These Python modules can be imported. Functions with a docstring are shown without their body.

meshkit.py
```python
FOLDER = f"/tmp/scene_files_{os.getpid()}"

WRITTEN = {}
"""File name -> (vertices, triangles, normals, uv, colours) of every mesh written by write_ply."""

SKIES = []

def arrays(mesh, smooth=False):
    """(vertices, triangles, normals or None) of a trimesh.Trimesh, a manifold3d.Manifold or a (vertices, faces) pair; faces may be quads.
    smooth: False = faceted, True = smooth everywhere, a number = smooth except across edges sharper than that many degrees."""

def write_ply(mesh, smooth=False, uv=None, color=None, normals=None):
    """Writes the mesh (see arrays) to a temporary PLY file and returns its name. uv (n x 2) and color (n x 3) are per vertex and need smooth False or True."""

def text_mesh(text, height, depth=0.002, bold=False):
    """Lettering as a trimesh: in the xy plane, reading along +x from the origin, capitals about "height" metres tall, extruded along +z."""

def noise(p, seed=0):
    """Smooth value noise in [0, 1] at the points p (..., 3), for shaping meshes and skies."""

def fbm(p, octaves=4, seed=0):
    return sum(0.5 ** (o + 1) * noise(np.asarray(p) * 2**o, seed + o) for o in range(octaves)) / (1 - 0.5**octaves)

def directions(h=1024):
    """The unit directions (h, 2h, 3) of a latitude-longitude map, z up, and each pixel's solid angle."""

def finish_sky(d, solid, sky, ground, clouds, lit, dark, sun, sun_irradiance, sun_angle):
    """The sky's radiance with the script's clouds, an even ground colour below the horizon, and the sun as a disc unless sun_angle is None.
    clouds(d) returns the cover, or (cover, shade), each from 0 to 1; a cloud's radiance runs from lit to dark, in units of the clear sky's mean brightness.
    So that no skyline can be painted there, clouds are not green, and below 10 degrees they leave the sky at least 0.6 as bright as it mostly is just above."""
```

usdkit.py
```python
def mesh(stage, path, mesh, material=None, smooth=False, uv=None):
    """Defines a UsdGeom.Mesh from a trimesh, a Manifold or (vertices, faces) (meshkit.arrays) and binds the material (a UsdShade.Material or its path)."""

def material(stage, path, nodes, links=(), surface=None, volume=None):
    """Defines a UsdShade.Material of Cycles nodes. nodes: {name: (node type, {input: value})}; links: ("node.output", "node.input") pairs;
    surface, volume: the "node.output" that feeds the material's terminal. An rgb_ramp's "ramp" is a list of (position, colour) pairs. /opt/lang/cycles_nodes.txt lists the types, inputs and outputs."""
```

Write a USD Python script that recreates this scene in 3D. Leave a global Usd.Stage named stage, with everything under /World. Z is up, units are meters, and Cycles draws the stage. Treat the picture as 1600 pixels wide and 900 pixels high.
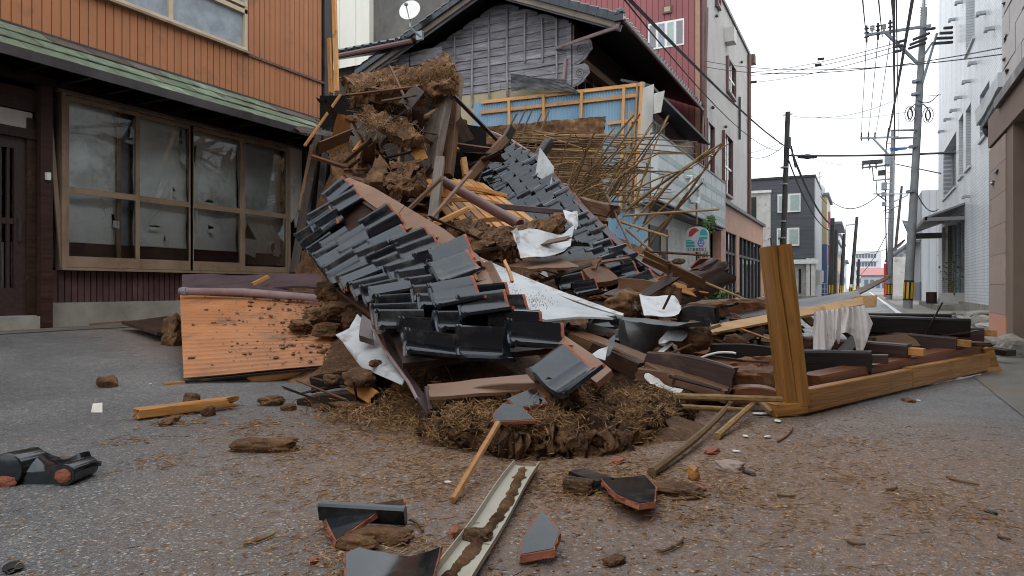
import math, random
import numpy as np
import trimesh, usdkit, meshkit
from shapely.geometry import Polygon, box as sbox
from shapely.ops import unary_union
from pxr import Usd, UsdGeom, UsdLux, UsdShade, Gf, Sdf

stage = Usd.Stage.CreateInMemory()
UsdGeom.SetStageUpAxis(stage, UsdGeom.Tokens.z)
UsdGeom.SetStageMetersPerUnit(stage, 1.0)
UsdGeom.Xform.Define(stage, '/World')
stage.SetDefaultPrim(stage.GetPrimAtPath('/World'))
UsdGeom.Scope.Define(stage, '/World/Looks')

# ---------------------------------------------------------------- camera (street runs along +Y, facades on the left at -X)
FPX, EYE = 1092.0, 0.62
TH = math.atan(550 / FPX)
FW = np.array([-math.sin(TH), math.cos(TH), 0.0])
RT = np.array([math.cos(TH), math.sin(TH), 0.0])
UP = np.array([0, 0, 1.0])
CAM = np.array([0, 0, EYE])
cam = UsdGeom.Camera.Define(stage, '/World/camera')
cam.CreateHorizontalApertureAttr(36.0)
cam.CreateVerticalApertureAttr(20.25)
cam.CreateFocalLengthAttr(36.0 * FPX / 1600)
cam.CreateClippingRangeAttr(Gf.Vec2f(0.05, 2000))
cam.CreateExposureAttr(0.46)
cam.AddTransformOp().Set(Gf.Matrix4d(*[float(v) for r in (np.r_[RT, 0], np.r_[UP, 0], np.r_[-FW, 0], np.r_[CAM, 1]) for v in r]))

# ---------------------------------------------------------------- overcast sky and a very soft sun
SUN_DIR = np.array([0.35, -0.45, 0.82]); SUN_DIR = SUN_DIR / np.linalg.norm(SUN_DIR)
usdkit.material(stage, '/World/Looks/overcast_sky', {
    'sky': ('sky_texture', {'sky_type': 'single_scattering', 'sun_disc': False, 'sun_elevation': math.asin(SUN_DIR[2]), 'sun_rotation': math.atan2(SUN_DIR[0], SUN_DIR[1])}),
    'tc': ('texture_coordinate', {}),
    'mp': ('mapping', {'scale': (1.0, 1.0, 2.6)}),
    'n': ('noise_texture', {'scale': 2.2, 'detail': 5.0, 'roughness': 0.5}),
    'r': ('rgb_ramp', {'ramp': [(0.3, (12.6, 13.2, 13.9)), (0.7, (16.6, 17.0, 17.3))]}),
    'mx': ('mix_color', {'fac': 0.94, 'use_clamp': False}),
    'bg': ('background_shader', {'strength': 0.078})},
    [('tc.generated', 'mp.vector'), ('mp.vector', 'n.vector'), ('n.fac', 'r.fac'), ('sky.color', 'mx.a'), ('r.color', 'mx.b'), ('mx.result', 'bg.color')], surface='bg.background')
dome = UsdLux.DomeLight.Define(stage, '/World/sky')
UsdShade.MaterialBindingAPI.Apply(dome.GetPrim()).Bind(UsdShade.Material.Get(stage, '/World/Looks/overcast_sky'))
sun = UsdLux.DistantLight.Define(stage, '/World/sun')
sun.CreateIntensityAttr(0.16); sun.CreateAngleAttr(75.0); sun.CreateColorAttr(Gf.Vec3f(1.0, 0.97, 0.93))
sun.CreateNormalizeAttr(True)
def axes_matrix(x, y, z, o):
    return Gf.Matrix4d(*[float(v) for r in (np.r_[x, 0], np.r_[y, 0], np.r_[z, 0], np.r_[o, 1]) for v in r])
_x = np.cross([0, 0, 1.0], SUN_DIR); _x /= np.linalg.norm(_x)
sun.AddTransformOp().Set(axes_matrix(_x, np.cross(SUN_DIR, _x), SUN_DIR, (0, 0, 30)))

# ---------------------------------------------------------------- placing: points at a real distance seen in a given direction
def ray(x): return FW + (x - 800) / FPX * RT
def P(x, y, d): return CAM + d * (ray(x) + (450 - y) / FPX * UP)
def onX(x, y, X): return P(x, y, X / ray(x)[0])
def onY(x, y, Y): return P(x, y, Y / ray(x)[1])
def onZ(x, y, z=0.0): return P(x, y, (EYE - z) * FPX / (y - 450))
def depth(p): return float(np.dot(np.asarray(p)[:2], FW[:2]))
def smoothstep(a, b, x):
    t = np.clip((x - a) / (b - a), 0, 1); return t * t * (3 - 2 * t)
def gz(X, Y):
    "height of the ground"
    X = np.asarray(X, float); Y = np.asarray(Y, float)
    return 0.19 * smoothstep(-3.2, -7.2, X) * smoothstep(16, 11, Y)

# ---------------------------------------------------------------- prims
_used = {}
_world = {}
def numbered(parent, name):
    k = (parent, name); n = _used.get(k, 0); _used[k] = n + 1
    return f'{parent}/{name}' + (f'_{n:03d}' if n else '')
def tagp(prim, label=None, cat=None, group=None, kind=None):
    for k, v in (('label', label), ('category', cat), ('group', group), ('kind', kind)):
        if v: prim.SetCustomDataByKey(k, v)
def setM(xf, M):
    xf.AddTransformOp().Set(Gf.Matrix4d(*[float(v) for v in np.asarray(M).T.ravel()]))
def thing(name, label, cat, loc=(0, 0, 0), group=None, kind=None):
    path = numbered('/World', name)
    x = UsdGeom.Xform.Define(stage, path)
    M = np.eye(4); M[:3, 3] = loc
    setM(x, M); _world[path] = M
    tagp(x.GetPrim(), label, cat, group, kind)
    return path
def put(name, mesh, mat, parent=None, M=None, smooth=False, label=None, cat=None, group=None, kind=None):
    path = numbered(parent or '/World', name)
    m = usdkit.mesh(stage, path, mesh, LOOK(mat), smooth=smooth)
    W = np.eye(4) if M is None else np.asarray(M, float)
    L = W if parent is None else np.linalg.inv(_world[parent]) @ W
    if not np.allclose(L, np.eye(4)): setM(m, L)
    _world[path] = W
    tagp(m.GetPrim(), label, cat, group, kind)
    return path
def copy_of(src, M, label=None, group=None):
    "an instance of a thing, with its parts, at matrix M"
    p = stage.GetPrimAtPath(src); base = src.split('/')[-1]
    if base[-4:-3] == '_' and base[-3:].isdigit(): base = base[:-4]
    path = numbered('/World', base)
    x = UsdGeom.Xform.Define(stage, path); x.GetPrim().GetReferences().AddInternalReference(src)
    x.GetPrim().SetInstanceable(True)
    x.ClearXformOpOrder(); setM2 = x.GetPrim().GetAttribute('xformOp:transform')
    x.MakeMatrixXform().Set(Gf.Matrix4d(*[float(v) for v in np.asarray(M).T.ravel()]))
    tagp(x.GetPrim(), label, None, group)
    return path

# ---------------------------------------------------------------- mesh makers
def cat_meshes(ms): return trimesh.util.concatenate([m if isinstance(m, trimesh.Trimesh) else trimesh.Trimesh(m[0], tri(m[1]), process=False) for m in ms])
def tri(f):
    f = np.asarray(f)
    return np.vstack([f[:, [0, 1, 2]], f[:, [0, 2, 3]]]) if f.shape[1] == 4 else f
def bx(x0, x1, y0, y1, z0, z1):
    m = trimesh.creation.box((abs(x1 - x0), abs(y1 - y0), abs(z1 - z0))); m.apply_translation(((x0 + x1) / 2, (y0 + y1) / 2, (z0 + z1) / 2)); return m
def frame(p0, p1, up=UP, roll=0.0):
    p0 = np.asarray(p0, float); x = np.asarray(p1, float) - p0; L = np.linalg.norm(x); x = x / L
    up = np.asarray(up, float)
    if abs(np.dot(x, up)) > 0.985: up = np.array([0, -1.0, 0.2])
    y = np.cross(up, x); y /= np.linalg.norm(y); z = np.cross(x, y)
    c, s = math.cos(roll), math.sin(roll)
    M = np.eye(4); M[:3, 0] = x; M[:3, 1] = c * y + s * z; M[:3, 2] = c * z - s * y; M[:3, 3] = p0
    return M, L
def beam_mesh(L, w, h, ch=0.12, n=6, b0=0.0, b1=0.0, seed=0, warp=0.0, rough=0.0):
    "a squared timber along +x with worn corners; b0, b1 = length of splintered ends"
    rng = np.random.default_rng(seed)
    c = ch * min(w, h)
    a, b = w / 2, h / 2
    prof = np.array([(a, -b + c), (a, b - c), (a - c, b), (-a + c, b), (-a, b - c), (-a, -b + c), (-a + c, -b), (a - c, -b)])
    if b0 or b1 or rough:
        prof = np.array([p for i in range(8) for p in (prof[i], (prof[i] + prof[(i + 1) % 8]) / 2)])
    k = len(prof)
    xs = np.linspace(0, L, n + 1)
    V = []
    ph = rng.uniform(0, 6)
    for i, x in enumerate(xs):
        q = prof * (1 + (rng.normal(0, rough, (k, 1)) if rough else 0))
        r = np.column_stack([np.full(k, x), q])
        t = x / L
        r[:, 2] += warp * math.sin(t * math.pi) ; r[:, 1] += 0.4 * warp * math.sin(t * 4 + ph)
        if i == 0 and b0: r[:, 0] -= rng.uniform(-0.5, 1, k) * b0
        if i == n and b1: r[:, 0] += rng.uniform(-0.5, 1, k) * b1
        V.append(r)
    V = np.vstack(V)
    Fq = []
    for i in range(n):
        for j in range(k):
            j2 = (j + 1) % k
            Fq.append((i * k + j, i * k + j2, (i + 1) * k + j2, (i + 1) * k + j))
    T = [tuple(t) for t in tri(Fq)]
    c0, c1 = len(V), len(V) + 1
    V = np.vstack([V, V[:k].mean(0) + [(b0 * 0.4 if b0 else 0), 0, 0], V[-k:].mean(0) - [(b1 * 0.4 if b1 else 0), 0, 0]])
    for j in range(k):
        j2 = (j + 1) % k
        T.append((c0, j2, j)); T.append((c1, n * k + j, n * k + j2))
    m = trimesh.Trimesh(V, np.array(T), process=False)
    if m.volume < 0: m.invert()
    return m
def beam(name, p0, p1, w, h, mat, parent=None, roll=0.0, up=UP, ch=0.1, n=6, b0=0, b1=0, seed=None, warp=0.0, rough=0.0, **kw):
    M, L = frame(p0, p1, up, roll)
    if seed is None: seed = int(abs(p0[0] * 917 + p1[1] * 331 + p1[2] * 77) * 10) % 99991
    return put(name, beam_mesh(L, w, h, ch, n, b0, b1, seed, warp, rough), mat, parent, M, **kw)
def tube(pts, r, n=6, caps=True):
    pts = np.asarray(pts, float); k = len(pts)
    r = np.full(k, r) if np.ndim(r) == 0 else np.asarray(r)
    T = np.gradient(pts, axis=0); T /= np.linalg.norm(T, axis=1, keepdims=True) + 1e-12
    a = np.array([0, 0, 1.0]) if abs(T[0][2]) < 0.9 else np.array([1.0, 0, 0])
    V = []
    for i in range(k):
        u = np.cross(a, T[i]); u /= np.linalg.norm(u) + 1e-12; w = np.cross(T[i], u); a = w if abs(np.dot(w, T[min(i + 1, k - 1)])) < 0.95 else u
        th = np.arange(n) * 2 * np.pi / n
        V.append(pts[i] + r[i] * (np.cos(th)[:, None] * u + np.sin(th)[:, None] * w))
    V = np.vstack(V); F = []
    for i in range(k - 1):
        for j in range(n):
            j2 = (j + 1) % n; F.append((i * n + j, i * n + j2, (i + 1) * n + j2, (i + 1) * n + j))
    F = [tuple(t) for t in tri(F)]
    if caps:
        V = np.vstack([V, pts[0], pts[-1]]); c0, c1 = len(V) - 2, len(V) - 1
        for j in range(n):
            j2 = (j + 1) % n; F += [(c0, j2, j), (c1, (k - 1) * n + j, (k - 1) * n + j2)]
    return trimesh.Trimesh(V, np.array(F), process=False)
def bend(p0, p1, sag=0.0, side=0.0, n=8):
    p0, p1 = np.asarray(p0, float), np.asarray(p1, float); t = np.linspace(0, 1, n)[:, None]
    d = p1 - p0; s = np.cross(d, UP); s /= np.linalg.norm(s) + 1e-9
    return p0 + t * d + 4 * t * (1 - t) * (side * s - sag * UP)
def solid_grid(G, th, flip=False):
    "closed sheet from a grid of points, th thick (below the surface)"
    G = np.asarray(G, float); n, m, _ = G.shape
    du = np.gradient(G, axis=0); dv = np.gradient(G, axis=1)
    N = np.cross(du, dv); N /= np.linalg.norm(N, axis=2, keepdims=True) + 1e-12
    if flip: N = -N
    A = G.reshape(-1, 3); B = (G - N * th).reshape(-1, 3)
    V = np.vstack([A, B]); o = n * m; F = []
    for i in range(n - 1):
        for j in range(m - 1):
            a, b, c, d = i * m + j, (i + 1) * m + j, (i + 1) * m + j + 1, i * m + j + 1
            F += [(a, b, c, d), (o + d, o + c, o + b, o + a)]
    ring = [i * m for i in range(n)] + [(n - 1) * m + j for j in range(1, m)] + [i * m + m - 1 for i in range(n - 2, -1, -1)] + [j for j in range(m - 2, 0, -1)]
    for k in range(len(ring)):
        a, b = ring[k], ring[(k + 1) % len(ring)]
        F.append((b, a, o + a, o + b))
    t = trimesh.Trimesh(V, tri(F), process=False)
    if flip: t.invert()
    return t
def patch(c00, c10, c11, c01, n=8, m=8, bump=0.0, freq=3.0, seed=0, curl=0.0, rag=0.0):
    u = np.linspace(0, 1, n)[:, None, None]; v = np.linspace(0, 1, m)[None, :, None]
    c = [np.asarray(q, float) for q in (c00, c10, c11, c01)]
    G = (1 - u) * (1 - v) * c[0] + u * (1 - v) * c[1] + u * v * c[2] + (1 - u) * v * c[3]
    nn = np.cross(c[1] - c[0], c[3] - c[0]); nn /= np.linalg.norm(nn)
    if bump or curl:
        f = (meshkit.fbm(G * freq + seed * 7.3, 3, seed) - 0.5)[..., None]
        G = G + nn * (2 * bump * f + curl * ((2 * u - 1) ** 2) + 0 * v)
    if rag:
        rng = np.random.default_rng(seed)
        ctr = G.mean((0, 1))
        for sl in ((0, slice(None)), (-1, slice(None)), (slice(None), 0), (slice(None), -1)):
            e = G[sl]; G[sl] = e + (ctr - e) * rng.uniform(0, rag, (len(e), 1))
    return G
def lump(r, seed=0, sub=2, amp=0.35, freq=1.6, boxy=0.0):
    m = trimesh.creation.icosphere(sub, 1.0); v = m.vertices.copy()
    if boxy:
        mx = np.abs(v).max(1, keepdims=True); v = v * (1 - boxy) + boxy * v / mx * 0.8
    f = meshkit.fbm(v * freq + seed * 3.7 + 20, 4, seed)
    f2 = meshkit.fbm(v * freq * 4.0 + seed * 1.9 + 50, 3, seed + 9)
    v = v * (1 + amp * 2 * (f - 0.5) + amp * 0.75 * (f2 - 0.5))[:, None] * np.asarray(r)
    return trimesh.Trimesh(v, m.faces, process=False)
def rotz(a):
    c, s = math.cos(a), math.sin(a); M = np.eye(4); M[:2, :2] = [[c, -s], [s, c]]; return M
def rot(axis, a): return trimesh.transformations.rotation_matrix(a, axis)
def tr(p): M = np.eye(4); M[:3, 3] = p; return M
def prism(poly, h):
    "extrude a shapely polygon or a list of (x, y) by h along +z"
    if not hasattr(poly, 'exterior'): poly = Polygon(poly)
    return trimesh.creation.extrude_polygon(poly, h, engine='earcut')
def wall_M(kind, c):
    "local (x, y, z) -> world: kind 'X': wall facing +X at X=c, local x = world Y, local y = world Z, local z = outward (+X); 'x': faces -X; 'Y': faces -Y, local x = world X"
    M = np.zeros((4, 4)); M[3, 3] = 1
    if kind == 'X': M[1, 0] = 1; M[2, 1] = 1; M[0, 2] = 1; M[0, 3] = c
    elif kind == 'x': M[1, 0] = -1; M[2, 1] = 1; M[0, 2] = -1; M[0, 3] = c
    else: M[0, 0] = 1; M[2, 1] = 1; M[1, 2] = -1; M[1, 3] = c
    return M
def lb(x0, x1, y0, y1, z0, z1): return bx(x0, x1, y0, y1, z0, z1)
# ---------------------------------------------------------------- materials
_looks = {}
def LOOK(name): return _looks[name]
def material(name, nodes, links, surface='p.BSDF'):
    _looks[name] = usdkit.material(stage, '/World/Looks/' + name, nodes, links, surface=surface)
def generic(name, stops, scale=(1, 1, 1), nscale=4.0, detail=6.0, nrough=0.6, rough=(0.5, 0.7), bump=0.0, bscale=40.0, metallic=0.0, var=0.0, hue=0.0, space='object', dist=0.0, dirt=None, spec=0.5, coat=0.0, bdist=0.01, sat=1.0):
    """a mottled surface: colour from noise through stops; var = brightness spread from object to object; dirt = (colour, amount, scale)"""
    nd = {'mp': ('mapping', {'scale': scale}),
          'n': ('noise_texture', {'scale': nscale, 'detail': detail, 'roughness': nrough, 'distortion': dist}),
          'r': ('rgb_ramp', {'ramp': stops}),
          'oi': ('object_info', {}),
          'vr': ('map_range', {'from_min': 0.0, 'from_max': 1.0, 'to_min': 1 - var, 'to_max': 1 + var}),
          'hs': ('hsv', {'hue': 0.5, 'saturation': sat}),
          'rr': ('map_range', {'from_min': 0.3, 'from_max': 0.7, 'to_min': rough[0], 'to_max': rough[1]}),
          'n2': ('noise_texture', {'scale': bscale, 'detail': 4.0, 'roughness': 0.6}),
          'bp': ('bump', {'strength': min(1.0, bump), 'distance': bdist}),
          'p': ('principled_bsdf', {'metallic': metallic, 'specular_ior_level': spec, 'coat_weight': coat, 'coat_roughness': 0.08})}
    ln = [('mp.vector', 'n.vector'), ('mp.vector', 'n2.vector'), ('n.fac', 'r.fac'), ('oi.random', 'vr.value'), ('vr.result', 'hs.value'), ('r.color', 'hs.color'),
          ('n.fac', 'rr.value'), ('rr.result', 'p.roughness')]
    if space == 'object': nd['tc'] = ('texture_coordinate', {}); ln.append(('tc.object', 'mp.vector'))
    else: nd['tc'] = ('geometry', {}); ln.append(('tc.position', 'mp.vector'))
    col = 'hs.color'
    if dirt:
        c, amt, sc = dirt
        nd['n3'] = ('noise_texture', {'scale': sc, 'detail': 7.0, 'roughness': 0.65})
        nd['geo'] = ('geometry', {})
        nd['r3'] = ('rgb_ramp', {'ramp': [(0.62 - 0.3 * amt, (0, 0, 0)), (0.78 - 0.2 * amt, (1, 1, 1))]})
        nd['mx'] = ('mix_color', {'b': c})
        ln += [('geo.position', 'n3.vector'), ('n3.fac', 'r3.fac'), ('r3.color', 'mx.fac'), (col, 'mx.a')]
        col = 'mx.result'
    ln.append((col, 'p.base_color'))
    if bump: ln += [('n2.fac', 'bp.height'), ('bp.normal', 'p.normal')]
    material(name, nd, ln)
def two(a, b): return [(0.32, a), (0.68, b)]
MUDC = (0.115, 0.062, 0.032)
def wood(name, dark, light, rough=(0.45, 0.7), var=0.18, dirt=0.25, bump=0.35, grain=1.0, spec=0.4):
    generic(name, [(0.28, dark), (0.5, tuple((np.array(dark) + light) / 2)), (0.72, light)], scale=(1.2, 17 * grain, 17 * grain), nscale=1.6, detail=7, nrough=0.62, rough=rough, bump=bump, bscale=3.2, var=var, dist=0.6,
            dirt=(MUDC, dirt, 5.0) if dirt else None, bdist=0.006, spec=spec)
wood('wood_fresh', (0.36, 0.15, 0.045), (0.62, 0.33, 0.12), dirt=0.12)
wood('wood_orange', (0.25, 0.1, 0.025), (0.5, 0.24, 0.07), dirt=0.16)
wood('wood_honey', (0.17, 0.07, 0.016), (0.43, 0.205, 0.05), rough=(0.35, 0.55), dirt=0.16, bump=0.6, grain=1.4)
wood('wood_red', (0.06, 0.02, 0.01), (0.19, 0.065, 0.028), rough=(0.25, 0.45), dirt=0.1, spec=0.35)
wood('wood_dark', (0.014, 0.008, 0.006), (0.045, 0.024, 0.015), rough=(0.3, 0.5), dirt=0.15, spec=0.28)
wood('wood_black', (0.005, 0.004, 0.004), (0.016, 0.011, 0.009), rough=(0.3, 0.5), dirt=0.06, spec=0.22)
wood('wood_brown', (0.075, 0.038, 0.02), (0.2, 0.105, 0.055), dirt=0.3)
wood('wood_grey', (0.07, 0.055, 0.045), (0.22, 0.175, 0.14), dirt=0.25)
wood('wood_rotten', (0.03, 0.012, 0.006), (0.24, 0.095, 0.035), rough=(0.5, 0.8), dirt=0.35, bump=0.9, grain=0.6)
wood('wood_weathered', (0.07, 0.066, 0.073), (0.38, 0.37, 0.4), rough=(0.6, 0.8), var=0.12, dirt=0, bump=0.8, grain=0.7)
wood('wood_deep_brown', (0.018, 0.009, 0.008), (0.055, 0.026, 0.02), rough=(0.35, 0.55), dirt=0.1, spec=0.3)
wood('plywood', (0.34, 0.2, 0.09), (0.52, 0.34, 0.17), dirt=0.1)
wood('bamboo', (0.15, 0.085, 0.03), (0.42, 0.27, 0.11), rough=(0.4, 0.6), dirt=0.2, grain=2)
wood('bamboo_dark', (0.07, 0.04, 0.018), (0.22, 0.13, 0.055), rough=(0.45, 0.65), dirt=0.3, grain=2)
generic('straw', two((0.14, 0.075, 0.028), (0.34, 0.21, 0.085)), nscale=5, rough=(0.6, 0.8), space='world')
# clay mud with chopped straw
material('mud', {'g': ('geometry', {}), 'n': ('noise_texture', {'scale': 5.0, 'detail': 9.0, 'roughness': 0.68}),
    'r': ('rgb_ramp', {'ramp': [(0.28, (0.028, 0.013, 0.006)), (0.5, (0.12, 0.058, 0.026)), (0.72, (0.29, 0.155, 0.07))]}),
    'nf': ('noise_texture', {'scale': 55.0, 'detail': 6.0, 'roughness': 0.75}),
    'mpw': ('mapping', {'scale': (14.0, 60.0, 38.0), 'rotation': (0.4, 0.7, 0.9)}), 'nw': ('noise_texture', {'scale': 1.6, 'detail': 4.0, 'distortion': 2.0}),
    'rw': ('rgb_ramp', {'ramp': [(0.55, (0, 0, 0)), (0.66, (0.6, 0.6, 0.6))]}),
    'mx': ('mix_color', {'b': (0.36, 0.215, 0.085)}),
    'add': ('math', {'math_type': 'multiply_add', 'value2': 0.6}),
    'bp': ('bump', {'strength': 0.9, 'distance': 0.03}), 'p': ('principled_bsdf', {'specular_ior_level': 0.35, 'roughness': 0.72})},
    [('g.position', 'n.vector'), ('g.position', 'nf.vector'), ('g.position', 'mpw.vector'), ('mpw.vector', 'nw.vector'), ('nw.fac', 'rw.fac'), ('n.fac', 'r.fac'), ('r.color', 'mx.a'), ('rw.color', 'mx.fac'),
     ('mx.result', 'p.base_color'), ('nf.fac', 'add.value1'), ('n.fac', 'add.value3'), ('add.value', 'bp.height'), ('bp.normal', 'p.normal')])
material('mud_dry', {'g': ('geometry', {}), 'n': ('noise_texture', {'scale': 7.0, 'detail': 9.0, 'roughness': 0.65}),
    'r': ('rgb_ramp', {'ramp': [(0.28, (0.035, 0.017, 0.008)), (0.5, (0.15, 0.077, 0.037)), (0.72, (0.36, 0.21, 0.1))]}),
    'nf': ('noise_texture', {'scale': 60.0, 'detail': 6.0, 'roughness': 0.75}), 'add': ('math', {'math_type': 'multiply_add', 'value2': 0.6}),
    'bp': ('bump', {'strength': 0.9, 'distance': 0.025}), 'p': ('principled_bsdf', {'specular_ior_level': 0.3, 'roughness': 0.8})},
    [('g.position', 'n.vector'), ('g.position', 'nf.vector'), ('n.fac', 'r.fac'), ('r.color', 'p.base_color'), ('nf.fac', 'add.value1'), ('n.fac', 'add.value3'), ('add.value', 'bp.height'), ('bp.normal', 'p.normal')])
# loose crumbs and splinters: each island its own tone
material('crumbs', {'g': ('geometry', {}), 'n': ('noise_texture', {'scale': 47.0 if 'crumbs' == 'crumbs' else 60.0, 'detail': 1.0}), 'mr': ('map_range', {'from_min': 0.28, 'from_max': 0.72}), 'r': ('rgb_ramp', {'ramp': [(0.0, (0.07, 0.034, 0.018)), (0.35, (0.15, 0.078, 0.04)), (0.75, (0.26, 0.15, 0.08)), (0.92, (0.38, 0.25, 0.14)), (1.0, (0.45, 0.4, 0.34))]}),
    'p': ('principled_bsdf', {'roughness': 0.75, 'specular_ior_level': 0.3})}, [('g.position', 'n.vector'), ('n.fac', 'mr.value'), ('mr.result', 'r.fac'), ('r.color', 'p.base_color')])
material('straw_bits', {'g': ('geometry', {}), 'n': ('noise_texture', {'scale': 47.0 if 'straw_bits' == 'crumbs' else 60.0, 'detail': 1.0}), 'mr': ('map_range', {'from_min': 0.28, 'from_max': 0.72}), 'r': ('rgb_ramp', {'ramp': [(0.0, (0.08, 0.042, 0.018)), (0.5, (0.24, 0.13, 0.052)), (1.0, (0.5, 0.32, 0.145))]}),
    'p': ('principled_bsdf', {'roughness': 0.65, 'specular_ior_level': 0.4})}, [('g.position', 'n.vector'), ('n.fac', 'mr.value'), ('mr.result', 'r.fac'), ('r.color', 'p.base_color')])
# wet asphalt, with clay washed over it round the heap
def patch_mask(nd, ln, name, c, r0, r1, sy=1.0):
    nd[name + 's'] = ('vector_math', {'math_type': 'subtract', 'vector2': c}); nd[name + 'k'] = ('vector_math', {'math_type': 'multiply', 'vector2': (1.0, sy, 0.0)})
    nd[name + 'l'] = ('vector_math', {'math_type': 'length'}); nd[name] = ('map_range', {'from_min': r0, 'from_max': r1, 'to_min': 1.0, 'to_max': 0.0})
    ln += [('g.position', name + 's.vector1'), (name + 's.vector', name + 'k.vector1'), (name + 'k.vector', name + 'l.vector1'), (name + 'l.value', name + '.value')]
nd = {'g': ('geometry', {}),
    'v': ('voronoi_texture', {'scale': 165.0, 'randomness': 1.0}), 'vr': ('separate_color', {}),
    'rs': ('rgb_ramp', {'ramp': [(0.0, (0.04, 0.041, 0.045)), (0.45, (0.09, 0.093, 0.1)), (0.75, (0.165, 0.167, 0.172)), (0.93, (0.27, 0.265, 0.258)), (1.0, (0.72, 0.7, 0.66))]}),
    'v2': ('voronoi_texture', {'scale': 420.0}), 'vr2': ('separate_color', {}),
    'rs2': ('rgb_ramp', {'ramp': [(0.0, (0.035, 0.036, 0.04)), (0.5, (0.12, 0.122, 0.128)), (1.0, (0.34, 0.33, 0.315))]}),
    'm1': ('mix_color', {'fac': 0.45}),
    'nb': ('noise_texture', {'scale': 0.55, 'detail': 6.0, 'roughness': 0.6}), 'rb': ('rgb_ramp', {'ramp': [(0.3, (0.62, 0.62, 0.64)), (0.7, (1.15, 1.13, 1.1))]}), 'm2': ('mix_color', {'blend_type': 'multiply', 'fac': 1.0, 'use_clamp': False}),
    'nm': ('noise_texture', {'scale': 1.7, 'detail': 10.0, 'roughness': 0.72}),
    'ad': ('math', {'math_type': 'add'}), 'nq': ('noise_texture', {'scale': 26.0, 'detail': 8.0, 'roughness': 0.8}), 'adq': ('math', {'math_type': 'multiply_add', 'value2': 0.75}), 'ad2': ('math', {'math_type': 'maximum'}), 'ad3': ('math', {'math_type': 'maximum'}),
    'rm': ('rgb_ramp', {'ramp': [(0.52, (0, 0, 0)), (0.68, (0.35, 0.35, 0.35)), (0.82, (0.62, 0.62, 0.62)), (0.95, (0.9, 0.9, 0.9))]}),
    'sc': ('math', {'math_type': 'multiply', 'value2': 0.5}),
    'nc': ('noise_texture', {'scale': 38.0, 'detail': 6.0, 'roughness': 0.75}), 'rc': ('rgb_ramp', {'ramp': [(0.3, (0.075, 0.037, 0.02)), (0.5, (0.2, 0.108, 0.058)), (0.7, (0.36, 0.22, 0.135))]}),
    'm3': ('mix_color', {}), 'stn': ('map_range', {'from_min': 0.5, 'from_max': 0.85, 'to_min': 1.0, 'to_max': 0.45}), 'flm': ('math', {'math_type': 'multiply'}),
    'rr': ('map_range', {'from_min': 0.35, 'from_max': 0.65, 'to_min': 0.3, 'to_max': 0.6}), 'nr': ('noise_texture', {'scale': 2.3, 'detail': 5.0}),
    'rmx': ('mix_float', {'b': 0.72}),
    'bp': ('bump', {'strength': 0.55, 'distance': 0.006}), 'p': ('principled_bsdf', {'specular_ior_level': 0.5})}
ln = [('g.position', 'v.vector'), ('g.position', 'v2.vector'), ('v.color', 'vr.color'), ('vr.r', 'rs.fac'), ('v2.color', 'vr2.color'), ('vr2.r', 'rs2.fac'), ('rs.color', 'm1.a'), ('rs2.color', 'm1.b'),
    ('g.position', 'nb.vector'), ('nb.fac', 'rb.fac'), ('m1.result', 'm2.a'), ('rb.color', 'm2.b'), ('g.position', 'nm.vector'), ('g.position', 'nc.vector'), ('nc.fac', 'rc.fac'), ('g.position', 'nr.vector')]
patch_mask(nd, ln, 'ma', (-1.0, 2.65, 0), 0.6, 1.95, 0.95)
patch_mask(nd, ln, 'mb', (-0.05, 2.45, 0), 0.2, 2.2)
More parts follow.
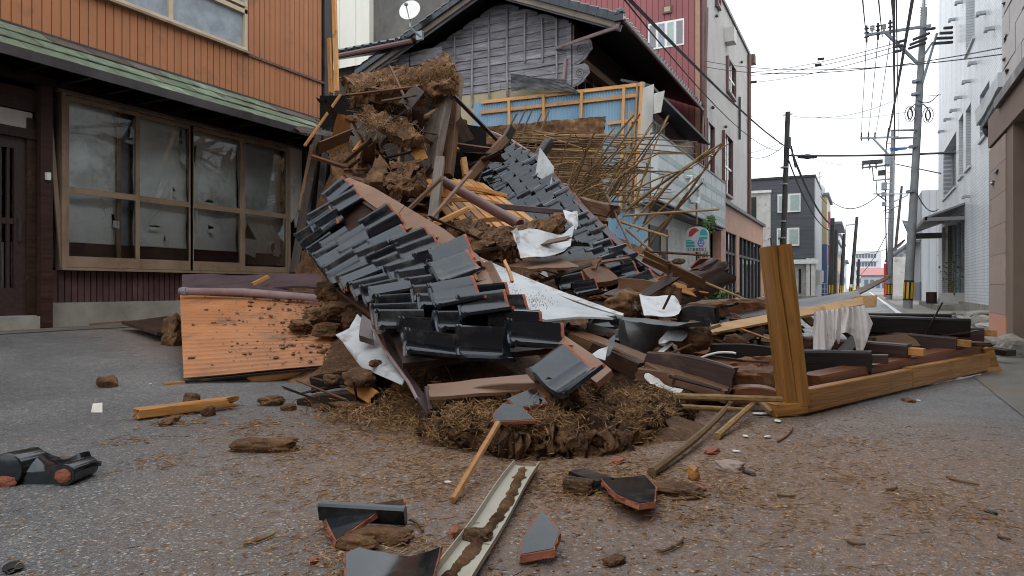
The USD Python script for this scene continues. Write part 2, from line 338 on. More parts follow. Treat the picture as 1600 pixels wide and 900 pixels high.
patch_mask(nd, ln, 'mc', (-5.2, 6.5, 0), 1.0, 3.6)
ln += [('ma.result', 'ad2.value1'), ('mb.result', 'ad2.value2'), ('ad2.value', 'ad3.value1'), ('mc.result', 'ad3.value2'), ('nm.fac', 'ad.value1'), ('ad3.value', 'ad.value2'), ('g.position', 'nq.vector'), ('nq.fac', 'adq.value1'), ('ad.value', 'adq.value3'), ('adq.value', 'sc.value1'), ('sc.value', 'rm.fac'),
    ('m2.result', 'm3.a'), ('rc.color', 'm3.b'), ('vr.r', 'stn.value'), ('rm.color', 'flm.value1'), ('stn.result', 'flm.value2'), ('flm.value', 'm3.fac'), ('m3.result', 'p.base_color'), ('nr.fac', 'rr.value'), ('rr.result', 'rmx.a'), ('rm.color', 'rmx.fac'), ('rmx.result', 'p.roughness'), ('v.distance', 'bp.height'), ('bp.normal', 'p.normal')]
material('asphalt', nd, ln)
generic('concrete', two((0.19, 0.175, 0.15), (0.34, 0.32, 0.28)), nscale=2.5, detail=8, rough=(0.5, 0.75), bump=0.4, bscale=60, space='world', dirt=((0.1, 0.08, 0.055), 0.3, 1.6))
generic('apron', two((0.085, 0.08, 0.07), (0.2, 0.185, 0.16)), nscale=1.8, detail=9, rough=(0.4, 0.7), bump=0.4, bscale=90, space='world', dirt=((0.13, 0.085, 0.045), 0.35, 1.1))
# glazed roof tile: black glaze, bare clay along the upper end
def tile_look(name, glaze, clay_from):
    nd = {'tc': ('texture_coordinate', {}), 'sx': ('separate_xyz', {}), 'n': ('noise_texture', {'scale': 30.0, 'detail': 5.0}), 'ad': ('math', {'math_type': 'multiply_add', 'value2': 0.018}),
        'gt': ('map_range', {'from_min': clay_from + 0.009, 'from_max': clay_from + 0.013, 'to_min': 0.0, 'to_max': 1.0}),
        'g': ('geometry', {}), 'nd': ('noise_texture', {'scale': 9.0, 'detail': 9.0, 'roughness': 0.7}), 'rd': ('rgb_ramp', {'ramp': [(0.5, (0, 0, 0)), (0.75, (0.6, 0.6, 0.6))]}),
        'rc': ('rgb_ramp', {'ramp': [(0.3, (0.3, 0.075, 0.035)), (0.7, (0.46, 0.15, 0.08))]}),
        'om': ('math', {'math_type': 'multiply'}), 'm1': ('mix_color', {'a': glaze, 'b': (0.1, 0.085, 0.07)}), 'm2': ('mix_color', {}), 'rr': ('map_range', {'from_min': 0.4, 'from_max': 0.75, 'to_min': 0.07, 'to_max': 0.24}),
        'mr': ('mix_float', {'b': 0.8}), 'bp': ('bump', {'strength': 0.12, 'distance': 0.003}), 'oi': ('object_info', {}), 'ov': ('map_range', {'to_min': 0.05, 'to_max': 0.95}), 'p': ('principled_bsdf', {'specular_ior_level': 0.7, 'specular_tint': (0.82, 0.92, 1.0)})}
    ln = [('oi.random', 'ov.value'), ('ov.result', 'om.value1'), ('rd.color', 'om.value2'), ('om.value', 'm1.fac'), ('tc.object', 'sx.vector'), ('tc.object', 'n.vector'), ('n.fac', 'ad.value1'), ('sx.y', 'ad.value3'), ('ad.value', 'gt.value'), ('g.position', 'nd.vector'), ('nd.fac', 'rd.fac'), ('n.fac', 'rc.fac'),
        ('m1.result', 'm2.a'), ('rc.color', 'm2.b'), ('gt.result', 'm2.fac'), ('m2.result', 'p.base_color'), ('nd.fac', 'rr.value'), ('rr.result', 'mr.a'), ('gt.result', 'mr.fac'), ('mr.result', 'p.roughness'), ('nd.fac', 'bp.height'), ('bp.normal', 'p.normal')]
    material(name, nd, ln)
tile_look('roof_tile', (0.0045, 0.0055, 0.008), 0.285)
tile_look('roof_tile_plain', (0.004, 0.0045, 0.0055), 999.0)
generic('fired_clay', two((0.2, 0.055, 0.03), (0.4, 0.14, 0.075)), nscale=14, rough=(0.7, 0.85), bump=0.6, bscale=70, dirt=((0.09, 0.05, 0.03), 0.2, 12))
# metals, paint, plaster
generic('brown_sheet', two((0.16, 0.082, 0.046), (0.25, 0.132, 0.075)), nscale=3, rough=(0.35, 0.55), var=0.1, dirt=(MUDC, 0.25, 4))
generic('purple_sheet', two((0.045, 0.03, 0.034), (0.095, 0.06, 0.068)), nscale=3, rough=(0.25, 0.45), var=0.1, dirt=((0.09, 0.055, 0.04), 0.2, 4))
generic('dark_metal', two((0.018, 0.016, 0.016), (0.045, 0.04, 0.042)), nscale=3, rough=(0.3, 0.5), var=0.15)
generic('white_sheet', two((0.4, 0.43, 0.45), (0.56, 0.59, 0.61)), nscale=2.5, rough=(0.25, 0.4), dirt=((0.2, 0.13, 0.08), 0.3, 7))
generic('white_sheet_smudged', two((0.42, 0.46, 0.49), (0.56, 0.6, 0.63)), nscale=2.5, rough=(0.25, 0.4), dirt=((0.3, 0.27, 0.23), 0.1, 5))
generic('galvanised', two((0.3, 0.32, 0.34), (0.52, 0.54, 0.56)), nscale=4, rough=(0.28, 0.42), metallic=0.55, dirt=((0.14, 0.09, 0.06), 0.2, 9))
generic('dull_zinc', two((0.025, 0.026, 0.028), (0.1, 0.102, 0.11)), nscale=6, rough=(0.3, 0.5), metallic=0.4, dirt=(MUDC, 0.15, 8))
generic('orange_siding', two((0.33, 0.125, 0.047), (0.42, 0.17, 0.068)), nscale=1.3, rough=(0.42, 0.6), var=0.05, dirt=((0.2, 0.085, 0.04), 0.22, 2.2))
generic('orange_panel', two((0.33, 0.13, 0.048), (0.46, 0.19, 0.075)), nscale=2, rough=(0.35, 0.5), dirt=((0.16, 0.085, 0.045), 0.3, 2.5))
generic('maroon_siding', two((0.05, 0.026, 0.026), (0.1, 0.05, 0.05)), scale=(1, 1, 0.3), nscale=4, rough=(0.4, 0.6), dirt=((0.16, 0.11, 0.09), 0.12, 7))
generic('copper_green', two((0.085, 0.125, 0.085), (0.22, 0.3, 0.21)), nscale=6, detail=8, rough=(0.35, 0.6), var=0.3, dirt=((0.09, 0.075, 0.07), 0.3, 5))
generic('slate_brown', two((0.05, 0.045, 0.042), (0.14, 0.125, 0.115)), nscale=6, detail=8, rough=(0.35, 0.6), var=0.25)
generic('bronze_frame', two((0.2, 0.145, 0.095), (0.3, 0.22, 0.15)), nscale=3, rough=(0.35, 0.5), dirt=((0.12, 0.085, 0.06), 0.15, 5))
generic('cream_frame', two((0.45, 0.36, 0.25), (0.58, 0.48, 0.35)), nscale=3, rough=(0.35, 0.5))
generic('door_brown', two((0.022, 0.012, 0.011), (0.045, 0.024, 0.021)), scale=(6, 6, 1), nscale=4, rough=(0.35, 0.5))
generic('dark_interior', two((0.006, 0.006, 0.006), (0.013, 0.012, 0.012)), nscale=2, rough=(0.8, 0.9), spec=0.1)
generic('paper_blind', two((0.66, 0.7, 0.7), (0.8, 0.84, 0.84)), scale=(1, 1, 1), nscale=2.2, detail=8, rough=(0.8, 0.9), bump=0.35, bscale=9, bdist=0.03, dirt=((0.34, 0.36, 0.36), 0.2, 2.0))
generic('frosted', two((0.2, 0.235, 0.27), (0.33, 0.37, 0.41)), nscale=5, rough=(0.2, 0.4), space='world')
generic('plaster_white', two((0.5, 0.49, 0.47), (0.66, 0.65, 0.62)), nscale=2, rough=(0.7, 0.85), dirt=((0.24, 0.2, 0.16), 0.2, 3))
generic('plaster_grey', two((0.2, 0.185, 0.165), (0.3, 0.28, 0.25)), nscale=3, rough=(0.7, 0.85), dirt=((0.13, 0.09, 0.06), 0.25, 3))
generic('cream_wall', two((0.56, 0.55, 0.48), (0.66, 0.65, 0.58)), scale=(1, 1, 0.3), nscale=1.0, rough=(0.6, 0.8), space='world')
generic('stained_wall', [(0.25, (0.035, 0.035, 0.035)), (0.52, (0.1, 0.095, 0.088)), (0.7, (0.16, 0.145, 0.115)), (0.8, (0.32, 0.27, 0.18))], scale=(1.3, 1.3, 0.7), nscale=0.7, detail=9, nrough=0.66, rough=(0.7, 0.9), space='world', dist=0.5)
generic('red_siding', two((0.22, 0.055, 0.06), (0.3, 0.08, 0.085)), scale=(1, 1, 0.25), nscale=1.2, rough=(0.4, 0.6), space='world')
generic('brown_pipe', two((0.085, 0.04, 0.034), (0.14, 0.07, 0.06)), nscale=3, rough=(0.3, 0.5))
generic('mauve_pipe', two((0.2, 0.13, 0.13), (0.32, 0.23, 0.23)), nscale=3, rough=(0.25, 0.4))
generic('rough_render', two((0.36, 0.34, 0.32), (0.47, 0.45, 0.43)), nscale=1.2, detail=9, rough=(0.75, 0.9), bump=0.5, bscale=30, space='world', dirt=((0.25, 0.22, 0.19), 0.2, 0.6))
generic('pink_render', two((0.42, 0.235, 0.17), (0.52, 0.3, 0.22)), nscale=2, rough=(0.65, 0.8), space='world', dirt=((0.28, 0.16, 0.12), 0.2, 1.2))
generic('salmon_block', two((0.5, 0.23, 0.15), (0.58, 0.29, 0.19)), nscale=3, rough=(0.5, 0.7), dirt=((0.34, 0.17, 0.11), 0.15, 3), space='world')
generic('tan_block', two((0.27, 0.195, 0.16), (0.37, 0.28, 0.235)), nscale=3, rough=(0.5, 0.7), var=0.08, dirt=((0.2, 0.14, 0.11), 0.25, 3))
generic('brown_wall', two((0.16, 0.108, 0.082), (0.22, 0.155, 0.12)), nscale=1.5, rough=(0.6, 0.75), space='world')
generic('pale_stone', two((0.5, 0.47, 0.47), (0.62, 0.59, 0.59)), nscale=4, rough=(0.6, 0.8), var=0.06, dirt=((0.33, 0.29, 0.28), 0.2, 4))
generic('dark_slate_siding', two((0.055, 0.06, 0.07), (0.095, 0.1, 0.115)), scale=(0.6, 0.6, 8), nscale=1.2, rough=(0.5, 0.7), space='world')
generic('light_cladding', two((0.6, 0.63, 0.66), (0.74, 0.76, 0.78)), scale=(1, 1, 0.3), nscale=0.8, rough=(0.45, 0.65), space='world')
generic('grey_cladding', two((0.25, 0.27, 0.29), (0.36, 0.38, 0.4)), scale=(1, 1, 0.3), nscale=0.8, rough=(0.45, 0.65), space='world')
generic('blue_tin', two((0.13, 0.25, 0.36), (0.19, 0.32, 0.43)), scale=(1, 1, 0.3), nscale=1.5, rough=(0.35, 0.55), space='world', dirt=((0.24, 0.28, 0.3), 0.2, 1.5))
generic('sign_grey', two((0.38, 0.42, 0.43), (0.47, 0.51, 0.52)), nscale=2, rough=(0.4, 0.6), space='world', dirt=((0.3, 0.33, 0.34), 0.25, 1.3))
generic('sign_stripe', two((0.22, 0.285, 0.28), (0.29, 0.35, 0.345)), nscale=2, rough=(0.4, 0.6), space='world')
generic('pale_grey', two((0.42, 0.41, 0.39), (0.52, 0.51, 0.48)), nscale=2, rough=(0.5, 0.7), var=0.05)
generic('pole_concrete', two((0.2, 0.21, 0.22), (0.3, 0.31, 0.32)), nscale=3, rough=(0.6, 0.8), space='world')
generic('pole_dark', two((0.02, 0.019, 0.019), (0.045, 0.042, 0.04)), nscale=3, rough=(0.5, 0.7), space='world')
generic('steel', two((0.2, 0.23, 0.26), (0.33, 0.36, 0.39)), nscale=3, rough=(0.35, 0.5), metallic=0.3)
generic('cable', two((0.03, 0.032, 0.036), (0.05, 0.052, 0.058)), nscale=3, rough=(0.5, 0.7))
generic('cable_grey', two((0.3, 0.33, 0.37), (0.4, 0.43, 0.47)), nscale=3, rough=(0.5, 0.7))
def flat(name, c, rough=0.5, metallic=0.0):
    j = np.array(c); generic(name, two(tuple(j * 0.9), tuple(np.minimum(j * 1.1, 1))), nscale=5, rough=(rough - 0.05, rough + 0.08), metallic=metallic)
for nm, c in dict(yellow=(0.62, 0.36, 0.02), black=(0.012, 0.012, 0.013), white=(0.72, 0.72, 0.7), red=(0.5, 0.03, 0.02), logo_red=(0.33, 0.02, 0.035), teal=(0.02, 0.3, 0.33), logo_blue=(0.13, 0.18, 0.4), letter_white=(0.62, 0.65, 0.66), blue_cloth=(0.03, 0.13, 0.36),
        tan=(0.36, 0.3, 0.19), navy=(0.05, 0.085, 0.17), far_grey=(0.4, 0.43, 0.46), far_white=(0.58, 0.6, 0.61), far_dark=(0.12, 0.14, 0.17), far_red=(0.36, 0.13, 0.13), terracotta=(0.36, 0.2, 0.12), foil=(0.5, 0.5, 0.52), cloth=(0.62, 0.58, 0.56),
        leaf=(0.05, 0.11, 0.025), pot=(0.5, 0.5, 0.47), car_silver=(0.4, 0.42, 0.44), gutter_ivory=(0.4, 0.38, 0.31), paper=(0.7, 0.66, 0.6), curtain=(0.34, 0.42, 0.4), charcoal=(0.03, 0.03, 0.035), grey_metal=(0.2, 0.2, 0.21), far_roof=(0.15, 0.18, 0.22), mustard=(0.36, 0.25, 0.09), tank_grey=(0.35, 0.38, 0.4)).items():
    flat(nm, c, 0.45)
generic('cloth_pale', two((0.62, 0.58, 0.56), (0.78, 0.75, 0.73)), nscale=6, rough=(0.8, 0.9), bump=0.2, bscale=30, dirt=((0.34, 0.26, 0.22), 0.25, 9))
def pane_look(name, tint, ior=1.5, gl=(0.95, 0.95, 0.95)):
    material(name, {'t': ('transparent_bsdf', {'color': tint}), 'g': ('glossy_bsdf', {'color': gl, 'roughness': 0.02}), 'f': ('fresnel', {'IOR': ior}), 'mx': ('mix_closure', {})},
             [('f.fac', 'mx.fac'), ('t.BSDF', 'mx.closure1'), ('g.BSDF', 'mx.closure2')], surface='mx.closure')
pane_look('pane', (0.95, 0.97, 0.97), 1.38)
pane_look('pane_shop', (0.45, 0.47, 0.48), 1.9)
pane_look('pane_far', (0.5, 0.53, 0.55), 1.8)
# white building's small wall tiles
def brick_look(name, c1, c2, mortar, w, h, ms, rot=(0, 0, 0), rough=0.35):
    material(name, {'tc': ('texture_coordinate', {}), 'mp': ('mapping', {'rotation': rot}), 'b': ('brick_texture', {'color1': c1, 'color2': c2, 'mortar': mortar, 'scale': 1.0, 'brick_width': w, 'row_height': h, 'mortar_size': ms}),
        'g': ('geometry', {}), 'mg': ('mapping', {'scale': (1.6, 1.6, 0.22)}), 'n': ('noise_texture', {'scale': 1.0, 'detail': 9.0, 'roughness': 0.62}), 'r': ('rgb_ramp', {'ramp': [(0.3, (0.72, 0.72, 0.71)), (0.58, (1, 1, 1))]}), 'm': ('mix_color', {'blend_type': 'multiply', 'fac': 1.0}),
        'bp': ('bump', {'strength': 0.5, 'distance': 0.006, 'invert': True}), 'p': ('principled_bsdf', {'roughness': rough})},
        [('tc.object', 'mp.vector'), ('mp.vector', 'b.vector'), ('g.position', 'mg.vector'), ('mg.vector', 'n.vector'), ('n.fac', 'r.fac'), ('b.color', 'm.a'), ('r.color', 'm.b'), ('m.result', 'p.base_color'), ('b.fac', 'bp.height'), ('bp.normal', 'p.normal')])
brick_look('white_tilework', (0.62, 0.655, 0.69), (0.7, 0.73, 0.76), (0.36, 0.4, 0.44), 0.23, 0.075, 0.007)
brick_look('brown_brickwork', (0.13, 0.1, 0.085), (0.2, 0.16, 0.13), (0.3, 0.28, 0.26), 0.2, 0.07, 0.008)
# ================================================================ ground
def ground_sheet(name, xs, ys, dz, mat, **kw):
    X, Y = np.meshgrid(xs, ys, indexing='ij')
    Z = gz(X, Y) + dz + (0.012 * (meshkit.fbm(np.stack([X * 0.8, Y * 0.8, 0 * X], -1), 3, 5) - 0.5) if dz == 0 else 0.012 * (meshkit.fbm(np.stack([X * 0.8, Y * 0.8, 0 * X], -1), 3, 5) - 0.5))
    G = np.stack([X, Y, Z], -1); n, m = X.shape
    F = [(i * m + j, (i + 1) * m + j, (i + 1) * m + j + 1, i * m + j + 1) for i in range(n - 1) for j in range(m - 1)]
    return put(name, (G.reshape(-1, 3), np.array(F)), mat, smooth=True, kind='structure', **kw)
def steps(*seg):
    out = []
    for a, b, n in seg: out += list(np.linspace(a, b, n, endpoint=False))
    return np.array(out + [seg[-1][1]])
ground_sheet('road', steps((-400, -20, 10), (-20, -10, 6), (-10, 4, 57), (4, 20, 6), (20, 400, 10)), steps((-60, -6, 6), (-6, 18, 73), (18, 60, 10), (60, 900, 20)), 0.0, 'asphalt')
ground_sheet('concrete_apron', np.linspace(-7.84, -7.15, 6), np.linspace(-4, 9.6, 40), 0.006, 'apron')
ground_sheet('pavement', np.linspace(0.68, 2.6, 6), np.linspace(-3, 8.6, 30), 0.005, 'apron')
ground_sheet('pavement', np.linspace(0.98, 2.6, 4), np.linspace(19, 90, 40), 0.01, 'concrete')
ground_sheet('pavement', np.linspace(-6.5, -3.6, 4), np.linspace(38.5, 44, 8), 0.01, 'concrete')
put('white_edge_line', bx(0.7, 0.82, 19, 120, 0.006, 0.0125), 'white', label=None, kind='structure')

# ================================================================ the house on the left
XL = -7.84
LBY0, LBY1 = 2.6, 8.78
lh = thing('timber_house', 'two-storey house with orange metal cladding above and sliding windows below', 'house', (XL, 5.5, 0.2))
WX = wall_M('X', XL)
def L(name, x0, x1, y0, y1, z0, z1, mat, parent=None, **kw):
    "box on the left house's street wall: x along the street, y up, z out from the wall"
    return put(name, lb(x0, x1, y0, y1, z0, z1), mat, parent or lh, WX, **kw)
# body behind
put('wall', cat_meshes([bx(XL - 6, XL - 0.5, LBY0, LBY1 - 0.05, 0.1, 6.6), bx(XL - 0.5, XL - 0.03, LBY0, 8.75, 3.0, 6.6), bx(XL - 0.5, XL - 0.03, LBY0, 3.2, 0.1, 3.0), bx(XL - 0.5, XL - 0.03, 7.93, LBY1 - 0.02, 0.1, 3.0), bx(XL - 0.5, XL - 0.03, 4.46, 7.93, 0.1, 0.8), bx(XL - 0.5, XL - 0.03, LBY0, 8.7, 2.77, 3.0)]), 'dark_interior', lh)
put('roof', cat_meshes([bx(XL - 6.4, XL + 0.5, LBY0 - 0.4, LBY1 + 0.1, 6.6, 6.75), bx(XL - 6, XL - 0.2, LBY0, LBY1, 6.75, 7.4)]), 'slate_brown', lh)
# upper cladding: one folded strip at a time
w = 0.1
def strip_mesh(h, w):
    prof = [(0, 0), (w - 0.013, 0), (w - 0.013, -0.012), (w - 0.001, -0.012), (w - 0.001, -0.03), (0, -0.03)]
    m = prism(prof, h); m.apply_transform(np.array([[1, 0, 0, 0], [0, 0, 1, 0], [0, 1, 0, 0], [0, 0, 0, 1.0]])); m.invert(); return m
rng = np.random.default_rng(4)
for i in range(int((8.72 - 2.7) / w)):
    y = 2.7 + i * w
    segs = [(3.3, 6.55)]
    if 4.72 < y + w / 2 < 7.13: segs = [(3.3, 3.965), (5.24, 6.55)]
    elif y > 7.1: segs = [(3.3, 3.93), (3.94, 6.55)]
    for a, b in segs:
        put('cladding_strip', strip_mesh(b - a, w), 'orange_siding', lh, WX @ tr((y, a, 0.02 + rng.uniform(0, 0.003))))
ys = np.linspace(7.12, 8.74, 9)
L('trim', 7.12, 8.74, 3.915, 3.95, 0.03, 0.05, 'brown_pipe')
L('trim', 2.7, 8.7, 3.29, 3.335, 0.022, 0.07, 'dark_metal')
L('corner_flashing', 8.73, 8.93, 3.25, 6.6, -0.2, 0.05, 'dark_metal')
L('corner_flashing', 8.74, 8.9, 2.2, 3.25, -0.2, 0.03, 'dark_metal')
put('drain_pipe', tube([(XL + 0.07, 8.97, 6.5), (XL + 0.07, 8.96, 4.6), (XL + 0.05, 8.93, 3.3), (XL + 0.1, 8.86, 2.9)], 0.014), 'copper_green', lh)
# upper window
win = put('window', lb(4.72, 7.13, 3.94, 5.22, -0.03, 0.0), 'dark_interior', lh, WX)
def Lw(name, *a, **k): return L(name, *a, parent=win, **k)
for a in ((4.72, 7.13, 3.955, 4.0, 0, 0.075), (4.72, 7.13, 4.48, 4.54, 0, 0.07), (4.72, 7.13, 4.575, 4.62, 0, 0.075), (4.72, 7.13, 5.17, 5.22, 0, 0.07), (4.72, 4.765, 4.0, 5.17, 0, 0.07), (7.085, 7.13, 4.0, 5.17, 0, 0.07)):
    Lw('frame', *a, 'cream_frame')
Lw('frame', 5.9, 5.96, 4.0, 4.48, 0.0, 0.05, 'cream_frame'); Lw('frame', 5.9, 5.95, 4.62, 5.17, 0.0, 0.05, 'cream_frame')
Lw('sill', 4.68, 7.17, 3.925, 3.954, 0.0, 0.1, 'bronze_frame')
for a in ((4.77, 5.9, 4.0, 4.48), (5.96, 7.08, 4.0, 4.48), (4.77, 5.9, 4.62, 5.17), (5.95, 7.08, 4.62, 5.17)): Lw('pane', *a, 0.012, 0.018, 'frosted')
# pent roof with copper slates
ea, eb = np.array([XL + 0.04, 3.31]), np.array([XL + 0.72, 2.87])
def RQ(s, y):
    droop = -0.16 * smoothstep(8.2, 9.0, y) * s
    return np.array([ea[0] + (eb[0] - ea[0]) * s, y, ea[1] + (eb[1] - ea[1]) * s + droop])
nrow = 3
for r in range(nrow):
    y = 2.55 + (0.23 if r % 2 else 0)
    while y < 8.85:
        y1 = min(y + 0.445, 8.95)
        s0, s1 = r / nrow, (r + 1) / nrow + 0.04
        j = rng.normal(0, 0.004, 4)
        a, b, c, d = RQ(s0, y), RQ(s0, y1), RQ(s1, y1), RQ(s1, y)
        up_ = np.array([0.3, 0, 0.6])
        if y > 8.1: j = rng.normal(0.01, 0.02, 4)
        G = np.array([[a + up_ * (0.004), b + up_ * 0.004], [d + up_ * (0.03 + j[0]), c + up_ * (0.03 + j[1])]])
        G[:, 0, 1] += 0.004; G[:, 1, 1] -= 0.004
        put('slate', solid_grid(G, 0.012, flip=True), 'slate_brown' if r == 0 and rng.random() < 0.75 else 'copper_green', lh)
        y += 0.45
ysl = np.linspace(2.5, 8.9, 14)
put('soffit', solid_grid(np.array([[RQ(0.0, y) - [0.03, 0, 0.02] for y in ysl], [RQ(1.0, y) - [0.03, 0, 0.02] for y in ysl]]), 0.05, flip=True), 'wood_black', lh)
put('eave_board', solid_grid(np.array([[RQ(1.0, y) + [0.015, 0, 0.012] for y in ysl], [RQ(1.0, y) + [0.01, 0, -0.085] for y in ysl]]), 0.03, flip=True), 'dark_metal', lh)
for y in np.arange(2.7, 8.7, 0.45): L('rafter', y, y + 0.05, 2.8, 2.86, 0.02, 0.66, 'wood_black')
L('lintel', 2.6, 8.6, 2.765, 2.86, 0.0, 0.1, 'wood_dark')
L('lintel', 4.5, 7.95, 2.74, 2.764, 0.05, 0.14, 'wood_grey')
# ground floor window of four sashes, with torn paper behind the glass
L('base_cladding', 4.5, 7.95, 0.4, 0.815, -0.03, -0.005, 'maroon_siding')
for i in range(48):
    y = 4.5 + i * 0.072
    if y < 7.9: L('base_cladding', y, y + 0.056, 0.46, 0.81, -0.004, 0.014, 'maroon_siding')
L('foundation', 4.42, 7.95, 0.05, 0.46, -0.1, 0.05, 'concrete')
L('foundation', 2.6, 4.42, 0.05, 0.31, -0.1, 0.1, 'concrete')
sw = put('sliding_window', cat_meshes([lb(4.56, 7.93, 0.815, 0.845, -0.02, 0.11), lb(4.56, 7.93, 2.73, 2.764, -0.02, 0.1), lb(4.56, 4.6, 0.845, 2.73, -0.02, 0.1), lb(7.89, 7.93, 0.845, 2.73, -0.02, 0.1)]), 'bronze_frame', lh, WX)
bounds = [4.61, 5.46, 6.22, 7.04, 7.88]
for k in range(4):
    a, b = bounds[k], bounds[k + 1]; z = 0.06 if k in (0, 3) else 0.035
    a -= 0.02; b += 0.015
    fr = cat_meshes([lb(a, a + 0.05, 0.85, 2.72, z, z + 0.03), lb(b - 0.05, b, 0.85, 2.72, z, z + 0.03), lb(a + 0.05, b - 0.05, 0.85, 0.97 if k < 3 else 0.93, z + 0.002, z + 0.028), lb(a + 0.05, b - 0.05, 2.67, 2.72, z + 0.002, z + 0.028), lb(a + 0.05, b - 0.05, 1.66, 1.73, z + 0.002, z + 0.03)])
    f = put('sash', fr, 'bronze_frame', sw, WX)
    L('pane', a + 0.05, b - 0.05, 0.95, 1.66, z + 0.012, z + 0.017, 'pane', parent=sw); L('pane', a + 0.05, b - 0.05, 1.73, 2.67, z + 0.012, z + 0.017, 'pane', parent=sw)
L('inner_rail', 5.24, 5.29, 0.9, 2.7, -0.01, 0.012, 'bronze_frame', parent=sw)
# paper sheets behind, torn
rp = np.random.default_rng(12)
def blob(cx, cy, rx, ry, n=11, j=0.35):
    t = np.sort(rp.uniform(0, 2 * np.pi, n)); k = rp.uniform(1 - j, 1 + j, n)
    return Polygon(np.column_stack([cx + rx * k * np.cos(t), cy + ry * k * np.sin(t)])).buffer(0)
holes = {0: [(5.24, 1.42, 0.03, 0.07)], 1: [(5.78, 1.38, 0.09, 0.025), (5.9, 1.22, 0.02, 0.06), (6.04, 1.86, 0.03, 0.06), (6.14, 2.5, 0.03, 0.2)],
         2: [(6.31, 2.35, 0.06, 0.55), (6.58, 1.77, 0.07, 0.04), (6.6, 1.42, 0.06, 0.05)], 3: [(7.27, 1.35, 0.1, 0.2), (7.75, 1.2, 0.05, 0.08)]}
for k in range(4):
    a, b = bounds[k] + 0.02, bounds[k + 1] - 0.0
    if k == 0: b = 5.27
    g = sbox(a, 1.13, b, 2.74)
    for h in holes.get(k, []): g = g.difference(blob(*h))
    g = g.buffer(0)
    ms = [prism(p, 0.003) for p in getattr(g, 'geoms', [g]) if p.area > 0.002]
    m = cat_meshes(ms); m = m.subdivide_to_size(0.12)
    v = m.vertices.copy(); v[:, 2] += 0.09 * (meshkit.fbm(np.column_stack([v[:, 0] * 3, v[:, 1] * 3, v[:, 0] * 0]) + k * 9, 3, k) - 0.5); m = trimesh.Trimesh(v, m.faces, process=False)
    print('paper', k, len(m.faces), m.bounds.tolist()) if False else None
    put('paper_sheet', m, 'paper_blind', sw, WX @ tr((0, 0, -0.045)))
    for h in holes.get(k, [])[:4]:          # curled flaps at the tears
        cx, cy, rx, ry = h
        G = patch((cx - rx, cy - ry * 1.2, -0.02), (cx + rx * 0.4, cy - ry * 1.5, 0.03), (cx + rx * 0.5, cy - ry * 0.2, 0.028), (cx - rx, cy - 0.1 * ry, -0.02), 5, 5, 0.02, 8, k)
        put('paper_flap', solid_grid(G, 0.003), 'paper_blind', sw, WX)
L('room_wall', 4.62, 7.88, 0.85, 2.73, -0.2, -0.18, 'plaster_grey', parent=sw)
L('inner_panel', 4.62, 7.88, 0.85, 1.13, -0.075, -0.06, 'maroon_siding', parent=sw)
L('inner_panel', 5.3, 5.46, 0.9, 2.7, -0.12, -0.1, 'frosted', parent=sw)
# tilted post and gap left of the window
beam('leaning_frame', WX[:3, :3] @ (4.43, 2.78, 0.04) + WX[:3, 3], WX[:3, :3] @ (4.585, 0.83, 0.06) + WX[:3, 3], 0.05, 0.03, 'bronze_frame', lh, up=(1, 0, 0))
L('post', 4.33, 4.45, 0.2, 2.76, 0.0, 0.12, 'wood_deep_brown')
L('post', 4.24, 4.325, 0.3, 2.4, -0.05, 0.04, 'wood_dark')
L('meter_box', 4.37, 4.41, 1.76, 1.84, 0.12, 0.16, 'white')
# right end: strip of white plaster and tilted posts
WP = Polygon([(7.96, 2.78), (8.25, 2.78), (8.24, 2.3), (8.21, 1.9), (8.12, 1.55), (8.08, 1.7), (8.02, 1.62), (7.96, 1.7)])
put('plaster_strip', prism(WP, 0.03), 'plaster_white', lh, WX)
L('corner_post', 8.26, 8.36, 0.2, 2.8, 0.0, 0.1, 'wood_dark')
# door
dr = put('sliding_door', cat_meshes([lb(3.1, 3.2, 0.33, 2.18, -0.03, 0.01), lb(4.13, 4.24, 0.33, 2.18, -0.03, 0.01), lb(3.2, 4.13, 0.33, 0.62, -0.028, 0.008), lb(3.2, 4.13, 2.06, 2.18, -0.028, 0.008), lb(3.2, 4.13, 1.28, 1.34, -0.032, -0.006)]), 'door_brown', lh, WX)
L('pane', 3.2, 4.13, 0.62, 2.06, -0.05, -0.042, 'pane', parent=dr)
for y in np.arange(3.24, 4.1, 0.075): L('slat', y, y + 0.026, 0.62, 2.06, -0.03, 0.0, 'door_brown', parent=dr)
L('handle', 4.16, 4.19, 1.1, 1.34, 0.01, 0.03, 'dark_metal', parent=dr)
L('inner_blind', 3.2, 4.13, 0.62, 1.1, -0.2, -0.18, 'paper_blind', parent=dr)
L('door_head', 2.6, 4.33, 2.18, 2.28, -0.03, 0.06, 'wood_dark')
L('transom_panel', 2.6, 4.3, 2.28, 2.46, -0.02, 0.02, 'plaster_white')
L('transom_board', 2.6, 4.34, 2.47, 2.7, -0.01, 0.05, 'wood_deep_brown')
L('step', 2.6, 4.3, 0.15, 0.325, 0.1, 0.16, 'concrete')
L('door_track', 2.6, 4.3, 0.318, 0.335, -0.05, 0.1, 'steel')

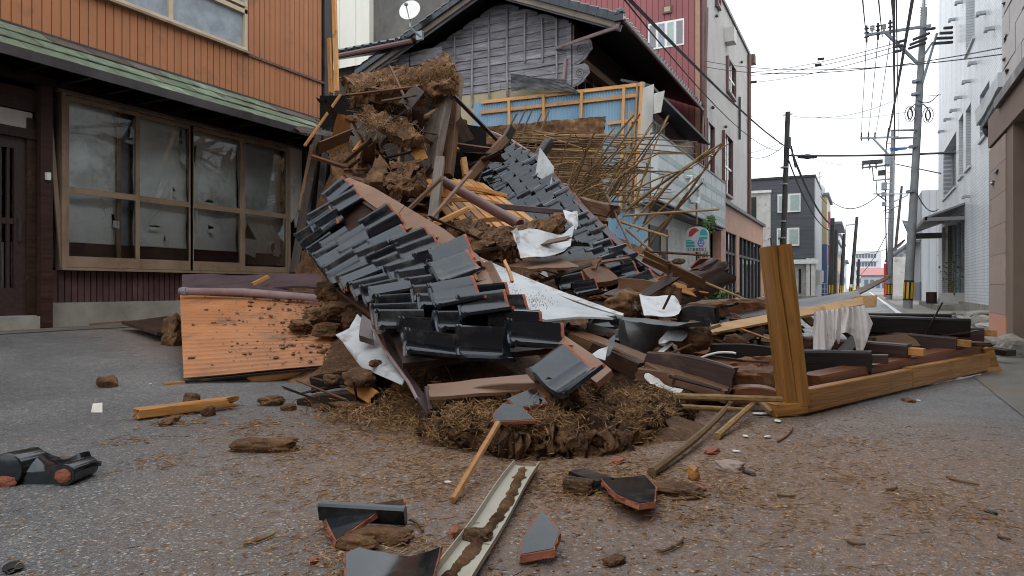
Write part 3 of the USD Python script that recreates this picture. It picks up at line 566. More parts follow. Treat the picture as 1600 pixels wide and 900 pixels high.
# broken laths and posts at the torn corner
def TP(p): return np.array(p, float)
beam('broken_batten', P(532, 148, 9.3), P(476, 228, 9.0), 0.055, 0.03, 'wood_orange', label='orange batten hanging slantwise off the corner of the green slate roof', cat='batten')
beam('broken_batten', P(522, -10, 10.6), P(526, 142, 10.4), 0.075, 0.04, 'wood_fresh', b1=0.03, label='tall pale batten standing against the house corner', cat='batten')
beam('broken_batten', P(514, 60, 10.7), P(517, 145, 10.6), 0.06, 0.04, 'wood_orange', b1=0.02, label='short orange batten just left of the tall pale batten', cat='batten')
for k, (a, b, ww, mm, lab) in enumerate([((498, 205, 10.2), (460, 428, 9.2), 0.12, 'wood_dark', 'dark corner post leaning beside the sliding windows'), ((512, 205, 10.3), (492, 400, 9.3), 0.1, 'wood_black', 'black post leaning behind the top of the fallen tile roof'), ((487, 230, 10.0), (468, 330, 9.6), 0.05, 'wood_brown', 'thin brown lath nailed on the leaning corner post')]):
    beam('leaning_post', P(*a), P(*b), ww, ww * 0.8, mm, b0=0.06, rough=0.03, label=lab, cat='post')
put('torn_flashing', solid_grid(patch(P(455, 195, 9.9), P(530, 207, 9.6), P(525, 214, 9.3), P(470, 206, 9.4), 8, 5, 0.05, 4, 3), 0.004), 'dull_zinc', label='torn grey flashing at the broken end of the slate roof', cat='flashing')

# the row goes on on both sides behind the viewpoint
nh = thing('row_house', 'plain brown rendered house next door, behind the viewpoint on the left', 'house', (XL, -6, 0))
put('wall', bx(XL - 6, XL + 0.1, -16, 2.5, 0, 6.8), 'brown_wall', nh); put('roof', bx(XL - 6, XL + 0.5, -16.2, 2.55, 6.8, 7.0), 'slate_brown', nh)
for k in range(5): put('window', bx(XL + 0.1, XL + 0.16, -14.5 + k * 3.3, -12.9 + k * 3.3, 1.0, 2.4), 'far_dark', nh)
# ================================================================ neighbouring house with the timber gable
GY = 17.3
hb = thing('gable_house', 'old wooden house with weathered board gable and black tiled roof', 'house', (-9, 20, 0))
WG = wall_M('Y', GY)
RIX, RIZ, SL = -9.1, 8.8, 0.43
ERX, ELX = -5.3, -13.4
def roofz(X): return RIZ - SL * abs(X - RIX)
def GB(name, x0, x1, y0, y1, z0, z1, mat, parent=None, **kw): return put(name, lb(x0, x1, y0, y1, z0, z1), mat, parent or hb, WG, **kw)
# walls
gp = prism([(-15, 3.0), (-6.97, 3.0), (-6.97, roofz(-6.97) - 0.16), (RIX, RIZ - 0.16), (-13, roofz(-13) - 0.16), (-15, roofz(-13) - 0.16)], 9.0); gp.apply_translation((0, 0, -9.03))
put('wall', gp, 'wood_dark', hb, WG)
put('wall', bx(-13, -5.0, GY + 0.4, 25.6, 0.1, 3.0), 'plaster_grey', hb)
# gable boards
rb = np.random.default_rng(21)
z = 6.14; row = 0
while z < 8.75:
    h = rb.uniform(0.215, 0.25)
    lim = lambda q: (RIZ - 0.22 - q) / SL
    xl, xr = max(-12.2, RIX - lim(z + 0.05)), min(-7.02, RIX + lim(z + 0.05))
    if xr - xl > 0.2:
        cuts = [xl] + ([rb.uniform(-10.2, -8.3)] if xr - xl > 3 else []) + [xr]
        for a, b in zip(cuts[:-1], cuts[1:]):
            n = max(4, int((b - a) / 0.12)); xx = np.linspace(a + 0.004, b - 0.004, n)
            lo = z + 0.02 * (meshkit.fbm(np.column_stack([xx * 2.2, xx * 0 + row, xx * 0]), 3, row) - 0.5) * 2
            hi = np.minimum(np.full(n, z + h * 1.08), RIZ - SL * abs(xx - RIX) - 0.17)
            if row == 0: lo += 0.05 * (meshkit.fbm(np.column_stack([xx * 3, xx * 0, xx * 0]), 3, 3) - 0.3)
            lo = np.minimum(lo, hi - 0.01)
            G = np.stack([np.stack([xx, lo, np.full(n, 0.032 + rb.uniform(-.006, .008)) + 0.02 * meshkit.noise(np.column_stack([xx * 2, xx * 0 + row * 3, xx * 0]), row)], -1), np.stack([xx, (lo * 0.5 + hi * 0.5), np.full(n, 0.024)], -1), np.stack([xx, hi, np.full(n, 0.008)], -1)])
            put('board', solid_grid(G, 0.014, flip=True), 'wood_weathered', hb, WG)
    z += h; row += 1
for i, px in enumerate((686, 712, 739, 766, 794, 821, 849, 871)):
    x = onY(px, 80, GY)[0]
    zb, zt = (onY(px, 168, GY)[2] if i < 5 else onY(px, (98, 98, 98)[i - 5], GY)[2]), roofz(x) - 0.3
    if i == 7: zb, zt = onY(px, 130, GY)[2], onY(px, 30, GY)[2]
    M, LL = frame((x, GY - 0.055, zb), (x + 0.02 * (i % 3 - 1), GY - 0.055, zt))
    put('batten', beam_mesh(LL, 0.05, 0.035, 0.15, 8, seed=i, warp=0.012), 'wood_weathered', hb, M)
# strip of ochre plaster under the boards
GB('plaster', -12, -7.05, 5.2, 6.15, -0.02, 0.012, 'tan')
GB('corner_board', -7.06, -6.93, 5.6, roofz(-7) - 0.25, -0.02, 0.06, 'wood_weathered'); GB('corner_board', -6.9, -6.86, 5.6, roofz(-7) - 0.3, -0.02, 0.03, 'wood_grey')
GB('sheathing', -11.0, -6.9, 4.2, 5.2, 0, 0.015, 'plaster_grey')
# carved scroll brackets by the eave
def spiral(cx, cy, r0, turns, sgn=1, n=34):
    t = np.linspace(0, turns * 2 * np.pi, n); r = r0 * (1 - t / t[-1] * 0.85); return np.column_stack([cx + sgn * r * np.cos(t), cy + r * np.sin(t), np.full(n, 0.06)])
def scroll(z0, sc):
    base = Polygon([(0, 0.0), (0.12, 0.02), (0.3, 0.12), (0.4, 0.26), (0.5, 0.36), (0.46, 0.55), (0.36, 0.62), (0.0, 0.6)]).buffer(0.03)
    m = cat_meshes([prism(base, 0.05), tube(spiral(0.22, 0.36, 0.17, 2.0), 0.022, 5), tube([(0.02, 0.02, 0.055), (0.2, 0.1, 0.055), (0.36, 0.28, 0.055), (0.48, 0.36, 0.055), (0.44, 0.55, 0.055)], 0.02, 5)])
    m.apply_scale((sc, sc, 1)); m.apply_translation((-6.86, z0, 0.02)); return m
put('scroll_bracket', scroll(roofz(-6.5) - 1.15, 1.0), 'wood_weathered', hb, WG); put('scroll_bracket', scroll(roofz(-6.5) - 1.72, 0.85), 'wood_weathered', hb, WG)
# roof: two slopes, barge boards, tiles along the verge and eave
YF, YB = GY - 0.95, 25.9
def slope(xa, xb, y0, y1, th, mat, name, off=0):
    G = np.array([[(xa, y0, roofz(xa) + off), (xa, y1, roofz(xa) + off)], [(xb, y0, roofz(xb) + off), (xb, y1, roofz(xb) + off)]])
    return put(name, solid_grid(G, th, flip=xb > xa), mat, hb)
slope(RIX, ERX, YF, YB, 0.09, 'wood_black', 'roof_deck'); slope(RIX, ELX, YF, YB, 0.09, 'wood_black', 'roof_deck')
def roll_row(x0, x1, mat='roof_tile_plain'):
    "courses of pantiles, the joints as steps and the rolls as ribs"
    ny = int((YB - YF) / 0.3); ns = int(abs(x1 - x0) / 0.25); P0 = []
    yy = np.linspace(YF - 0.05, YB, ny * 4 + 1); ss = []
    for s in range(ns): ss += [s / ns, (s + 0.97) / ns]
    G = np.zeros((len(ss), len(yy), 3))
    for i, s in enumerate(ss):
        x = x0 + (x1 - x0) * s
        G[i, :, 0] = x; G[i, :, 1] = yy; G[i, :, 2] = roofz(x) + 0.05 + (0.05 if i % 2 else 0.005) + 0.035 * np.sin(yy * 2 * np.pi / 0.3)
    return put('roof_tiles', solid_grid(G, 0.04, flip=x1 > x0), mat, hb, kind='stuff')
roll_row(RIX, ERX - 0.05); roll_row(RIX, ELX)
put('ridge', tube([(RIX, YF - 0.1, RIZ + 0.16), (RIX, YB, RIZ + 0.16)], 0.14, 8), 'roof_tile_plain', hb)
for sgn, xe in ((1, ERX), (-1, ELX)):
    for dy, ww, hh, mm, oz in ((0.0, 0.05, 0.26, 'wood_grey', -0.12), (0.11, 0.05, 0.16, 'wood_weathered', -0.2)):
        p0 = np.array([RIX, YF + dy, RIZ + oz]); p1 = np.array([xe, YF + dy, roofz(xe) + oz])
        beam('barge_board', p0, p1, ww, hh, mm, hb, n=8)
    for k in range(int(abs(xe - RIX) / 0.25)):        # rounded verge tiles
        x = RIX + sgn * (k + 0.5) * 0.25
        M, LL = frame((x - sgn * 0.13, YF - 0.03, roofz(x - sgn * 0.13) + 0.06), (x + sgn * 0.14, YF - 0.03, roofz(x + sgn * 0.14) + 0.09))
        put('verge_tile', tube([(0, 0, 0), (LL, 0, 0)], 0.065, 7), 'roof_tile_plain', hb, M)
        M, LL = frame((x - sgn * 0.12, YF - 0.085, roofz(x - sgn * 0.12) - 0.03), (x + sgn * 0.125, YF - 0.085, roofz(x + sgn * 0.125) - 0.03))
        put('verge_tile', beam_mesh(LL, 0.025, 0.15, 0.2, 1), 'roof_tile_plain', hb, M)
for k in range(30):      # eave tiles with round noses, in profile against the red wall
    y = YF + (k + 0.5) * (YB - YF) / 30
    M, LL = frame((ERX - 0.12, y, roofz(ERX - 0.12) + 0.1), (ERX + 0.06, y, roofz(ERX + 0.06) + 0.1))
    put('eave_tile', cat_meshes([tube([(0, 0, 0), (LL, 0, 0)], 0.075, 8), bx(LL - 0.12, LL, -0.15, 0.14, -0.08, -0.03)]), 'roof_tile_plain', hb, M)
put('corner_ornament', cat_meshes([lump((0.12, 0.12, 0.14), 3, 2, 0.5), bx(-0.15, 0.1, -0.1, 0.1, -0.2, -0.05)]), 'roof_tile_plain', hb, tr((ERX + 0.02, YF - 0.02, roofz(ERX) + 0.12)))
put('gutter', tube([(ERX + 0.1, YF, roofz(ERX) - 0.06), (ERX + 0.1, YB - 0.1, roofz(ERX) - 0.12)], 0.055, 8), 'brown_pipe', hb)
put('gutter_elbow', tube([(ERX + 0.1, YB - 0.2, roofz(ERX) - 0.15), (ERX + 0.08, YB - 0.12, roofz(ERX) - 0.3), (ERX + 0.0, YB - 0.1, 4.2)], 0.045, 8), 'mauve_pipe', hb)
pA, pB = P(965, 42, depth((ERX, YF))), onY(870, 75, GY - 0.12)
put('downpipe', tube([pA + [0, 0, 0.06], pA, pB, pB + [0, 0, -0.05]], 0.05, 8), 'mauve_pipe', hb)
pC, pD = onY(884, 92, GY - 0.1), onY(880, 128, GY - 0.1)
put('downpipe', tube([pC, (pC + pD) / 2, pD], 0.05, 8), 'mauve_pipe', hb)
# street wall upstairs under the eave
WE = wall_M('X', -6.95)
for y in np.arange(17.6, 22.6, 0.62): put('lattice', lb(y, y + 0.05, 5.0, 6.6, 0, 0.05), 'wood_dark', hb, WE)
for y in (17.5, 19.6, 21.8): put('side_pane', lb(y, y + 1.9, 5.25, 6.4, -0.01, 0.0), 'pane_far', hb, WE)
put('eave_beam', lb(17.4, 25, 6.55, 6.75, 0, 0.3), 'wood_brown', hb, WE)
put('plaster', lb(19.5, 20.6, 5.3, 6.3, 0.06, 0.09), 'plaster_white', hb, WE)
# annex with its own gutter on the left
ax0, ax1 = onY(520, 92, 16.2), onY(642, 62, 16.2)
zA = (ax0[2] + ax1[2]) / 2
put('annex_wall', bx(ax0[0] - 1, -11.2, 16.9, 20, 0.2, zA - 0.1), 'wood_dark', hb)
put('annex_roof', solid_grid(np.array([[(ax0[0] - 1, 16.2, zA + 0.02), (ax0[0] - 1, 20, zA + 1.5)], [(ax1[0], 16.2, zA + 0.02), (ax1[0], 20, zA + 1.5)]]), 0.1), 'wood_black', hb)
for k in range(14):
    x = ax0[0] - 0.6 + k * 0.3
    if x < ax1[0]: put('eave_tile', cat_meshes([tube([(x, 16.1, zA + 0.08), (x, 17.2, zA + 0.52)], 0.075, 7), solid_grid(np.array([[(x, 16.12, zA + 0.06), (x, 17.4, zA + 0.56)], [(x + 0.3, 16.12, zA + 0.05), (x + 0.3, 17.4, zA + 0.55)]]), 0.03)]), 'roof_tile_plain', hb)
put('annex_gutter', tube([(ax0[0] - 1, 16.1, zA - 0.05), (ax1[0] + 0.1, 16.1, zA - 0.02)], 0.07, 8), 'brown_pipe', hb)
# grey sheathing under the annex eave
for (a, b) in (((571, 102, 570, 124), (640, 82, 640, 103)), ((641, 82, 641, 103), (690, 72, 692, 94))):
    c00, c01 = onY(a[0], a[1], 16.85), onY(a[2], a[3], 16.85); c10, c11 = onY(b[0], b[1], 16.85), onY(b[2], b[3], 16.85)
    put('tar_paper', solid_grid(patch(c00, c10, c11, c01, 14, 8, 0.05, 3.5, 5, rag=0.02), 0.01, flip=True), 'wood_weathered', hb)
beam('annex_beam', onY(575, 126, 16.8), onY(692, 96, 16.8), 0.12, 0.12, 'wood_dark', hb)
put('torn_metal', solid_grid(patch(onY(798, 115, 17.0), onY(880, 124, 16.9), onY(905, 143, 16.6), onY(798, 140, 16.6), 12, 6, 0.16, 1.4, 9), 0.01, flip=True), 'dull_zinc', hb)
# blue tin wall with battens
BY = 16.8
bl = thing('tin_wall', 'blue corrugated tin wall with pale timber battens, torn open', 'wall', tuple(onY(880, 300, BY) * [1, 1, 0]))
WB = wall_M('Y', BY)
pts = [onY(x, y, BY) for x, y in ((741, 164), (1008, 128), (1010, 345), (741, 330))]
xs = np.arange(pts[0][0], pts[1][0], 0.019)
top = np.interp(xs, [pts[0][0], pts[1][0]], [pts[0][2] + 0.05, pts[1][2]]); bot = np.interp(xs, [pts[0][0], pts[1][0]], [2.2, 1.6])
G = np.stack([np.stack([xs, bot, 0.007 * np.sign(np.sin(xs * 2 * np.pi / 0.076))], -1), np.stack([xs, top, 0.007 * np.sign(np.sin(xs * 2 * np.pi / 0.076))], -1)])
put('tin_sheet', solid_grid(G, 0.012, flip=True), 'blue_tin', bl, WB)
def batten(x0, y0, x1, y1, w=0.075, off=0.05, mat='wood_fresh'):
    a, b = onY(x0, y0, BY - off), onY(x1, y1, BY - off)
    beam('batten', a, b, 0.04, w, mat, bl, up=(0, 0, 1) if abs(b[0] - a[0]) > abs(b[2] - a[2]) else (1, 0, 0))
batten(752, 160, 1003, 132, 0.09); batten(751, 176, 997, 149, 0.09); batten(950, 193, 997, 187, 0.08)
for x, y0, y1 in ((795, 156, 330), (849, 149, 330), (909, 142, 320), (975, 135, 330)): batten(x, y0, x + (3 if x < 900 else -6), y1, 0.075, 0.075)
batten(1003, 128, 992, 330, 0.085, 0.085, 'wood_fresh'); batten(996, 130, 984, 330, 0.05, 0.06, 'wood_orange')
for k, yy in enumerate((226, 262, 300)): batten(960, yy, 990, yy - 3, 0.07)
put('grey_edge_panel', solid_grid(patch(onY(1006, 137, BY - 0.12), onY(1022, 131, BY + 0.1), onY(1014, 330, BY + 0.1), onY(992, 340, BY - 0.12), 4, 6), 0.03, flip=True), 'pale_grey', bl)
put('bent_gutter_end', solid_grid(patch(onY(1022, 146, BY - 0.2), onY(1039, 141, BY - 0.1), onY(1033, 175, BY - 0.1), onY(1021, 178, BY - 0.2), 5, 5, 0.05), 0.01, flip=True), 'pale_grey', bl)

# ================================================================ snack shop next door
XS = -4.6
sh = thing('corner_shop', 'small shop with grey striped fascia sign above a white tiled front', 'shop', (XS, 21, 0))
WS = wall_M('X', XS)
def SB(name, x0, x1, y0, y1, z0, z1, mat, parent=None, **kw): return put(name, lb(x0, x1, y0, y1, z0, z1), mat, parent or sh, WS, **kw)
fy0, fy1 = 16.6, 25.65
fz0, fz1 = 2.75, 4.33
put('fascia_board', lb(fy0, fy1, fz0, fz1, 0.0, 0.18), 'sign_grey', sh, WS)
ns = 7
for k in range(ns):
    if k % 2: SB('stripe', fy0, fy1, fz0 + (fz1 - fz0) * (k - 0.35) / ns, fz0 + (fz1 - fz0) * (k + 0.35) / ns, 0.181, 0.186, 'sign_stripe')
SB('fascia_edge', fy0, fy1, fz1, fz1 + 0.05, -0.02, 0.2, 'charcoal'); SB('fascia_edge', fy0, fy1, fz0 - 0.04, fz0, -0.02, 0.2, 'charcoal')
for y in np.arange(fy0, fy1, 0.93): SB('seam', y, y + 0.012, fz0, fz1, 0.18, 0.187, 'pale_grey')
SB('fascia_return', fy1 - 0.02, fy1 + 0.05, fz0, fz1, -0.4, 0.19, 'sign_grey')
# two white letters left on the fascia, drawn as strokes
def strokes(lst, r, M, name='letter'):
    for s in lst: put(name, tube([(a, b, 0.2) for a, b in s], r, 5), 'letter_white', sh, M)
a = onX(1075, 293, XS + 0.2)
ly, lz = a[1] - 0.25, 3.08
te = [[(0, 0.62), (0.3, 0.66), (0.62, 0.72)], [(0.6, 0.72), (0.36, 0.55), (0.24, 0.32), (0.3, 0.1), (0.52, 0.0)]]
ra = [[(1.0, 0.78), (1.25, 0.7)], [(0.95, 0.5), (1.2, 0.56), (1.42, 0.46), (1.46, 0.24), (1.3, 0.06), (1.02, 0.0)]]
strokes([[(ly + u * 1.15, lz + v) for u, v in s] for s in te + ra], 0.05, WS)
strokes([[(ly + 2.2 + u * 0.35, lz + 0.75 + v * 0.25) for u, v in s] for s in ([[(0, 0), (0.5, 0), (0.5, 0.6), (0, 0.6), (0, 0)]], [[(1, 0.1), (1.6, 0.1)]]) for s in s], 0.018, WS)
# front wall, door, window
put('front_wall', cat_meshes([bx(-10, XS - 0.35, 17.2, 25.7, 0.05, 2.8), ]), 'plaster_white', sh)
WS2 = wall_M('X', XS - 0.35)
for zz in np.arange(0.3, 2.7, 0.3): put('tile_joint', lb(19.6, 23.3, zz, zz + 0.01, 0, 0.004), 'pale_grey', sh, WS2)
def SB2(name, *a, parent=None): return put(name, lb(*a[:6]), a[6], parent or sh, WS2)
d = SB2('door', 17.6, 19.45, 0.1, 2.25, 0.0, 0.05, 'charcoal')
SB2('door_glass', 18.55, 19.15, 0.3, 2.05, 0.052, 0.06, 'pane_shop', parent=d)
SB2('notice', 18.6, 19.1, 1.55, 2.1, 0.065, 0.075, 'tan', parent=d)
SB2('notice', 18.7, 19.0, 0.95, 1.35, 0.065, 0.075, 'teal', parent=d)
put('notice_emblem', prism(Polygon([(18.85 + 0.1 * math.cos(t), 1.17 + 0.1 * math.sin(t)) for t in np.linspace(0, 2 * np.pi, 20)]), 0.006), 'logo_red', d, WS2 @ tr((0, 0, 0.076)))
SB2('notice', 18.7, 19.0, 0.55, 0.9, 0.065, 0.075, 'white', parent=d)
wd = SB2('narrow_window', 23.3, 25.0, 0.4, 2.3, 0.0, 0.05, 'charcoal')
SB2('frame', 23.8, 23.9, 0.4, 2.3, 0.05, 0.08, 'white', parent=wd); SB2('frame', 24.5, 24.6, 0.4, 2.3, 0.05, 0.08, 'white', parent=wd)
SB2('pane', 23.4, 24.9, 0.45, 2.25, 0.051, 0.056, 'pane_shop', parent=wd)
SB('awning_soffit', fy0, fy1, fz0 - 0.1, fz0 - 0.05, -0.6, 0.1, 'wood_dark')
# upstairs window behind the fascia, under a dark canopy
put('upper_wall', bx(-9, XS - 0.9, 17.3, 25.6, 2.8, 5.5), 'wood_dark', sh); put('upper_wall', bx(-9, XS - 0.9, 21.3, 25.6, 5.5, 6.2), 'maroon_siding', sh)
WS3 = wall_M('X', XS - 0.9)
uw = put('upper_window', lb(17.4, 21.2, 4.4, 5.5, 0, 0.05), 'white', sh, WS3)
for k in range(4): put('pane', lb(17.5 + k * 0.93, 18.33 + k * 0.93, 4.5, 5.4, 0.052, 0.06), 'frosted', uw, WS3)
put('canopy', solid_grid(np.array([[(XS - 0.9, 17.0, 5.85), (XS - 0.9, 24.4, 5.75)], [(XS - 0.1, 17.0, 5.6), (XS - 0.1, 24.4, 5.5)]]), 0.06, flip=True), 'charcoal', sh)
# soft-drink sign hanging over the pavement
sg = thing('drink_sign', 'hanging drink sign with round red, white and blue emblem', 'sign', tuple(onX(1093, 370, XS + 0.35)))
sc_ = onX(1089.5, 374, XS + 0.35)
SGM = wall_M('Y', sc_[1] - 0.05) @ tr((sc_[0], sc_[2], 0)) @ np.diag([0.72, 0.85, 0.8, 1.0]) @ tr((-sc_[0], -sc_[2], 0))
hw, z0_, z1_ = 0.44, sc_[2] - 0.42, sc_[2] + 0.43
X0 = sc_[0]
arch = [(X0 - hw, z0_), (X0 + hw, z0_), (X0 + hw, z1_ - 0.25)] + [(X0 + hw * math.cos(t), z1_ - 0.25 + 0.25 * math.sin(t)) for t in np.linspace(0, np.pi, 14)[1:]]
put('panel', prism(arch, 0.14), 'pale_grey', sg, SGM @ tr((0, 0, -0.14)))
def disc(cx, cy, r, a0=0, a1=2 * np.pi, n=26): return [(cx + r * math.cos(t), cy + r * math.sin(t)) for t in np.linspace(a0, a1, n)]
def wave_half(cx, cy, r, up):
    circ = Polygon(disc(cx, cy, r)).buffer(0)
    xs = np.linspace(-r, r, 15)
    line = [(cx + x, cy + 0.28 * r * math.sin(x / r * 2.6) + 0.2 * x + (0.05 if up else -0.06) * r * 2) for x in xs]
    cap = Polygon(line + [(cx + r, cy + (2 if up else -2) * r), (cx - r, cy + (2 if up else -2) * r)]).buffer(0)
    return circ.intersection(cap)
for g_, mt in ((wave_half(X0 - 0.1, z1_ - 0.27, 0.22, True), 'logo_red'), (wave_half(X0 - 0.1, z1_ - 0.27, 0.22, False), 'sign_grey')):
    put('emblem', prism(g_, 0.01), mt, sg, SGM)
put('teal_field', prism(Polygon([(X0 + 0.1, z1_ - 0.3), (X0 + hw - 0.03, z1_ - 0.3), (X0 + hw - 0.04, z1_ - 0.2), (X0 + 0.3, z1_ - 0.08), (X0 + 0.15, z1_ - 0.12)]), 0.008), 'teal', sg, SGM)
for a in ((X0 - hw + 0.02, X0 - 0.1, z0_ + 0.26, z0_ + 0.35), (X0 - hw + 0.02, X0 - 0.06, z0_ + 0.16, z0_ + 0.24), (X0 + 0.05, X0 + hw - 0.04, z0_ + 0.42, z0_ + 0.5), (X0 - hw + 0.02, X0 - 0.1, z0_ + 0.37, z0_ + 0.4)):
    put('teal_field', lb(*a, 0, 0.008), 'teal', sg, SGM)
put('blue_badge', prism(disc(X0 + 0.16, z0_ + 0.29, 0.15, 0, 2 * np.pi, 7), 0.01), 'logo_blue', sg, SGM)
for dx in (-0.05, 0.05): put('badge_mark', prism(disc(X0 + 0.16 + dx, z0_ + 0.32, 0.02, 0, 2 * np.pi, 8), 0.004), 'white', sg, SGM @ tr((0, 0, 0.011)))
put('badge_mark', tube([(X0 + 0.1, z0_ + 0.25, 0.012), (X0 + 0.16, z0_ + 0.22, 0.012), (X0 + 0.22, z0_ + 0.25, 0.012)], 0.008, 4), 'white', sg, SGM)
rk = np.random.default_rng(8)
for k in range(7):   # row of small black characters
    cx = X0 - 0.34 + k * 0.113; cy = z0_ + 0.075
    bars = [lb(cx - 0.04, cx + 0.04, cy + 0.035, cy + 0.05, 0, 0.006), lb(cx - 0.04, cx + 0.04, cy - 0.045, cy - 0.03, 0, 0.006)]
    if rk.random() < 0.7: bars.append(lb(cx - 0.007, cx + 0.007, cy - 0.03, cy + 0.035, 0, 0.006))
    if rk.random() < 0.6: bars += [lb(cx - 0.04, cx - 0.026, cy - 0.03, cy + 0.035, 0, 0.006), lb(cx + 0.026, cx + 0.04, cy - 0.03, cy + 0.035, 0, 0.006)]
    if rk.random() < 0.6: bars.append(lb(cx - 0.026, cx + 0.026, cy - 0.004, cy + 0.008, 0, 0.0055))
    put('character', cat_meshes(bars), 'black', sg, SGM)
put('bracket', tube([(X0 - 0.02, sc_[1], z1_), (X0 - 0.02, sc_[1], fz0 + 0.3), (XS + 0.1, sc_[1], fz0 + 0.3)], 0.03, 6), 'brown_pipe', sg)
# downspout in front of the fascia and the little garland by the shop corner
put('rusty_pole', tube([onX(1106, 12, XS - 0.45), onX(1100, 260, XS - 0.42)], 0.03, 6), 'brown_pipe', label='thin brown downpipe running up the edge of the red wall', cat='pipe')
rg = np.random.default_rng(5)
vg = thing('vine_garland', 'dark green artificial vine hanging beside the drink sign', 'garland', tuple(onX(1108, 345, XS + 0.28)))
for i in range(60):
    put('leaf', lump((0.06, 0.03, 0.05), i, 0), 'leaf', vg, tr(onX(rg.uniform(1099, 1117), rg.uniform(338, 365) if i % 2 else rg.uniform(345, 352), XS + 0.28)))

# ================================================================ three-storey building beyond
cb = thing('concrete_building', 'grey three-storey concrete building with red metal side wall and pink ground floor', 'building', (-8, 31, 0))
XC, CY0, CY1 = -5.3, 26.1, 37.6
put('wall', bx(-18, XC, CY0 + 0.05, CY1, 0, 12.6), 'rough_render', cb)
put('parapet', bx(-18, XC + 0.08, CY0, CY1 + 0.1, 12.6, 12.75), 'dark_metal', cb)
WC = wall_M('Y', CY0); WCX = wall_M('X', XC)
rx = np.arange(-13, XC - 0.22, 0.225)
for x in rx: put('cladding_strip', lb(x, x + 0.205, 3, 12.6, 0.0, 0.05), 'red_siding', cb, WC)
put('cladding_back', lb(-13, XC - 0.02, 3, 12.6, -0.04, 0.02), 'maroon_siding', cb, WC)
put('corner_trim', lb(XC - 0.25, XC - 0.08, 3, 12.6, 0.0, 0.07), 'terracotta', cb, WC)
def cwin(x0, y0, x1, y1, divs, mats, name='window', frame_mat='white', curt=True):
    a, b = onY(x0, y0, CY0 - 0.06), onY(x1, y1, CY0 - 0.06)
    w_ = put(name, lb(a[0], b[0], b[2], a[2], 0.045, 0.075), frame_mat, cb, WC)
    n = divs; ww = (b[0] - a[0]) / n
    for k in range(n):
        put('pane', lb(a[0] + k * ww + 0.05, a[0] + (k + 1) * ww - 0.05, b[2] + 0.07, a[2] - 0.07, 0.076, 0.082), mats[k % len(mats)], w_, WC)
    return w_
cwin(1013, 38, 1069, 70, 4, ['grey_metal', 'frosted', 'curtain', 'grey_metal'])
v_ = onY(1036, 10, CY0 - .06), onY(1050, 20, CY0 - .06)
put('vent', lb(v_[0][0], v_[1][0], v_[1][2], v_[0][2], 0.05, 0.12), 'brown_pipe', cb, WC); put('vent_slot', lb(v_[0][0] + 0.06, v_[1][0] - 0.06, v_[1][2] + .06, v_[0][2] - .06, 0.12, 0.125), 'tan', cb, WC)
def sidewin(x0, x1, yt, yb, name='window'):
    a, b = onX(x0, yt, XC), onX(x1, yt, XC); zt = a[2]; zb = onX(x0, yb, XC)[2]
    w_ = put(name, cat_meshes([lb(a[1] - 0.12, a[1], zb - 0.1, zt + 0.1, 0, 0.12), lb(b[1], b[1] + 0.12, zb - 0.1, zt + 0.1, 0, 0.12), lb(a[1], b[1], zt, zt + 0.1, 0, 0.12), lb(a[1], b[1], zb - 0.1, zb, 0, 0.14)]), 'brown_pipe', cb, WCX)
    put('pane', lb(a[1], b[1], zb, zt, 0.005, 0.02), 'pane_far', w_, WCX); put('sash', lb((a[1] + b[1]) / 2 - 0.05, (a[1] + b[1]) / 2 + 0.05, zb, zt, 0.02, 0.05), 'white', w_, WCX)
    put('sash', lb(a[1], b[1], zb + (zt - zb) * 0.45, zb + (zt - zb) * 0.45 + 0.08, 0.02, 0.055), 'white', w_, WCX); put('curtain', lb(a[1], (a[1] + b[1]) / 2, zb, zt, 0.001, 0.004), 'curtain', w_, WCX)
sidewin(1135, 1146, 92, 140); sidewin(1102, 1112, 190, 275); sidewin(1129, 1141, 208, 300)
sidewin(1118, 1122, -40, 5)
for x in (1101, 1171):
    a, b = onX(x + 8, 0, XC + 0.1), onX(x, 330, XC + 0.1)
    put('downpipe', tube([(XC + 0.1, onX(x, 200, XC + .1)[1], 12.5), (XC + 0.1, onX(x, 200, XC + .1)[1], 3.4)], 0.09, 8), 'brown_pipe', cb)
put('downpipe', tube([(XC + 0.08, onX(1153, 60, XC)[1], 9.6), (XC + 0.08, onX(1153, 60, XC)[1], 7.6)], 0.06, 8), 'charcoal', cb)
q = onX(1134, 58, XC); put('vent_hood', cat_meshes([bx(XC, XC + 0.4, q[1] - 0.3, q[1] + 0.3, q[2] - 0.3, q[2] + 0.3)]), 'pale_grey', cb)
put('pipe_head', bx(XC - 0.05, XC + 0.3, onX(1171, 95, XC)[1] - 0.25, onX(1171, 95, XC)[1] + 0.25, onX(1171, 95, XC)[2] - 0.2, onX(1171, 95, XC)[2] + 0.25), 'brown_pipe', cb)
for (x, y) in ((1120, 10), (1120, 25), (1114, 168), (1134, 198), (1159, 97)): put('bolt', lump((0.07, 0.07, 0.07), x, 1, 0.1), 'dark_metal', cb, tr(onX(x, y, XC + 0.08)))
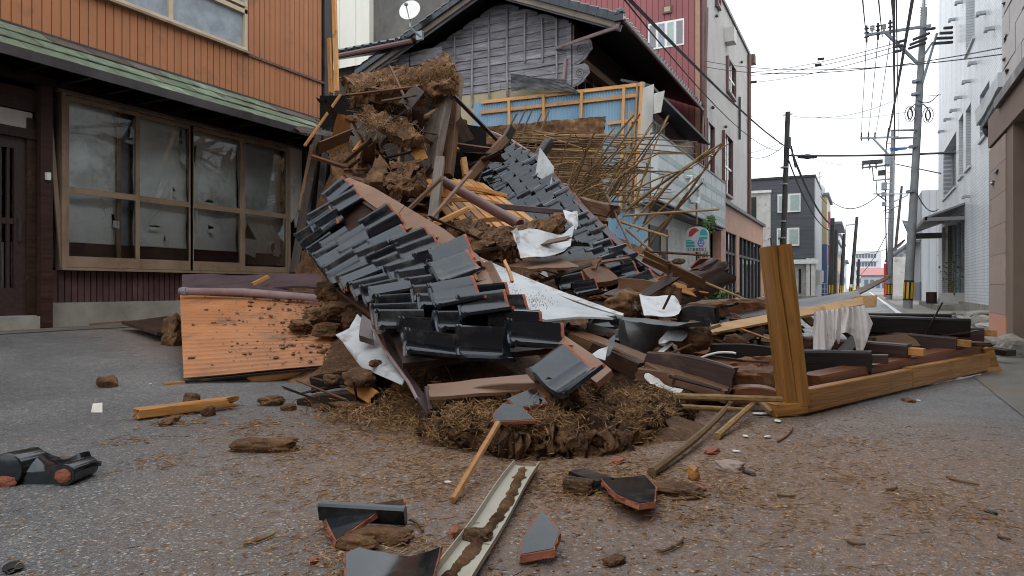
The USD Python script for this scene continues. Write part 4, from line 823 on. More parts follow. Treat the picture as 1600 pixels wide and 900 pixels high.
# pink ground floor with shop windows
XP = -4.6
put('ground_floor', bx(-9, XP - 0.3, CY0, CY1, 0, 3.3), 'dark_interior', cb)
WP2 = wall_M('X', XP)
put('pink_band', lb(CY0 - 0.2, CY1, 2.75, 3.72, -0.3, 0.0), 'pink_render', cb, WP2)
put('roof_edge', lb(CY0 - 0.25, CY1 + 0.1, 3.72, 3.85, -0.8, 0.12), 'charcoal', cb, WP2)
pill = [25.9, 26.9, 29.3, 30.0, 36.9, 37.6]
for i in (0, 2, 4): put('pillar', lb(pill[i], pill[i + 1], 0, 2.75, -0.3, -0.002), 'pink_render', cb, WP2)
for (a, b, n) in ((26.9, 29.3, 3), (30.0, 36.9, 6)):
    f_ = put('shop_window', cat_meshes([lb(a, b, 1.92, 2.02, -0.16, -0.06), lb(a, b, 0, 0.1, -0.16, -0.06)] + [lb(a + (b - a) * k / n - 0.04, a + (b - a) * k / n + 0.04, 0, 2.75, -0.15, -0.05) for k in range(n + 1)]), 'charcoal', cb, WP2)
    for k in range(n): put('pane', lb(a + (b - a) * k / n + 0.04, a + (b - a) * (k + 1) / n - 0.04, 0.1, 2.7, -0.11, -0.1), 'pane_shop', f_, WP2)
    for k in range(n):
        if rk.random() < 0.6: put('curtain', lb(a + (b - a) * k / n + 0.1, a + (b - a) * (k + rk.uniform(0.4, 0.9)) / n, 0.3, 2.6, -0.28, -0.26), rk.choice(['curtain', 'tan', 'pale_grey']), f_, WP2)
# grey drum and shrub in front
dp = onZ(1132, 474, 0); dd = depth((XP + 0.5, 28))
c_ = P(1131, 440, 28.0)
put('water_tank', (lambda m: m)(trimesh.creation.cylinder(0.33, 1.5, sections=20)), 'tank_grey', M=tr((c_[0], c_[1], 0.75)), smooth=40, label='grey cylindrical tank standing by the pink pillar', cat='tank')
def shrub(name, c, r, h, n, seed, label, cat, mat='leaf'):
    t = thing(name, label, cat, tuple(c)); g_ = np.random.default_rng(seed)
    put('stem', tube([c, c + [0.02, 0, h * 0.6]], [0.02, 0.01], 5), 'wood_brown', t)
    V, F = [], []
    for i in range(n):
        q = g_.normal(0, 0.45, 3) * [r, r, h * 0.5] + [0, 0, h * 0.55]; s = g_.uniform(0.035, 0.075) * max(r, .3) / 0.4
        a = g_.normal(0, 1, 3); a /= np.linalg.norm(a); b = np.cross(a, g_.normal(0, 1, 3)); b /= np.linalg.norm(b)
        k = len(V); V += [c + q - a * s, c + q + b * s * 0.5, c + q + a * s, c + q - b * s * 0.5]; F += [(k, k + 1, k + 2, k + 3)]
    put('leaves', (np.array(V), np.array(F)), mat, t)
shrub('shrub', P(1112, 470, 9.5) * [1, 1, 0] + [0, 0, 0.25], 0.22, 0.45, 500, 4, 'small green shrub behind the heavy broken log', 'shrub')

# pale buildings behind the gable house
tb = thing('cream_building', 'pale cream and black-stained building rising behind the gable house', 'building', (-20, 26, 0))
e0, e1, e2 = onY(505, 40, 25), onY(577, 40, 25), onY(760, 40, 25)
put('cream_wall', bx(e0[0] - 6, e1[0], 25, 34, 0, 16), 'cream_wall', tb); put('stained_wall', bx(e1[0], e2[0], 25.3, 34, 0, 16), 'stained_wall', tb)
for x in np.arange(e0[0], e1[0], 0.95): put('joint', bx(x, x + 0.02, 24.985, 25.0, 3, 16), 'pale_grey', tb)
# satellite dish
sd = thing('satellite_dish', 'white satellite dish on the left verge of the gable roof', 'dish', tuple(P(655, 58, 19.4)))
dc = P(641, 18, 19.2); nrm = np.array([0.28, -0.9, 0.38]); nrm /= np.linalg.norm(nrm)
rr_, th_ = np.meshgrid(np.linspace(0, 1, 6), np.linspace(0, 2 * np.pi, 25), indexing='ij')
G = np.stack([0.29 * rr_ * np.cos(th_), 0.33 * rr_ * np.sin(th_), 0.07 * rr_ ** 2], -1)
ux = np.cross(UP, nrm); ux /= np.linalg.norm(ux); MD = np.eye(4); MD[:3, 0] = ux; MD[:3, 1] = np.cross(nrm, ux); MD[:3, 2] = nrm; MD[:3, 3] = dc
put('reflector', solid_grid(G, 0.015), 'white', sd, MD, smooth=40)
put('arm', tube([dc - nrm * 0.02, P(641, 42, 19.1), P(648, 50, 19.2), P(658, 58, 19.4)], 0.03, 6), 'steel', sd)
put('feed_arm', tube([P(641, 36, 19.1), dc + nrm * 0.4 - [0, 0, 0.12]], 0.015, 5), 'steel', sd); put('feed_horn', lump((0.06, 0.06, 0.05), 2, 1, 0.1), 'grey_metal', sd, tr(dc + nrm * 0.4 - [0, 0, 0.1]))
put('mount', bx(-0.1, 0.1, -0.05, 0.05, -0.12, 0.12), 'steel', sd, tr(P(656, 56, 19.45)))
# ================================================================ white tiled building on the right
XW = 2.48
wb = thing('white_building', 'tall white tiled building with deep set windows and a small entrance awning', 'building', (XW, 25, 0))
WR = wall_M('x', XW)                     # local x = -Y, y = z, z out towards the street
def wy(px, X=XW): return -onX(px, 450, X)[1]
def wz(px, py, X=XW): return onX(px, py, X)[2]
far_, near_ = wy(1466), -15.0
openings = []   # (local x0, x1, z0, z1)
def opening(pxa, pxb, yta, yba):
    a, b = wy(pxa), wy(pxb); openings.append((a, b, wz(pxb, yba), wz(pxb, yta)))
opening(1509, 1523, 0, 82); openings[-1] = (openings[-1][0], openings[-1][1], wz(1515, 75), 12.4)
opening(1531, 1546, 125, 203)
opening(1498, 1505, 176, 272); opening(1509, 1517, 160, 258)
opening(1474, 1494, 205, 290)
opening(1472, 1507, 342, 466)
openings[-1] = (openings[-1][0], openings[-1][1], 0.12, 2.75)
wp = sbox(far_, 0.03, near_, 15.5)
for o in openings: wp = wp.difference(sbox(*[o[0], o[2], o[1], o[3]]))
put('wall', cat_meshes([prism(g, 0.3) for g in getattr(wp, 'geoms', [wp])]), 'white_tilework', wb, WR @ tr((0, 0, -0.3)))
put('body', bx(XW + 0.7, XW + 12, -near_, -far_ , 0, 15.5), 'far_grey', wb)
put('end_wall', bx(XW + 0.01, XW + 0.7, -far_ - 0.3, -far_ - 0.004, 0, 15.5), 'light_cladding', wb)
put('base', lb(far_, near_, 0.0, 0.24, -0.05, 0.03), 'concrete', wb, WR)
for i, o in enumerate(openings[:-1]):
    f_ = put('window', cat_meshes([lb(o[0], o[0] + 0.08, o[2], o[3], -0.3, -0.24), lb(o[1] - 0.08, o[1], o[2], o[3], -0.3, -0.24), lb(o[0], o[1], o[2], o[2] + 0.08, -0.3, -0.23), lb(o[0], o[1], o[3] - 0.08, o[3], -0.3, -0.23)] + [lb(o[0] + (o[1] - o[0]) * k / 3 - 0.05, o[0] + (o[1] - o[0]) * k / 3 + 0.05, o[2], o[3], -0.31, -0.22) for k in ((1, 2) if i == 4 else ())]), 'far_grey', wb, WR)
    put('pane', lb(o[0], o[1], o[2], o[3], -0.285, -0.275), 'pane_far', f_, WR); put('backing', lb(o[0], o[1], o[2], o[3], -0.4, -0.32), 'frosted', f_, WR)
    put('sill', lb(o[0] - 0.05, o[1] + 0.05, o[2] - 0.06, o[2], -0.2, 0.05), 'far_white', f_, WR)
for (x, y) in ((1493, 30), (1504, 3), (1554, 44), (1516, 127), (1503, 152), (1485, 186), (1526, 98), (1495, 172), (1475, 205), (1484, 335), (1516, 307), (1540, 20)):
    q = onX(x, y, XW); put('wall_bolt', cat_meshes([bx(-0.16, 0, -0.05, 0.05, -0.03, 0.04), bx(-0.19, -0.12, -0.1, 0.1, -0.05, 0.02)]), 'far_grey', wb, tr(q))
o = openings[-1]
en = put('entrance', cat_meshes([lb(o[0], o[1], 0.12, o[3], -0.32, -0.3)]), 'far_grey', wb, WR)
for k in range(1, 5):
    xk = o[0] + (o[1] - o[0]) * k / 5; put('door_frame', lb(xk - 0.06, xk + 0.06, 0.12, o[3], -0.29, -0.2), 'steel', en, WR)
for k in range(5): put('pane', lb(o[0] + (o[1] - o[0]) * k / 5 + 0.07, o[0] + (o[1] - o[0]) * (k + 1) / 5 - 0.07, 0.2, o[3] - 0.1, -0.27, -0.26), 'pane_far', en, WR)
put('brick_pier', lb(o[0] - 0.1, o[0] + 1.0, 0.1, o[3], -0.28, -0.08), 'brown_brickwork', wb, WR)
aw = put('awning', solid_grid(np.array([[WR[:3, :3] @ (o[0] - 0.2, 2.98, 0.0) + WR[:3, 3], WR[:3, :3] @ (o[1] + 0.1, 2.98, 0.0) + WR[:3, 3]], [WR[:3, :3] @ (o[0] - 0.2, 2.62, 0.95) + WR[:3, 3], WR[:3, :3] @ (o[1] + 0.1, 2.62, 0.95) + WR[:3, 3]]]), 0.05), 'grey_metal', wb)
put('awning_frame', cat_meshes([lb(o[0] - 0.2, o[1] + 0.1, 2.52, 2.62, 0.9, 0.97), lb(o[0] - 0.2, o[0] - 0.1, 2.4, 2.6, 0, 0.95), lb(o[1], o[1] + 0.1, 2.5, 2.6, 0, 0.95)]), 'grey_metal', aw, WR)
put('letter_box', lb(o[1] - 1.6, o[1] - 1.1, 1.1, 1.7, -0.25, -0.1), 'charcoal', wb, WR)
put('step', lb(o[0] - 0.3, o[1] + 0.6, 0.0, 0.16, -0.4, 0.7), 'concrete', wb, WR)
# its near bay, set forward, with a blue-grey canopy box
q0, q1 = onX(1536, 150, 2.1), onX(1571, 140, 2.1)
cbx = thing('canopy_box', 'blue grey torn canopy box high on the white wall', 'canopy', tuple(q0))
G = patch(P(1537, 172, 15.2), P(1577, 112, 11.5), P(1578, 134, 11.3), P(1539, 195, 15.0), 10, 5, 0.03, 2.5, 3)
put('box', solid_grid(G, 0.15), 'tank_grey', cbx)
put('dark_edge', solid_grid(patch(P(1539, 194, 14.95), P(1578, 134, 11.25), P(1578, 140, 11.25), P(1541, 202, 14.9), 6, 2), 0.1), 'charcoal', cbx)
put('bracket', lump((0.1, 0.12, 0.16), 4, 1, 0.3), 'charcoal', cbx, tr(P(1544, 203, 14.6)))
gb = thing('grey_bay', 'pale grey panelled bay with a tall dark window between the white and brown buildings', 'building', (2.2, 15, 0))
put('wall', bx(2.25, 3.2, 11.9, 15.0, 2.7, 6.2), 'light_cladding', gb)
WBay = wall_M('x', 2.25)
fb = put('window', lb(-14.0, -12.6, 3.0, 4.9, 0.0, 0.05), 'far_grey', gb, WBay)
put('pane', lb(-13.85, -12.75, 3.1, 4.8, 0.05, 0.056), 'pane_shop', fb, WBay)

# ================================================================ brown building, nearest on the right
bb = thing('brown_building', 'brown house on the right with tan block pillar and pale stone upper wall', 'building', (1.4, 9, 0))
XB = 1.33
bfar, bnear = onX(1545, 450, XB)[1], onX(1571, 450, XB)[1]
zt = 2.05
for i in range(7):     # blocks of the pillar: bottom one salmon
    h0, h1 = i * 0.33, (i + 1) * 0.33
    h1 = min(h1, zt + 0.2)
    put('block', bx(XB, XB + 0.5, bnear, bfar, (0.02 if i == 0 else h0 + 0.004), h1), 'salmon_block' if i < 1 else 'tan_block', bb)
put('joint_fill', bx(XB + 0.008, XB + 0.49, bnear + 0.006, bfar - 0.006, 0.0, zt + 0.2), 'brown_wall', bb)
put('end_wall', bx(XB + 0.012, XB + 4, bnear - 0.35, bnear - 0.006, 0.0, 2.35), 'brown_wall', bb)
# sloping soffit beam over it and the stone clad storey
zs0 = onX(1568, 215, XB - 0.1)[2]
put('overhang', cat_meshes([bx(XB - 0.012, XB + 4, 3.0, bfar - 0.03, 2.28, 2.62)]), 'brown_wall', bb)
put('overhang_edge', bx(XB - 0.06, XB - 0.016, 3.0, bnear + 0.3, 2.58, 2.68), 'dark_metal', bb)
put('upper_core', bx(XB + 0.03, XB + 4, 3.0, bnear + 0.1, 2.63, 3.8), 'brown_wall', bb)
rs = np.random.default_rng(6)
for r in range(4):
    y = 3.0 + (0.3 if r % 2 else 0)
    while y < bnear + 0.1:
        y1 = min(y + 0.62, bnear + 0.1)
        put('stone', bx(XB - 0.012 - rs.uniform(0, 0.01), XB + 0.028, y + 0.006, y1 - 0.006, 2.64 + r * 0.285, 2.64 + r * 0.285 + 0.272), 'pale_stone', bb); y = y1
put('balcony', cat_meshes([bx(XB - 0.2, XB + 3, 3.0, bnear - 0.9, 3.85, 4.9), bx(XB + 0.3, XB + 6, -14, bnear - 0.9, 4.9, 7.5), bx(XB + 0.5, XB + 6, -14, 5.0, 0, 3.85), bx(XB + 0.03, XB + 3, bnear - 0.9, bnear + 0.1, 3.8, 8.0)]), 'brown_wall', bb)
put('balcony_soffit', bx(XB - 0.21, XB + 3, 3.0, bnear - 0.88, 3.79, 3.848), 'wood_brown', bb)
for k, (x, y) in enumerate(((1571, 4), (1573, 60), (1571, 92), (1574, 112), (1556, 268), (1550, 286))):
    put('broken_tile', lump((0.05, 0.1, 0.03), k, 1, 0.8, boxy=0.6), 'roof_tile_plain' if k != 2 else 'wood_brown', bb, tr(onX(x + 4, y, XB + 0.01)))
# planter by the entrance and broken paving in front of the pillar
pl = thing('planter', 'white trough planter with sparse green plant at the white entrance', 'planter', tuple(onZ(1488, 478, 0.15)))
pc = P(1489, 467, 20.5)
put('trough', bx(-0.35, 0.35, -0.2, 0.2, 0, 0.32), 'pot', pl, tr((pc[0], pc[1], 0.16))); put('dark_pot', trimesh.creation.cylinder(0.14, 0.34, sections=10), 'wood_dark', pl, tr((pc[0] - 0.55, pc[1] - 0.1, 0.33)))
shrub('potted_plant', np.array([pc[0], pc[1], 0.46]), 0.35, 1.1, 90, 9, 'thin leafy plant growing out of the white trough planter', 'plant')
rv = np.random.default_rng(31)
slabs = []
for k, (x, y, dx, dz) in enumerate(((1475, 492, .5, .1), (1500, 497, .7, .08), (1520, 503, .5, .1), (1505, 510, .8, .06), (1540, 505, .5, .14), (1528, 490, .6, .1), (1560, 548, .3, .07), (1580, 543, .35, .1), (1555, 530, .3, .06), (1590, 552, .3, .12), (1548, 517, .4, .1))):
    p = onZ(x, y + 6, 0.0); M = tr(p + [0, 0, dz * 0.5]) @ rotz(rv.uniform(0, 3)) @ rot((1, 0, 0), rv.normal(0, 0.18)) @ rot((0, 1, 0), rv.normal(0, 0.15))
    put('broken_slab', lump((dx * 0.5, dx * 0.35, dz), 60 + k, 2, 0.35, 1.2, boxy=0.75), 'concrete', M=M, label='broken grey concrete slab in the heap by the brown pillar', cat='slab', group='broken concrete slabs by the brown pillar')

# ================================================================ street beyond: right
mb = thing('metal_shed', 'pale metal clad building beyond the white tiled one', 'building', (3, 42, 0))
SY = 38.0; s0, s1 = onY(1440, 400, SY)[0], onY(1476, 400, SY)[0]
zt_ = onY(1446, 297, SY)[2]
put('front', bx(s0, s1 + 3, SY, 46, 0, zt_), 'light_cladding', mb)
for x in np.arange(s0, s1, 0.3): put('seam', bx(x, x + 0.015, SY - 0.012, SY, 0.2, zt_ - 0.05), 'pale_grey', mb)
put('side_cladding', bx(s0 - 0.03, s0 - 0.001, SY + 0.1, 46, 2.9, zt_ - 0.1), 'grey_cladding', mb); put('side_shutter', bx(s0 - 0.04, s0 - 0.001, SY + 0.4, 45.5, 0.9, 2.8), 'tank_grey', mb)
put('plinth', bx(s0 - 0.08, s0 - 0.001, SY + 0.1, 45.8, 0, 0.9), 'far_dark', mb); put('side_canopy', bx(s0 - 0.5, s0, SY + 0.3, 46, 2.8, 2.9), 'grey_metal', mb)
th_ = thing('tiled_roof_house', 'white plastered house with blue grey tiled roof at the far right of the street', 'house', (2, 60, 0))
a, b = onY(1402, 440, 60), onY(1430, 440, 60); zr = onY(1410, 402, 60)[2]
put('wall', bx(a[0], b[0] + 4, 60, 72, 0, zr), 'plaster_white', th_)
put('lower_wall', bx(a[0] - 0.6, b[0], 58.5, 60, 0, 2.9), 'plaster_white', th_)
G = np.array([[(a[0] - 0.5, 59.2, zr), (a[0] - 0.5, 72, zr)], [(a[0] + 3, 59.2, zr + 2.6), (a[0] + 3, 72, zr + 2.6)]])
put('roof', solid_grid(G, 0.15, flip=True), 'far_roof', th_)
for k in range(16): put('roof_roll', tube([(a[0] - 0.55, 59.2 + k * 0.75, zr + 0.05), (a[0] + 3, 59.2 + k * 0.75, zr + 2.66)], 0.12, 6), 'far_roof', th_)
for k in range(10): put('roof_roll', tube([(a[0] + 0.2 + k * 0.3, 59.15, zr + 0.1 + k * 0.22), (a[0] + 0.3 + k * 0.3, 59.0, zr + 0.1 + k * 0.22)], 0.1, 5), 'far_roof', th_)
put('gable', prism([(a[0] - 0.3, 0), (a[0] + 7, 0), (a[0] + 3, 2.5)], 0.1), 'plaster_white', th_, wall_M('Y', 60) @ tr((0, zr - 0.02, 0.01)))
put('brown_pent', solid_grid(np.array([[(s0 - 0.1, 50, 3.6), (s0 - 0.1, 57, 3.6)], [(s0 - 0.9, 50, 2.9), (s0 - 0.9, 57, 2.9)]]), 0.1), 'maroon_siding', th_)
put('red_post', bx(s0 - 1.2, s0 - 0.9, 54, 54.4, 0, 2.3), 'red', label='red post box shaped pillar by the far white house', cat='post')
put('far_antenna_panel', solid_grid(np.array([[onY(1409, 344, 60), onY(1424, 346, 60)], [onY(1414, 352, 60), onY(1421, 372, 60)]]), 0.1), 'far_dark', th_)

# left beyond: dark slate house
dh = thing('dark_house', 'dark grey slate-clad house with white framed windows and a pale recessed bay', 'house', (-5, 47, 0))
DY = 44.0
d0, d1 = -12.0, onY(1272, 400, DY)[0]; zd = onY(1272, 276, DY)[2]; zm = onY(1240, 404, DY)[2]
put('wall', bx(d0, d1, DY, 51, zm, zd), 'dark_slate_siding', dh); put('lower_wall', bx(d0, d1, DY + 0.4, 51, 0, zm - 0.002), 'plaster_white', dh)
put('side_cladding', bx(d1, d1 + 0.06, DY + 0.05, 51, 0, zd - 0.05), 'grey_cladding', dh); put('roof_edge', bx(d0, d1 + 0.1, DY - 0.06, 51, zd, zd + 0.12), 'charcoal', dh)
WD = wall_M('Y', DY)
def dq(x0, y0, x1, y1): a, b = onY(x0, y0, DY), onY(x1, y1, DY); return a[0], b[0], b[2], a[2]
x0, x1, z0, z1 = dq(1164, 302, 1204, 410); put('bay', lb(x0 - 0.5, x1, 0.3, z1, -0.05, 0.02), 'plaster_white', dh, WD); put('bay_frame', lb(x0 - 0.4, x1 + 0.05, z1 - 0.05, z1 + 0.1, 0, 0.14), 'white', dh, WD)
x0, x1, z0, z1 = dq(1170, 308, 1182, 347); put('tall_window', lb(x0, x1, z0, z1, 0.02, 0.05), 'far_dark', dh, WD); put('pane', lb(x0, x1, z0 + .05, z1 - .05, 0.051, 0.056), 'pane_far', dh, WD)
for (p0, p1, p2, p3) in ((1215, 304, 1251, 331), (1214, 357, 1249, 384)):
    x0, x1, z0, z1 = dq(p0, p1, p2, p3)
    w_ = put('window', lb(x0, x1, z0, z1, 0.0, 0.08), 'white', dh, WD)
    for k in range(2): put('pane', lb(x0 + 0.08 + k * (x1 - x0) / 2, x0 - 0.06 + (k + 1) * (x1 - x0) / 2, z0 + 0.1, z1 - 0.1, 0.081, 0.088), 'curtain', w_, WD)
x0, x1, z0, z1 = dq(1236, 406, 1275, 412); put('porch_roof', lb(x0, x1 + 0.1, z0, z1, -0.3, 0.3), 'white', dh, WD)
for px in (1260, 1266): x0 = onY(px, 440, DY)[0]; put('porch_pillar', lb(x0, x0 + 0.25, 0, zm, -0.2, 0.2), 'plaster_white', dh, WD)
x0, x1, z0, z1 = dq(1247, 420, 1251, 458); put('door', lb(x0, x1, z0, z1, -0.4, -0.36), 'black', dh, WD)
put('doorstep', bx(d1 - 2.5, d1 + 0.2, DY - 1.4, DY, 0, 0.18), 'concrete', dh)
for k in range(3): put('meter', bx(d1 + 0.06, d1 + 0.3, DY + 1 + k * 1.3, DY + 1.6 + k * 1.3, 0.8 + 0.1 * k, 1.7), 'pale_grey', dh)
# row of narrow houses after it
specs = [('narrow_house', 'narrow house with red edge, tan top and blue lower wall', 52, 58, -2.25, [(0, 3.6, 'navy'), (3.6, 6.9, 'tan')], 6.9), ('brown_topped_house', 'tall mustard topped building behind the dark slate house', 53, 57, -3.6, [(0, 8.3, 'mustard')], 8.3),
    ('white_house', 'white house with flat eaves and stained wall in the far left row', 60, 70, -2.3, [(0, 5.6, 'plaster_white')], 5.6), ('tan_house', 'tan house past the white one in the far left row', 72, 84, -2.2, [(0, 4.9, 'terracotta')], 4.9), ('pale_house', 'pale house at the end of the far left row', 86, 110, -2.4, [(0, 6.5, 'far_white')], 6.5)]
for nm, lab, y0, y1, xr, walls, zt in specs:
    t = thing(nm, lab, 'house', (xr, y0, 0))
    for (a, b, m) in walls: put('wall', bx(xr - 7, xr, y0, y1, a + (0.003 if a else 0), b), m, t)
    put('roof', bx(xr - 7.2, xr + (0.8 if nm == 'white_house' else 0.15), y0 - 0.1, y1 + 0.1, zt, zt + 0.2), 'far_dark', t)
    if nm == 'narrow_house': put('red_edge', bx(xr - 0.9, xr - 0.4, y0 - 0.1, y0 + .05, 0, 5), 'far_red', t); put('downpipe', bx(xr, xr + .15, y0 + 2, y0 + 2.2, 0, 6), 'far_red', t)
    WN = wall_M('X', xr)
    for k in range(int((y1 - y0) / 2.5)):
        for zz in (1.0, 3.6):
            if zz + 1.2 < zt: w_ = put('window', lb(y0 + 0.8 + k * 2.5, y0 + 2.1 + k * 2.5, zz, zz + 1.2, 0, 0.06), 'far_grey', t, WN); put('pane', lb(y0 + 0.9 + k * 2.5, y0 + 2.0 + k * 2.5, zz + .1, zz + 1.1, 0.061, 0.068), 'pane_far', w_, WN)
for k, (x0, x1, yb) in enumerate(((1283, 1300, 50.5),)):
    a, b = onY(x0, 460, yb), onY(x1, 460, yb); fn = thing('pipe_fence', 'low grey pipe fence beside the dark slate house', 'fence', tuple(a))
    for z_ in (0.25, 0.55, 0.9): put('rail', tube([(a[0], yb, z_), (b[0], yb, z_)], 0.03, 5), 'steel', fn)
    for q in np.linspace(a[0], b[0], 4): put('post', tube([(q, yb, 0), (q, yb, 0.9)], 0.03, 5), 'steel', fn)
# apartment block and red roofed shed closing the street
ab = thing('apartment_block', 'far white apartment block with rows of dark balconies closing the street', 'building', (0, 230, 0))
AY = 230
a, b = onY(1333, 400, AY), onY(1377, 400, AY)
zt = onY(1350, 392, AY)[2]; put('wall', bx(a[0], b[0], AY, AY + 14, 0, zt), 'far_white', ab)
for k in range(5):
    z_ = zt - 2.2 - k * 2.45; put('balcony', bx(a[0] + 0.6, b[0] - 1.0, AY - 0.5, AY - 0.01, z_ - 0.9, z_), 'far_white', ab)
    for i in range(7):
        xw = a[0] + 0.8 + i * (b[0] - a[0] - 2.0) / 7; put('window', bx(xw, xw + (b[0] - a[0] - 2) / 7 * 0.8, AY - 0.05, AY - 0.002, z_ + 0.02, z_ + 1.3), 'far_dark', ab)
rh = thing('red_roof_shed', 'long low far building with faded red roof', 'building', (0, 150, 0))
RY = 150; a, b = onY(1345, 425, RY), onY(1392, 425, RY)
put('wall', bx(a[0], b[0], RY, RY + 9, 0, 3.1), 'far_grey', rh); put('roof', solid_grid(np.array([[(a[0] - .3, RY - 0.4, 3.1), (a[0] - .3, RY + 5, 4.6)], [(b[0], RY - 0.4, 3.1), (b[0], RY + 5, 4.6)]]), 0.2), 'far_red', rh)
for k in range(6): put('window', bx(a[0] + 0.6 + k, a[0] + 1.3 + k, RY - 0.05, RY - 0.002, 0.6, 2.2), 'far_dark', rh)
gh = thing('street_end_house', 'grey house with dark roof left of the street end', 'house', (-3, 120, 0))
put('wall', bx(-8, -2.6, 118, 130, 0, 4.6), 'far_grey', gh); put('roof', bx(-8.2, -2.2, 117.8, 130, 4.6, 4.9), 'far_dark', gh)
# parked car half hidden by the post
cr = thing('parked_car', 'silver car parked past the pink ground floor, mostly hidden', 'car', tuple(onZ(1196, 468, 0)))
cc = P(1186, 440, 38.5)
prof = [(0, 0.25), (0.05, 0.7), (0.9, 0.85), (1.5, 1.4), (3.0, 1.42), (3.6, 0.95), (3.9, 0.85), (3.95, 0.3)]
m = prism(prof, 1.6); m.apply_transform(np.array([[0, 0, 1, -0.8], [1, 0, 0, 0], [0, 1, 0, 0], [0, 0, 0, 1.0]])); MC = tr((cc[0] + 0.2, cc[1], 0.0))
put('body', m, 'car_silver', cr, MC)
for yy in (0.75, 3.1):
    for xx in (-0.75, 0.75): wm = trimesh.creation.cylinder(0.3, 0.2, sections=16); wm.apply_transform(rot((0, 1, 0), math.pi / 2)); put('wheel', wm, 'black', cr, MC @ tr((xx, yy, 0.3)))
put('windscreen', solid_grid(np.array([[(-0.7, 0.95, 0.9), (0.7, 0.95, 0.9)], [(-0.62, 1.46, 1.36), (0.62, 1.46, 1.36)]]), 0.02), 'far_dark', cr, MC @ tr((0, -0.03, 0.02)))

# ================================================================ poles and wires
def pole(name, base_px, d, top_px, r0, r1, mat, label, band=True, group=None):
    b = onZ(*base_px, 0) if d is None else P(base_px[0], base_px[1], d); b[2] = 0
    dd = depth(b); t_ = P(top_px[0], top_px[1], dd)
    T = thing(name, label, 'utility pole', tuple(b), group)
    put('shaft', tube([b, b + (t_ - b) * 0.5, t_], [r0, (r0 + r1) / 2, r1], 12), mat, T, smooth=40)
    if band:
        z0, z1 = 0.25, 0.85
        u = (t_ - b) / (t_ - b)[2]
        put('band', tube([b + u * z0, b + u * z1], r0 * 1.04, 12), 'black', T)
        for k in range(7):
            a = k * 2 * np.pi / 7; c_ = np.array([math.cos(a), math.sin(a), 0]) * r0 * 1.04; s_ = np.array([-math.sin(a), math.cos(a), 0])
            M = np.eye(4); M[:3, 0] = s_; M[:3, 1] = u / np.linalg.norm(u); M[:3, 2] = c_ / np.linalg.norm(c_); M[:3, 3] = b + u * (z0 + 0.05) + c_
            put('yellow_stripe', lb(-r0 * 0.24, r0 * 0.24, 0, z1 - z0 - 0.1, -0.012, 0.006), 'yellow', T, M)
    return T, dd
R1, dR1 = pole('utility_pole', (1418, 482), None, (1444, 12), 0.13, 0.085, 'pole_concrete', 'tall grey concrete pole nearest on the right, with a long crossarm and bracing')
R2, dR2 = pole('utility_pole', (1389, 468), None, (1396, 205), 0.16, 0.11, 'pole_concrete', 'second concrete pole on the right, carrying transformers and frames')
def arm(T, d, x0, y0, x1, y1, w=0.08, mat='steel', name='crossarm', dz=0.0): beam(name, P(x0, y0, d - dz), P(x1, y1, d - dz), w, w, mat, T)
def insul(T, d, x, y, h=0.25, mat='charcoal'):
    p = P(x, y, d); put('insulator', cat_meshes([tube([p, p + [0, 0, h]], 0.035, 6)] + [tube([p + [0, 0, h * k], p + [0, 0, h * k + 0.02]], 0.07, 8) for k in (0.3, 0.55, 0.8)]), mat, T)
arm(R1, dR1 - .15, 1353, 55, 1454, 40); arm(R1, dR1 - .15, 1384, 51, 1436, 101); arm(R1, dR1 - 0.1, 1464, 52, 1441, 130, 0.06); arm(R1, dR1 - .1, 1440, 92, 1457, 66, 0.05)
for x, y in ((1354, 66), (1372, 62), (1391, 57), (1363, 50), (1381, 48)): insul(R1, dR1 - .15, x, y, 0.5 if x != 1363 and x != 1381 else 0.2, 'charcoal' if x not in (1363, 1381) else 'pale_grey')
for x0, y0, x1, y1 in ((1427, 62, 1452, 52), (1422, 70, 1448, 60), (1420, 76, 1446, 67), (1402, 66, 1414, 63), (1398, 73, 1410, 71), (1397, 81, 1408, 79), (1448, 46, 1461, 44), (1475, 44, 1488, 43), (1469, 52, 1488, 51), (1464, 60, 1488, 59), (1460, 68, 1488, 66)):
    put('strain_insulator', tube([P(x0, y0, dR1 - .2), P(x1, y1, dR1 - .2)], 0.045, 6), 'charcoal', R1)
for y, x0, x1 in ((204, 1392, 1432), (216, 1396, 1430), (230, 1425, 1432)): arm(R1, dR1 - .1, x0, y, x1, y - 1, 0.05)
for y in (128, 148, 230, 300): put('clamp', tube([P(1436 - (y - 60) * 0.052, y, dR1) - [0, 0, .02], P(1436 - (y - 60) * 0.052, y, dR1) + [0, 0, .05]], 0.14, 10), 'steel', R1)
for sg_, cx in ((-1, 1422), (1, 1450)):      # hanging coils of cable
    ctr = P(cx, 180 if sg_ > 0 else 178, dR1 - 0.1)
    put('hook_arm', tube([P(1436, 165, dR1 - .1), P((1436 + cx) / 2, 163, dR1 - .1), P(cx, 170, dR1 - .1)], 0.02, 5), 'steel', R1)
    for k in range(4):
        t = np.linspace(0, 2 * np.pi, 14); rr = 0.11 + 0.03 * k; put('cable_coil', tube(ctr + np.column_stack([rr * np.cos(t) * 0.7 * math.cos(k), rr * np.cos(t) * 0.7 * math.sin(k), rr * np.sin(t) * 1.2]), 0.012, 4), 'cable', R1)
for y in np.arange(8, 55, 4): put('step_bolt', tube([P(1437, y, dR1), P(1448, y - 1, dR1)], 0.012, 4), 'steel', R1)
put('top_mast', tube([P(1443, 25, dR1), P(1444, -12, dR1)], 0.05, 6), 'steel', R1)
